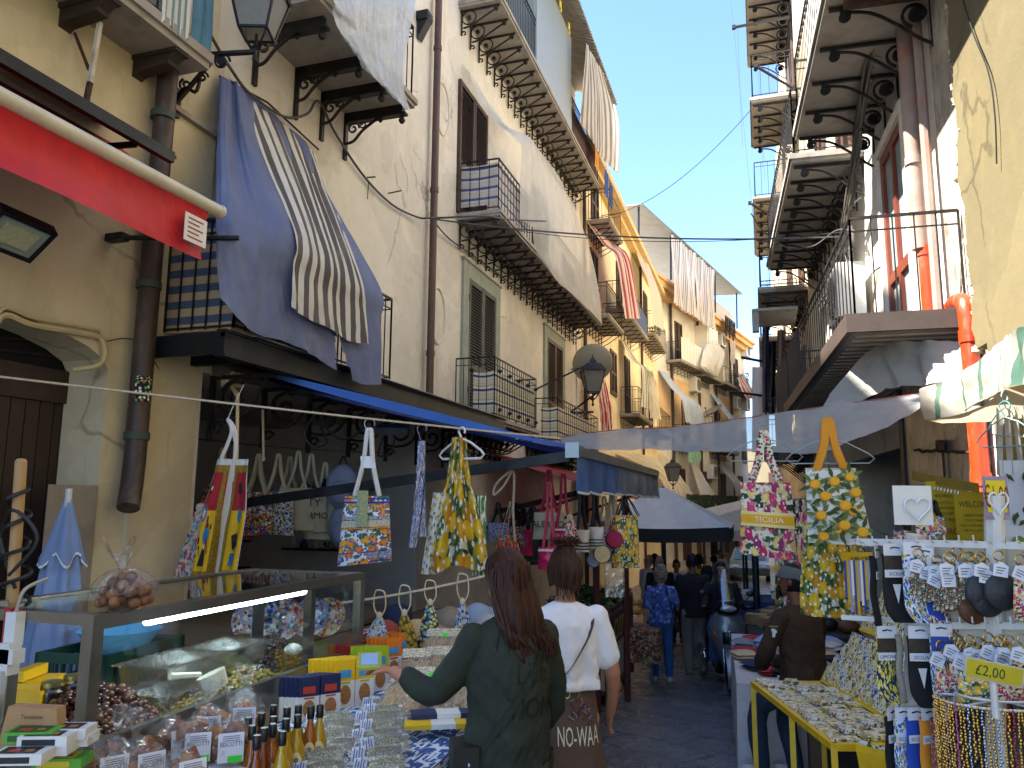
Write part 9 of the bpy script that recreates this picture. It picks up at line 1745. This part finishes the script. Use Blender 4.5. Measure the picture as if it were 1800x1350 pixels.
for k,(px,m,lb) in enumerate(((1572,P_tile,'blue and yellow tile pattern socks lowest on the rack'),(1592,mat('royal_sock','1c3f9a'),'royal blue socks edge on, lowest on the rack'),(1614,mat('orange_sock','c9801c',.9),'orange and black socks lowest on the rack'),(1632,prints('rose_brick_sock','8a4a4a',[(12,.3,['c9a08a','5a2a2a'],(1,1),.2)]),'rose brick pattern socks lowest on the rack'),(1552,bks,'black socks edge on, lowest on the rack'))): sock(px,1240,m,lb,.07,.26,.1+.1*k,P_tile_o if k==0 else None)
gold=mat('gold_metal','b58a3a',.25,.9,.1,9,0)
def purse(px,py,m,label,w=.07,h=.08,rnd_=False,row=0):
    c=RKP(px,py)+rn_*(.06+row); t=empty('small_purse',c,label,'purse','small purses with tags on the white rack'); mb=MB(); pc=c-up*(.075+h/2)
    if rnd_: mb.lathe([(0,-.014),(w*.48,-.012),(w*.55,0),(w*.48,.012),(0,.014)],pc,20,0,rn_)
    else:
        f=lambda u,v,s:pc+rx_*((u-.5)*w*(.75+.35*v))-up*((v-.5)*h)+rn_*(s*.022*max(0,math.sin(u*3.14))**.6*max(0,math.sin(v*2.9+.1))**.5); mb.grid(lambda u,v:f(u,v,1),8,8); mb.grid(lambda u,v:f(1-u,v,-1),8,8)
    build('purse',mb,m,t,2); mb=MB(); mb.tube([c+rx_*.017*math.cos(x)+up*(.017*math.sin(x)-.012) for x in [6.283*j/14 for j in range(15)]],.0025,5)
    for j in range(5): mb.ell(c-up*(.032+.009*j),.004,.003,.006,5)
    build('gold_ring',mb,gold,t,True); mb=MB(); q=c-up*.03+rn_*.03+rx_*rnd(-.03,-.005); an=rnd(-.5,.2); a=rx_*math.cos(an)+up*math.sin(an); b_=up*math.cos(an)-rx_*math.sin(an); mb.prism([q,q+a*.025-b_*.012,q+a*.025-b_*.05,q-a*.025-b_*.05,q-a*.025-b_*.012],rn_*.001,0)
    for j in range(3): mb.obox(q-a*.016-b_*(.022+.009*j)+rn_*.0015,a*(.032-.006*j),rn_*.0005,b_*.003,1)
    build('paper_tag',mb,[label_w,mat('label_grey_ink','55565e')],t)
PM=[('cart wheel print',prints('wheel_print','6a5a44',[(4,.42,['d8d0bc','2f5a4a','a5562a'],(1,1),.2),(11,.3,['3a2a24','cfc9b0'],(1,1),.5)])),('orchid print',prints('orchid_print','cfc8b4',[(4,.42,['8a1f5a','4a6a2a'],(1,1),.2)])),('white flower print',P_floral),('lemon print',P_lemon),('tile print',P_tile)]
for k,(px,py,i,w,h,rd) in enumerate(((1630,975,0,.075,.085,0),(1652,972,0,.075,.09,0),(1676,970,0,.075,.085,0),(1700,975,1,.08,.085,0),(1730,968,None,.115,.115,1),(1715,985,None,.1,.1,2),(1772,975,2,.07,.11,0))):
    if i is None: purse(px,py,mat('dark_woven','23282c',.6,0,.4,30,.4,60) if rd==1 else mat('brown_woven','5a3418',.6,0,.3,30,.3),('round dark woven purse with a gold ring','round brown purse behind the dark woven one')[rd-1]+' on the top hook bar',w,h,True,.02 if rd==1 else -.02)
    else: purse(px,py,PM[i][1],PM[i][0]+' purse with a paper tag, '+('first','second','third','fourth','','','last')[k]+' on the top hook bar',w,h,row=.01*k%.03)
for k,(px,py,i,w,h) in enumerate(((1655,1108,2,.06,.11),(1680,1112,4,.07,.1),(1712,1108,3,.12,.14),(1735,1112,4,.06,.12),(1770,1110,2,.1,.11),(1700,1130,2,.06,.1))): purse(px,py,PM[i][1],PM[i][0]+' folded purse with a paper tag, '+('first','second','third','fourth','fifth','last and lowest')[k]+' in the second row',w,h,row=.02)
random.seed(71)
for o in [o for o in C.objects if o.name.startswith('small_purse')]:
    for q in range(2): c=copy_tree(o,None,o.location+rx_*rnd(-.05,.06)-rn_*.03+up*rnd(-.05,.02),label='small printed purse half hidden in the crowded rows of the white rack')
bead=[mat('bead_garnet','4a1a24',.25,0,.3,20,0,coat=.4),mat('bead_black','151316',.25,0,.3,20,0,coat=.4),mat('bead_coral','8a3a30',.25,0,.3,20,0,coat=.4),mat('bead_rose','8f6a78',.3,0,.3,20,0,coat=.4)]
for k in range(6):
    p=RKP(1776+7*k,965)+rn_*.09; mb=MB()
    for j in range(46): mb.ell(p-up*(.0075*j)+rx_*rnd(-.002,.002)+rn_*rnd(-.004,.004),.0052,.0052,.0045,6,0 if k!=2 else j%2)
    thing('bead_necklace',('black','black and garnet','coral','garnet','rose','black glass')[k]+' bead necklace hanging at the right end of the top hook bar','necklace',mb,[bead[(1,0,2,0,3,1)[k]],bead[3]],'bead necklaces on the white rack',True)
# ring of bracelets
c0=RKP(1735,1222)-rn_*-.06; t=empty('bracelet_ring',c0,'white wire ring stand with a post hung with gold chains','stand'); mb=MB(); rr=.20
ring=lambda a,r=rr,z=0:c0+rx_*r*math.cos(a)+rn_*r*.75*math.sin(a)+up*z
mb.tube([ring(6.283*k/36) for k in range(37)],.005,5); mb.tube([ring(6.283*k/36,.13,.015) for k in range(37)],.004,5)
for k in range(5): mb.tube([c0,ring(k*1.257)],.0045,5)
build('wire_ring',mb,mat('white_wire','c9cdd0',.35),t); mb=MB(); mb.lathe([(.017,-.9),(.017,.05)],c0,12); build('post',mb,rkm,t)
cm=[gold,mat('dark_gold','7a5a24',.35,.8,.3,30,0),mat('silver_chain','9a9a98',.25,.9,.1,9,0),mat('pink_cord','b5507a',.6),mat('red_bead','8a1c20',.3),mat('rose_gold','b57a5a',.3,.8)]
for k in range(84):
    a=6.283*k/84; f=math.sin(a)
    if f<-.35: continue
    p=ring(a,rr+.006); mb=MB(); m=cm[0] if k%3 else cm[1+int(rnd(0,5))]; L_=rnd(.17,.33); y=0
    while y<L_: mb.ell(p-up*y+rn_*rnd(-.002,.004)+rx_*rnd(-.003,.003),rnd(.0025,.005),.003,rnd(.004,.008),5); y+=.010
    if k%2: mb.ell(p-up*L_,.008,.004,.011,6)
    thing('chain_bracelet','fine '+('gold' if m is gold else 'coloured or metal')+' chain bracelet hanging from the white wire ring','bracelet',mb,m,'chain bracelets on the wire ring',True)
# signs of the rack
def sign(p,ax_,up_,w,h,m,label,parts,name='price_sign',th=.004):
    n=ax_.cross(up_).normalized(); t=empty(name,p,label,'sign'); mb=MB(); mb.obox(p-ax_*w/2-up_*h/2,ax_*w,up_*h,-n*th); build('board',mb,m,t)
    for nm,fn,mm in parts: mb=MB(); fn(mb,n); build(nm,mb,mm,t)
    return t
p=RKP(1600,888)+rn_*.02; ax1=(rx_+up*-.0).normalized(); hw=mat('heart_board','cdcdc9',.5,0,.04,5,0)
hc=[(16*math.sin(x)**3/17,(13*math.cos(x)-5*math.cos(2*x)-2*math.cos(3*x)-math.cos(4*x))/17) for x in [6.283*j/40 for j in range(41)]]
sign(p,ax1,up,.145,.145,hw,'white square board with a heart shaped wire on the rack post',[('heart_wire',lambda mb,n:mb.tube([p+ax1*(x*.05+.01)+up*(y*.05-.01)+n*.012 for x,y in hc],.0045,5),mat('white_wire','c9cdd0'))],'heart_board')
mb=MB(); 
p2=RKP(1745,875)+rn_*.02; pb_=mat('purple_border','8a7a8a',.6,0,.3,40,0); yc=mat('price_card_yellow','cdb81a',.6,0,.05,5,0); dred=mat('price_red','7a1420',.6)
sign(p2,ax1,up,.085,.15,pb_,'purple edged yellow price card marked 1,00 in red behind a heart wire',[('card',lambda mb,n:mb.obox(p2-ax1*.034-up*.05+n*.001,ax1*.068,up*.11,n*.001),yc),('price',lambda mb,n:mb.add([(V(p2)+ax1*((x-glyphs('€1,00')[2]/2)*.026)+up*(y*.075-.032)+n*.003) for x,y in glyphs('€1,00')[0]],glyphs('€1,00')[1]),dred),('heart_wire',lambda mb,n:mb.tube([p2+ax1*x*.036+up*(y*.045-.015)+n*.012 for x,y in hc],.0035,5),mat('white_wire','c9cdd0'))])
p3=V(dep(1748,1182,2.44)); ax3=(rx_-up*.2).normalized(); up3=(up+rx_*.2).normalized()
sign(p3,ax3,up3,.19,.062,mat('card_frame','b5b09a',.6),'yellow card hand lettered £2,00 tilted above the bracelet ring',[('card',lambda mb,n:mb.obox(p3-ax3*.088-up3*.026+n*.0005,ax3*.176,up3*.052,n*.001),mat('price_card_yellow2','b5a81c',.6)),('price',lambda mb,n:mb.text('£2,00',p3-ax3*.015-up3*.016+n*.0025,ax3,up3,.032,0,0,'C',.95),mat('pen_green','1f3a2a',.7)),('stem',lambda mb,n:mb.tube([p3-up*.02-n*.012,p3-up*.14-n*.012],.011,8),rkm)])
# yellow boards behind the rack
bx0=V(rw(7.9,2.4,.75)); 
p=G(1716,920,5.2); ya_=(V((RD[0],RD[1],0))*-.6+V((.8,0,0))).normalized()
ax4=(rx_*.93-up*.06).normalized()
mb=MB(); a,b_=G(1605,843,5.6),G(1722,866,5.0); d=(b_-a); mb.obox(a,d,V((0,.03,0)),V((0,0,.06))); thing('yellow_rail','yellow painted timber rail with a row of hooks behind the rack','rail',mb,mat('yellow_rail_paint','7d661c',.6,0,.15,9,.2))
mb=MB(); 
for k in range(10): q=a+d*(.25+.05*k)-V((0,0,.02)); mb.tube([q,q-V((.01,.03,.02))],.006,4)
thing('rail_hooks','row of small white hooks under the yellow rail','hooks',mb,rkm)
ywb=mat('yellow_board','a08c14',.6,0,.08,5,0,0)
def lines(ls,p,h0,ax_,m=0):
    def fn(mb,n):
        for k,(tx,dz,h,bo) in enumerate(ls): mb.text(tx,p+up*dz+n*.004,ax_,up,h,0,0,'C',bo)
    return fn
p=G(1716,920,5.15); sign(p,rx_,up,.27,.42,ywb,'yellow board reading WELCOME and 1 EURO behind the price card',[('lettering',lines((('WELCOME',.11,.038,.85),('CREATE YOUR BAG',.045,.017,.8),('CON TE MAGNETI',.012,.017,.8),('TAKE A LOOK AND CHOOSE',-.021,.017,.7),('HELP A LUCKY FIND',-.054,.017,.8),('1 EURO',-.15,.045,.8)),p,0,rx_),mat('sign_ink','2a3418',.7))],'welcome_board')
p=G(1662,905,5.35); sign(p,rx_,up,.24,.46,mat('yellow_board_dim','a8901c',.6,0,.12,5,0),'darker yellow board with red 1 EURO left of the WELCOME board',[('lettering',lines((('BENVENUTI',.12,.022,.8),('TUTTO A',.075,.018,.8),('MAGNETI DISPONIBILI',.04,.016,.7),('DISCOUNT',.0,.02,.8),('POCKET PRICE',-.04,.018,.8)),p,0,rx_),mat('sign_ink','2a3418')),('price',lines((('1 EURO',-.13,.04,.8),),p,0,rx_),dred)],'welcome_board')
mb=MB(); 
p=G(1790,890,4.2); mb.grid(lambda u,v:p+rx_*((u-.3)*.28)-up*((v-.5)*.5)+V((0,.01*math.sin(u*9),0)),6,8); tw=tag(build('olive_towel',mb,mat('towel_white','c9c9cc',.85,0,.05,5,.2,20),None,2),'white tea towel with olive branch print at the right edge','tea towel')
mb=MB(); n_=V((rx_.y,-rx_.x,0))
for k in range(16): c=p+rx_*rnd(-.07,.16)+up*rnd(-.1,.22)+n_*.02; a=rnd(-1.2,1.2); d=up*-math.cos(a)+rx_*math.sin(a); e=rx_*math.cos(a)+up*math.sin(a); L_=rnd(.04,.07); mb.poly([c,c+d*L_*.45+e*.013,c+d*L_,c+d*L_*.45-e*.013],0)
for q,r,m in (((-.03,-.21),.045,1),((.05,-.04),.018,2),((.08,-.07),.018,2),((.02,-.02),.015,2)): mb.poly([p+rx_*(q[0]+r*math.cos(x))+up*(q[1]+r*1.2*math.sin(x))+n_*.024 for x in [6.283*j/14 for j in range(14)]],m)
build('olive_print',mb,[mat('leaf_dark','34481f'),mat('olive_fruit','6a7a2a',.7),mat('olive_purple','2f2028',.7)],tw)
wire_hanger(G(1765,688,4.3),.36,AL+.5,mat('blue_hanger_wire','6f9a98',.4,.3),'blue green wire hanger hooked on the striped awning',.004); wire_hanger(G(1765,705,4.25),.34,AL-1.1,mat('blue_hanger_wire','6f9a98'),'second blue green wire hanger turned sideways below the first',.004)
mb=MB(); q=G(1770,715,4.3)
for k in range(4): mb.grid(lambda u,v:q+rx_*(-.06+.045*k+.03*u+(k-1.5)*.02*v)-up*(v*.38)+V((0,.02*math.sin(u*5+k),0)),3,8)
thing('canvas_strips','bunch of cream canvas strips hanging from the blue green hangers','cloth strips',mb,mat('cream_strip','b5aa94',.9,tl=.2),None,2)
p=G(1803,790,4.0); mb=MB(); mb.obox(p,rx_*.2,V((0,.005,0)),up*-.32); thing('yellow_card','plain yellow card with a white edge cut by the right frame side','card',mb,[ywb])
p=G(1545,905,5.0); mb=MB(); mb.grid(lambda u,v:G(1560,930,4.2)+rx_*(.1*(u-.5))-up*.2*v,3,3)
for k,(px,py,m,lb) in enumerate(((1585,950,P_mix,'dark patterned pouch behind the heart board post'),(1625,935,P_floral,'green flowered pouch under the heart board'),(1640,925,P_orange,'orange printed pouch under the yellow rail'))): tote(G(px,py-45,5.0),.13,.2,.1,AL,m,lb,blk_st,'pouch','hanging_pouch',depth=.03,strap_w=.01)
# backpacks, lanyards under the yellow rail behind socks, and shirts by the vendor
mb=MB(); 
for k in range(11): q=G(1483+4*k,985,4.8); mb=MB(); mb.obox(q,rx_*.016,V((0,.006,0)),up*-rnd(.2,.36)); thing('lanyard',('blue tile print','plain yellow','navy and white','multicoloured')[k%4]+' woven lanyard in the row beside the black socks','lanyard',mb,[P_tile,yel,P_tilebw,P_mix][k%4],'woven lanyards left of the socks')
mb=MB(); a=G(1478,978,4.8); mb.obox(a,rx_*.2,V((0,.03,0)),up*.025); thing('lanyard_rail','yellow rail carrying woven lanyards left of the black socks','rail',mb,yel)
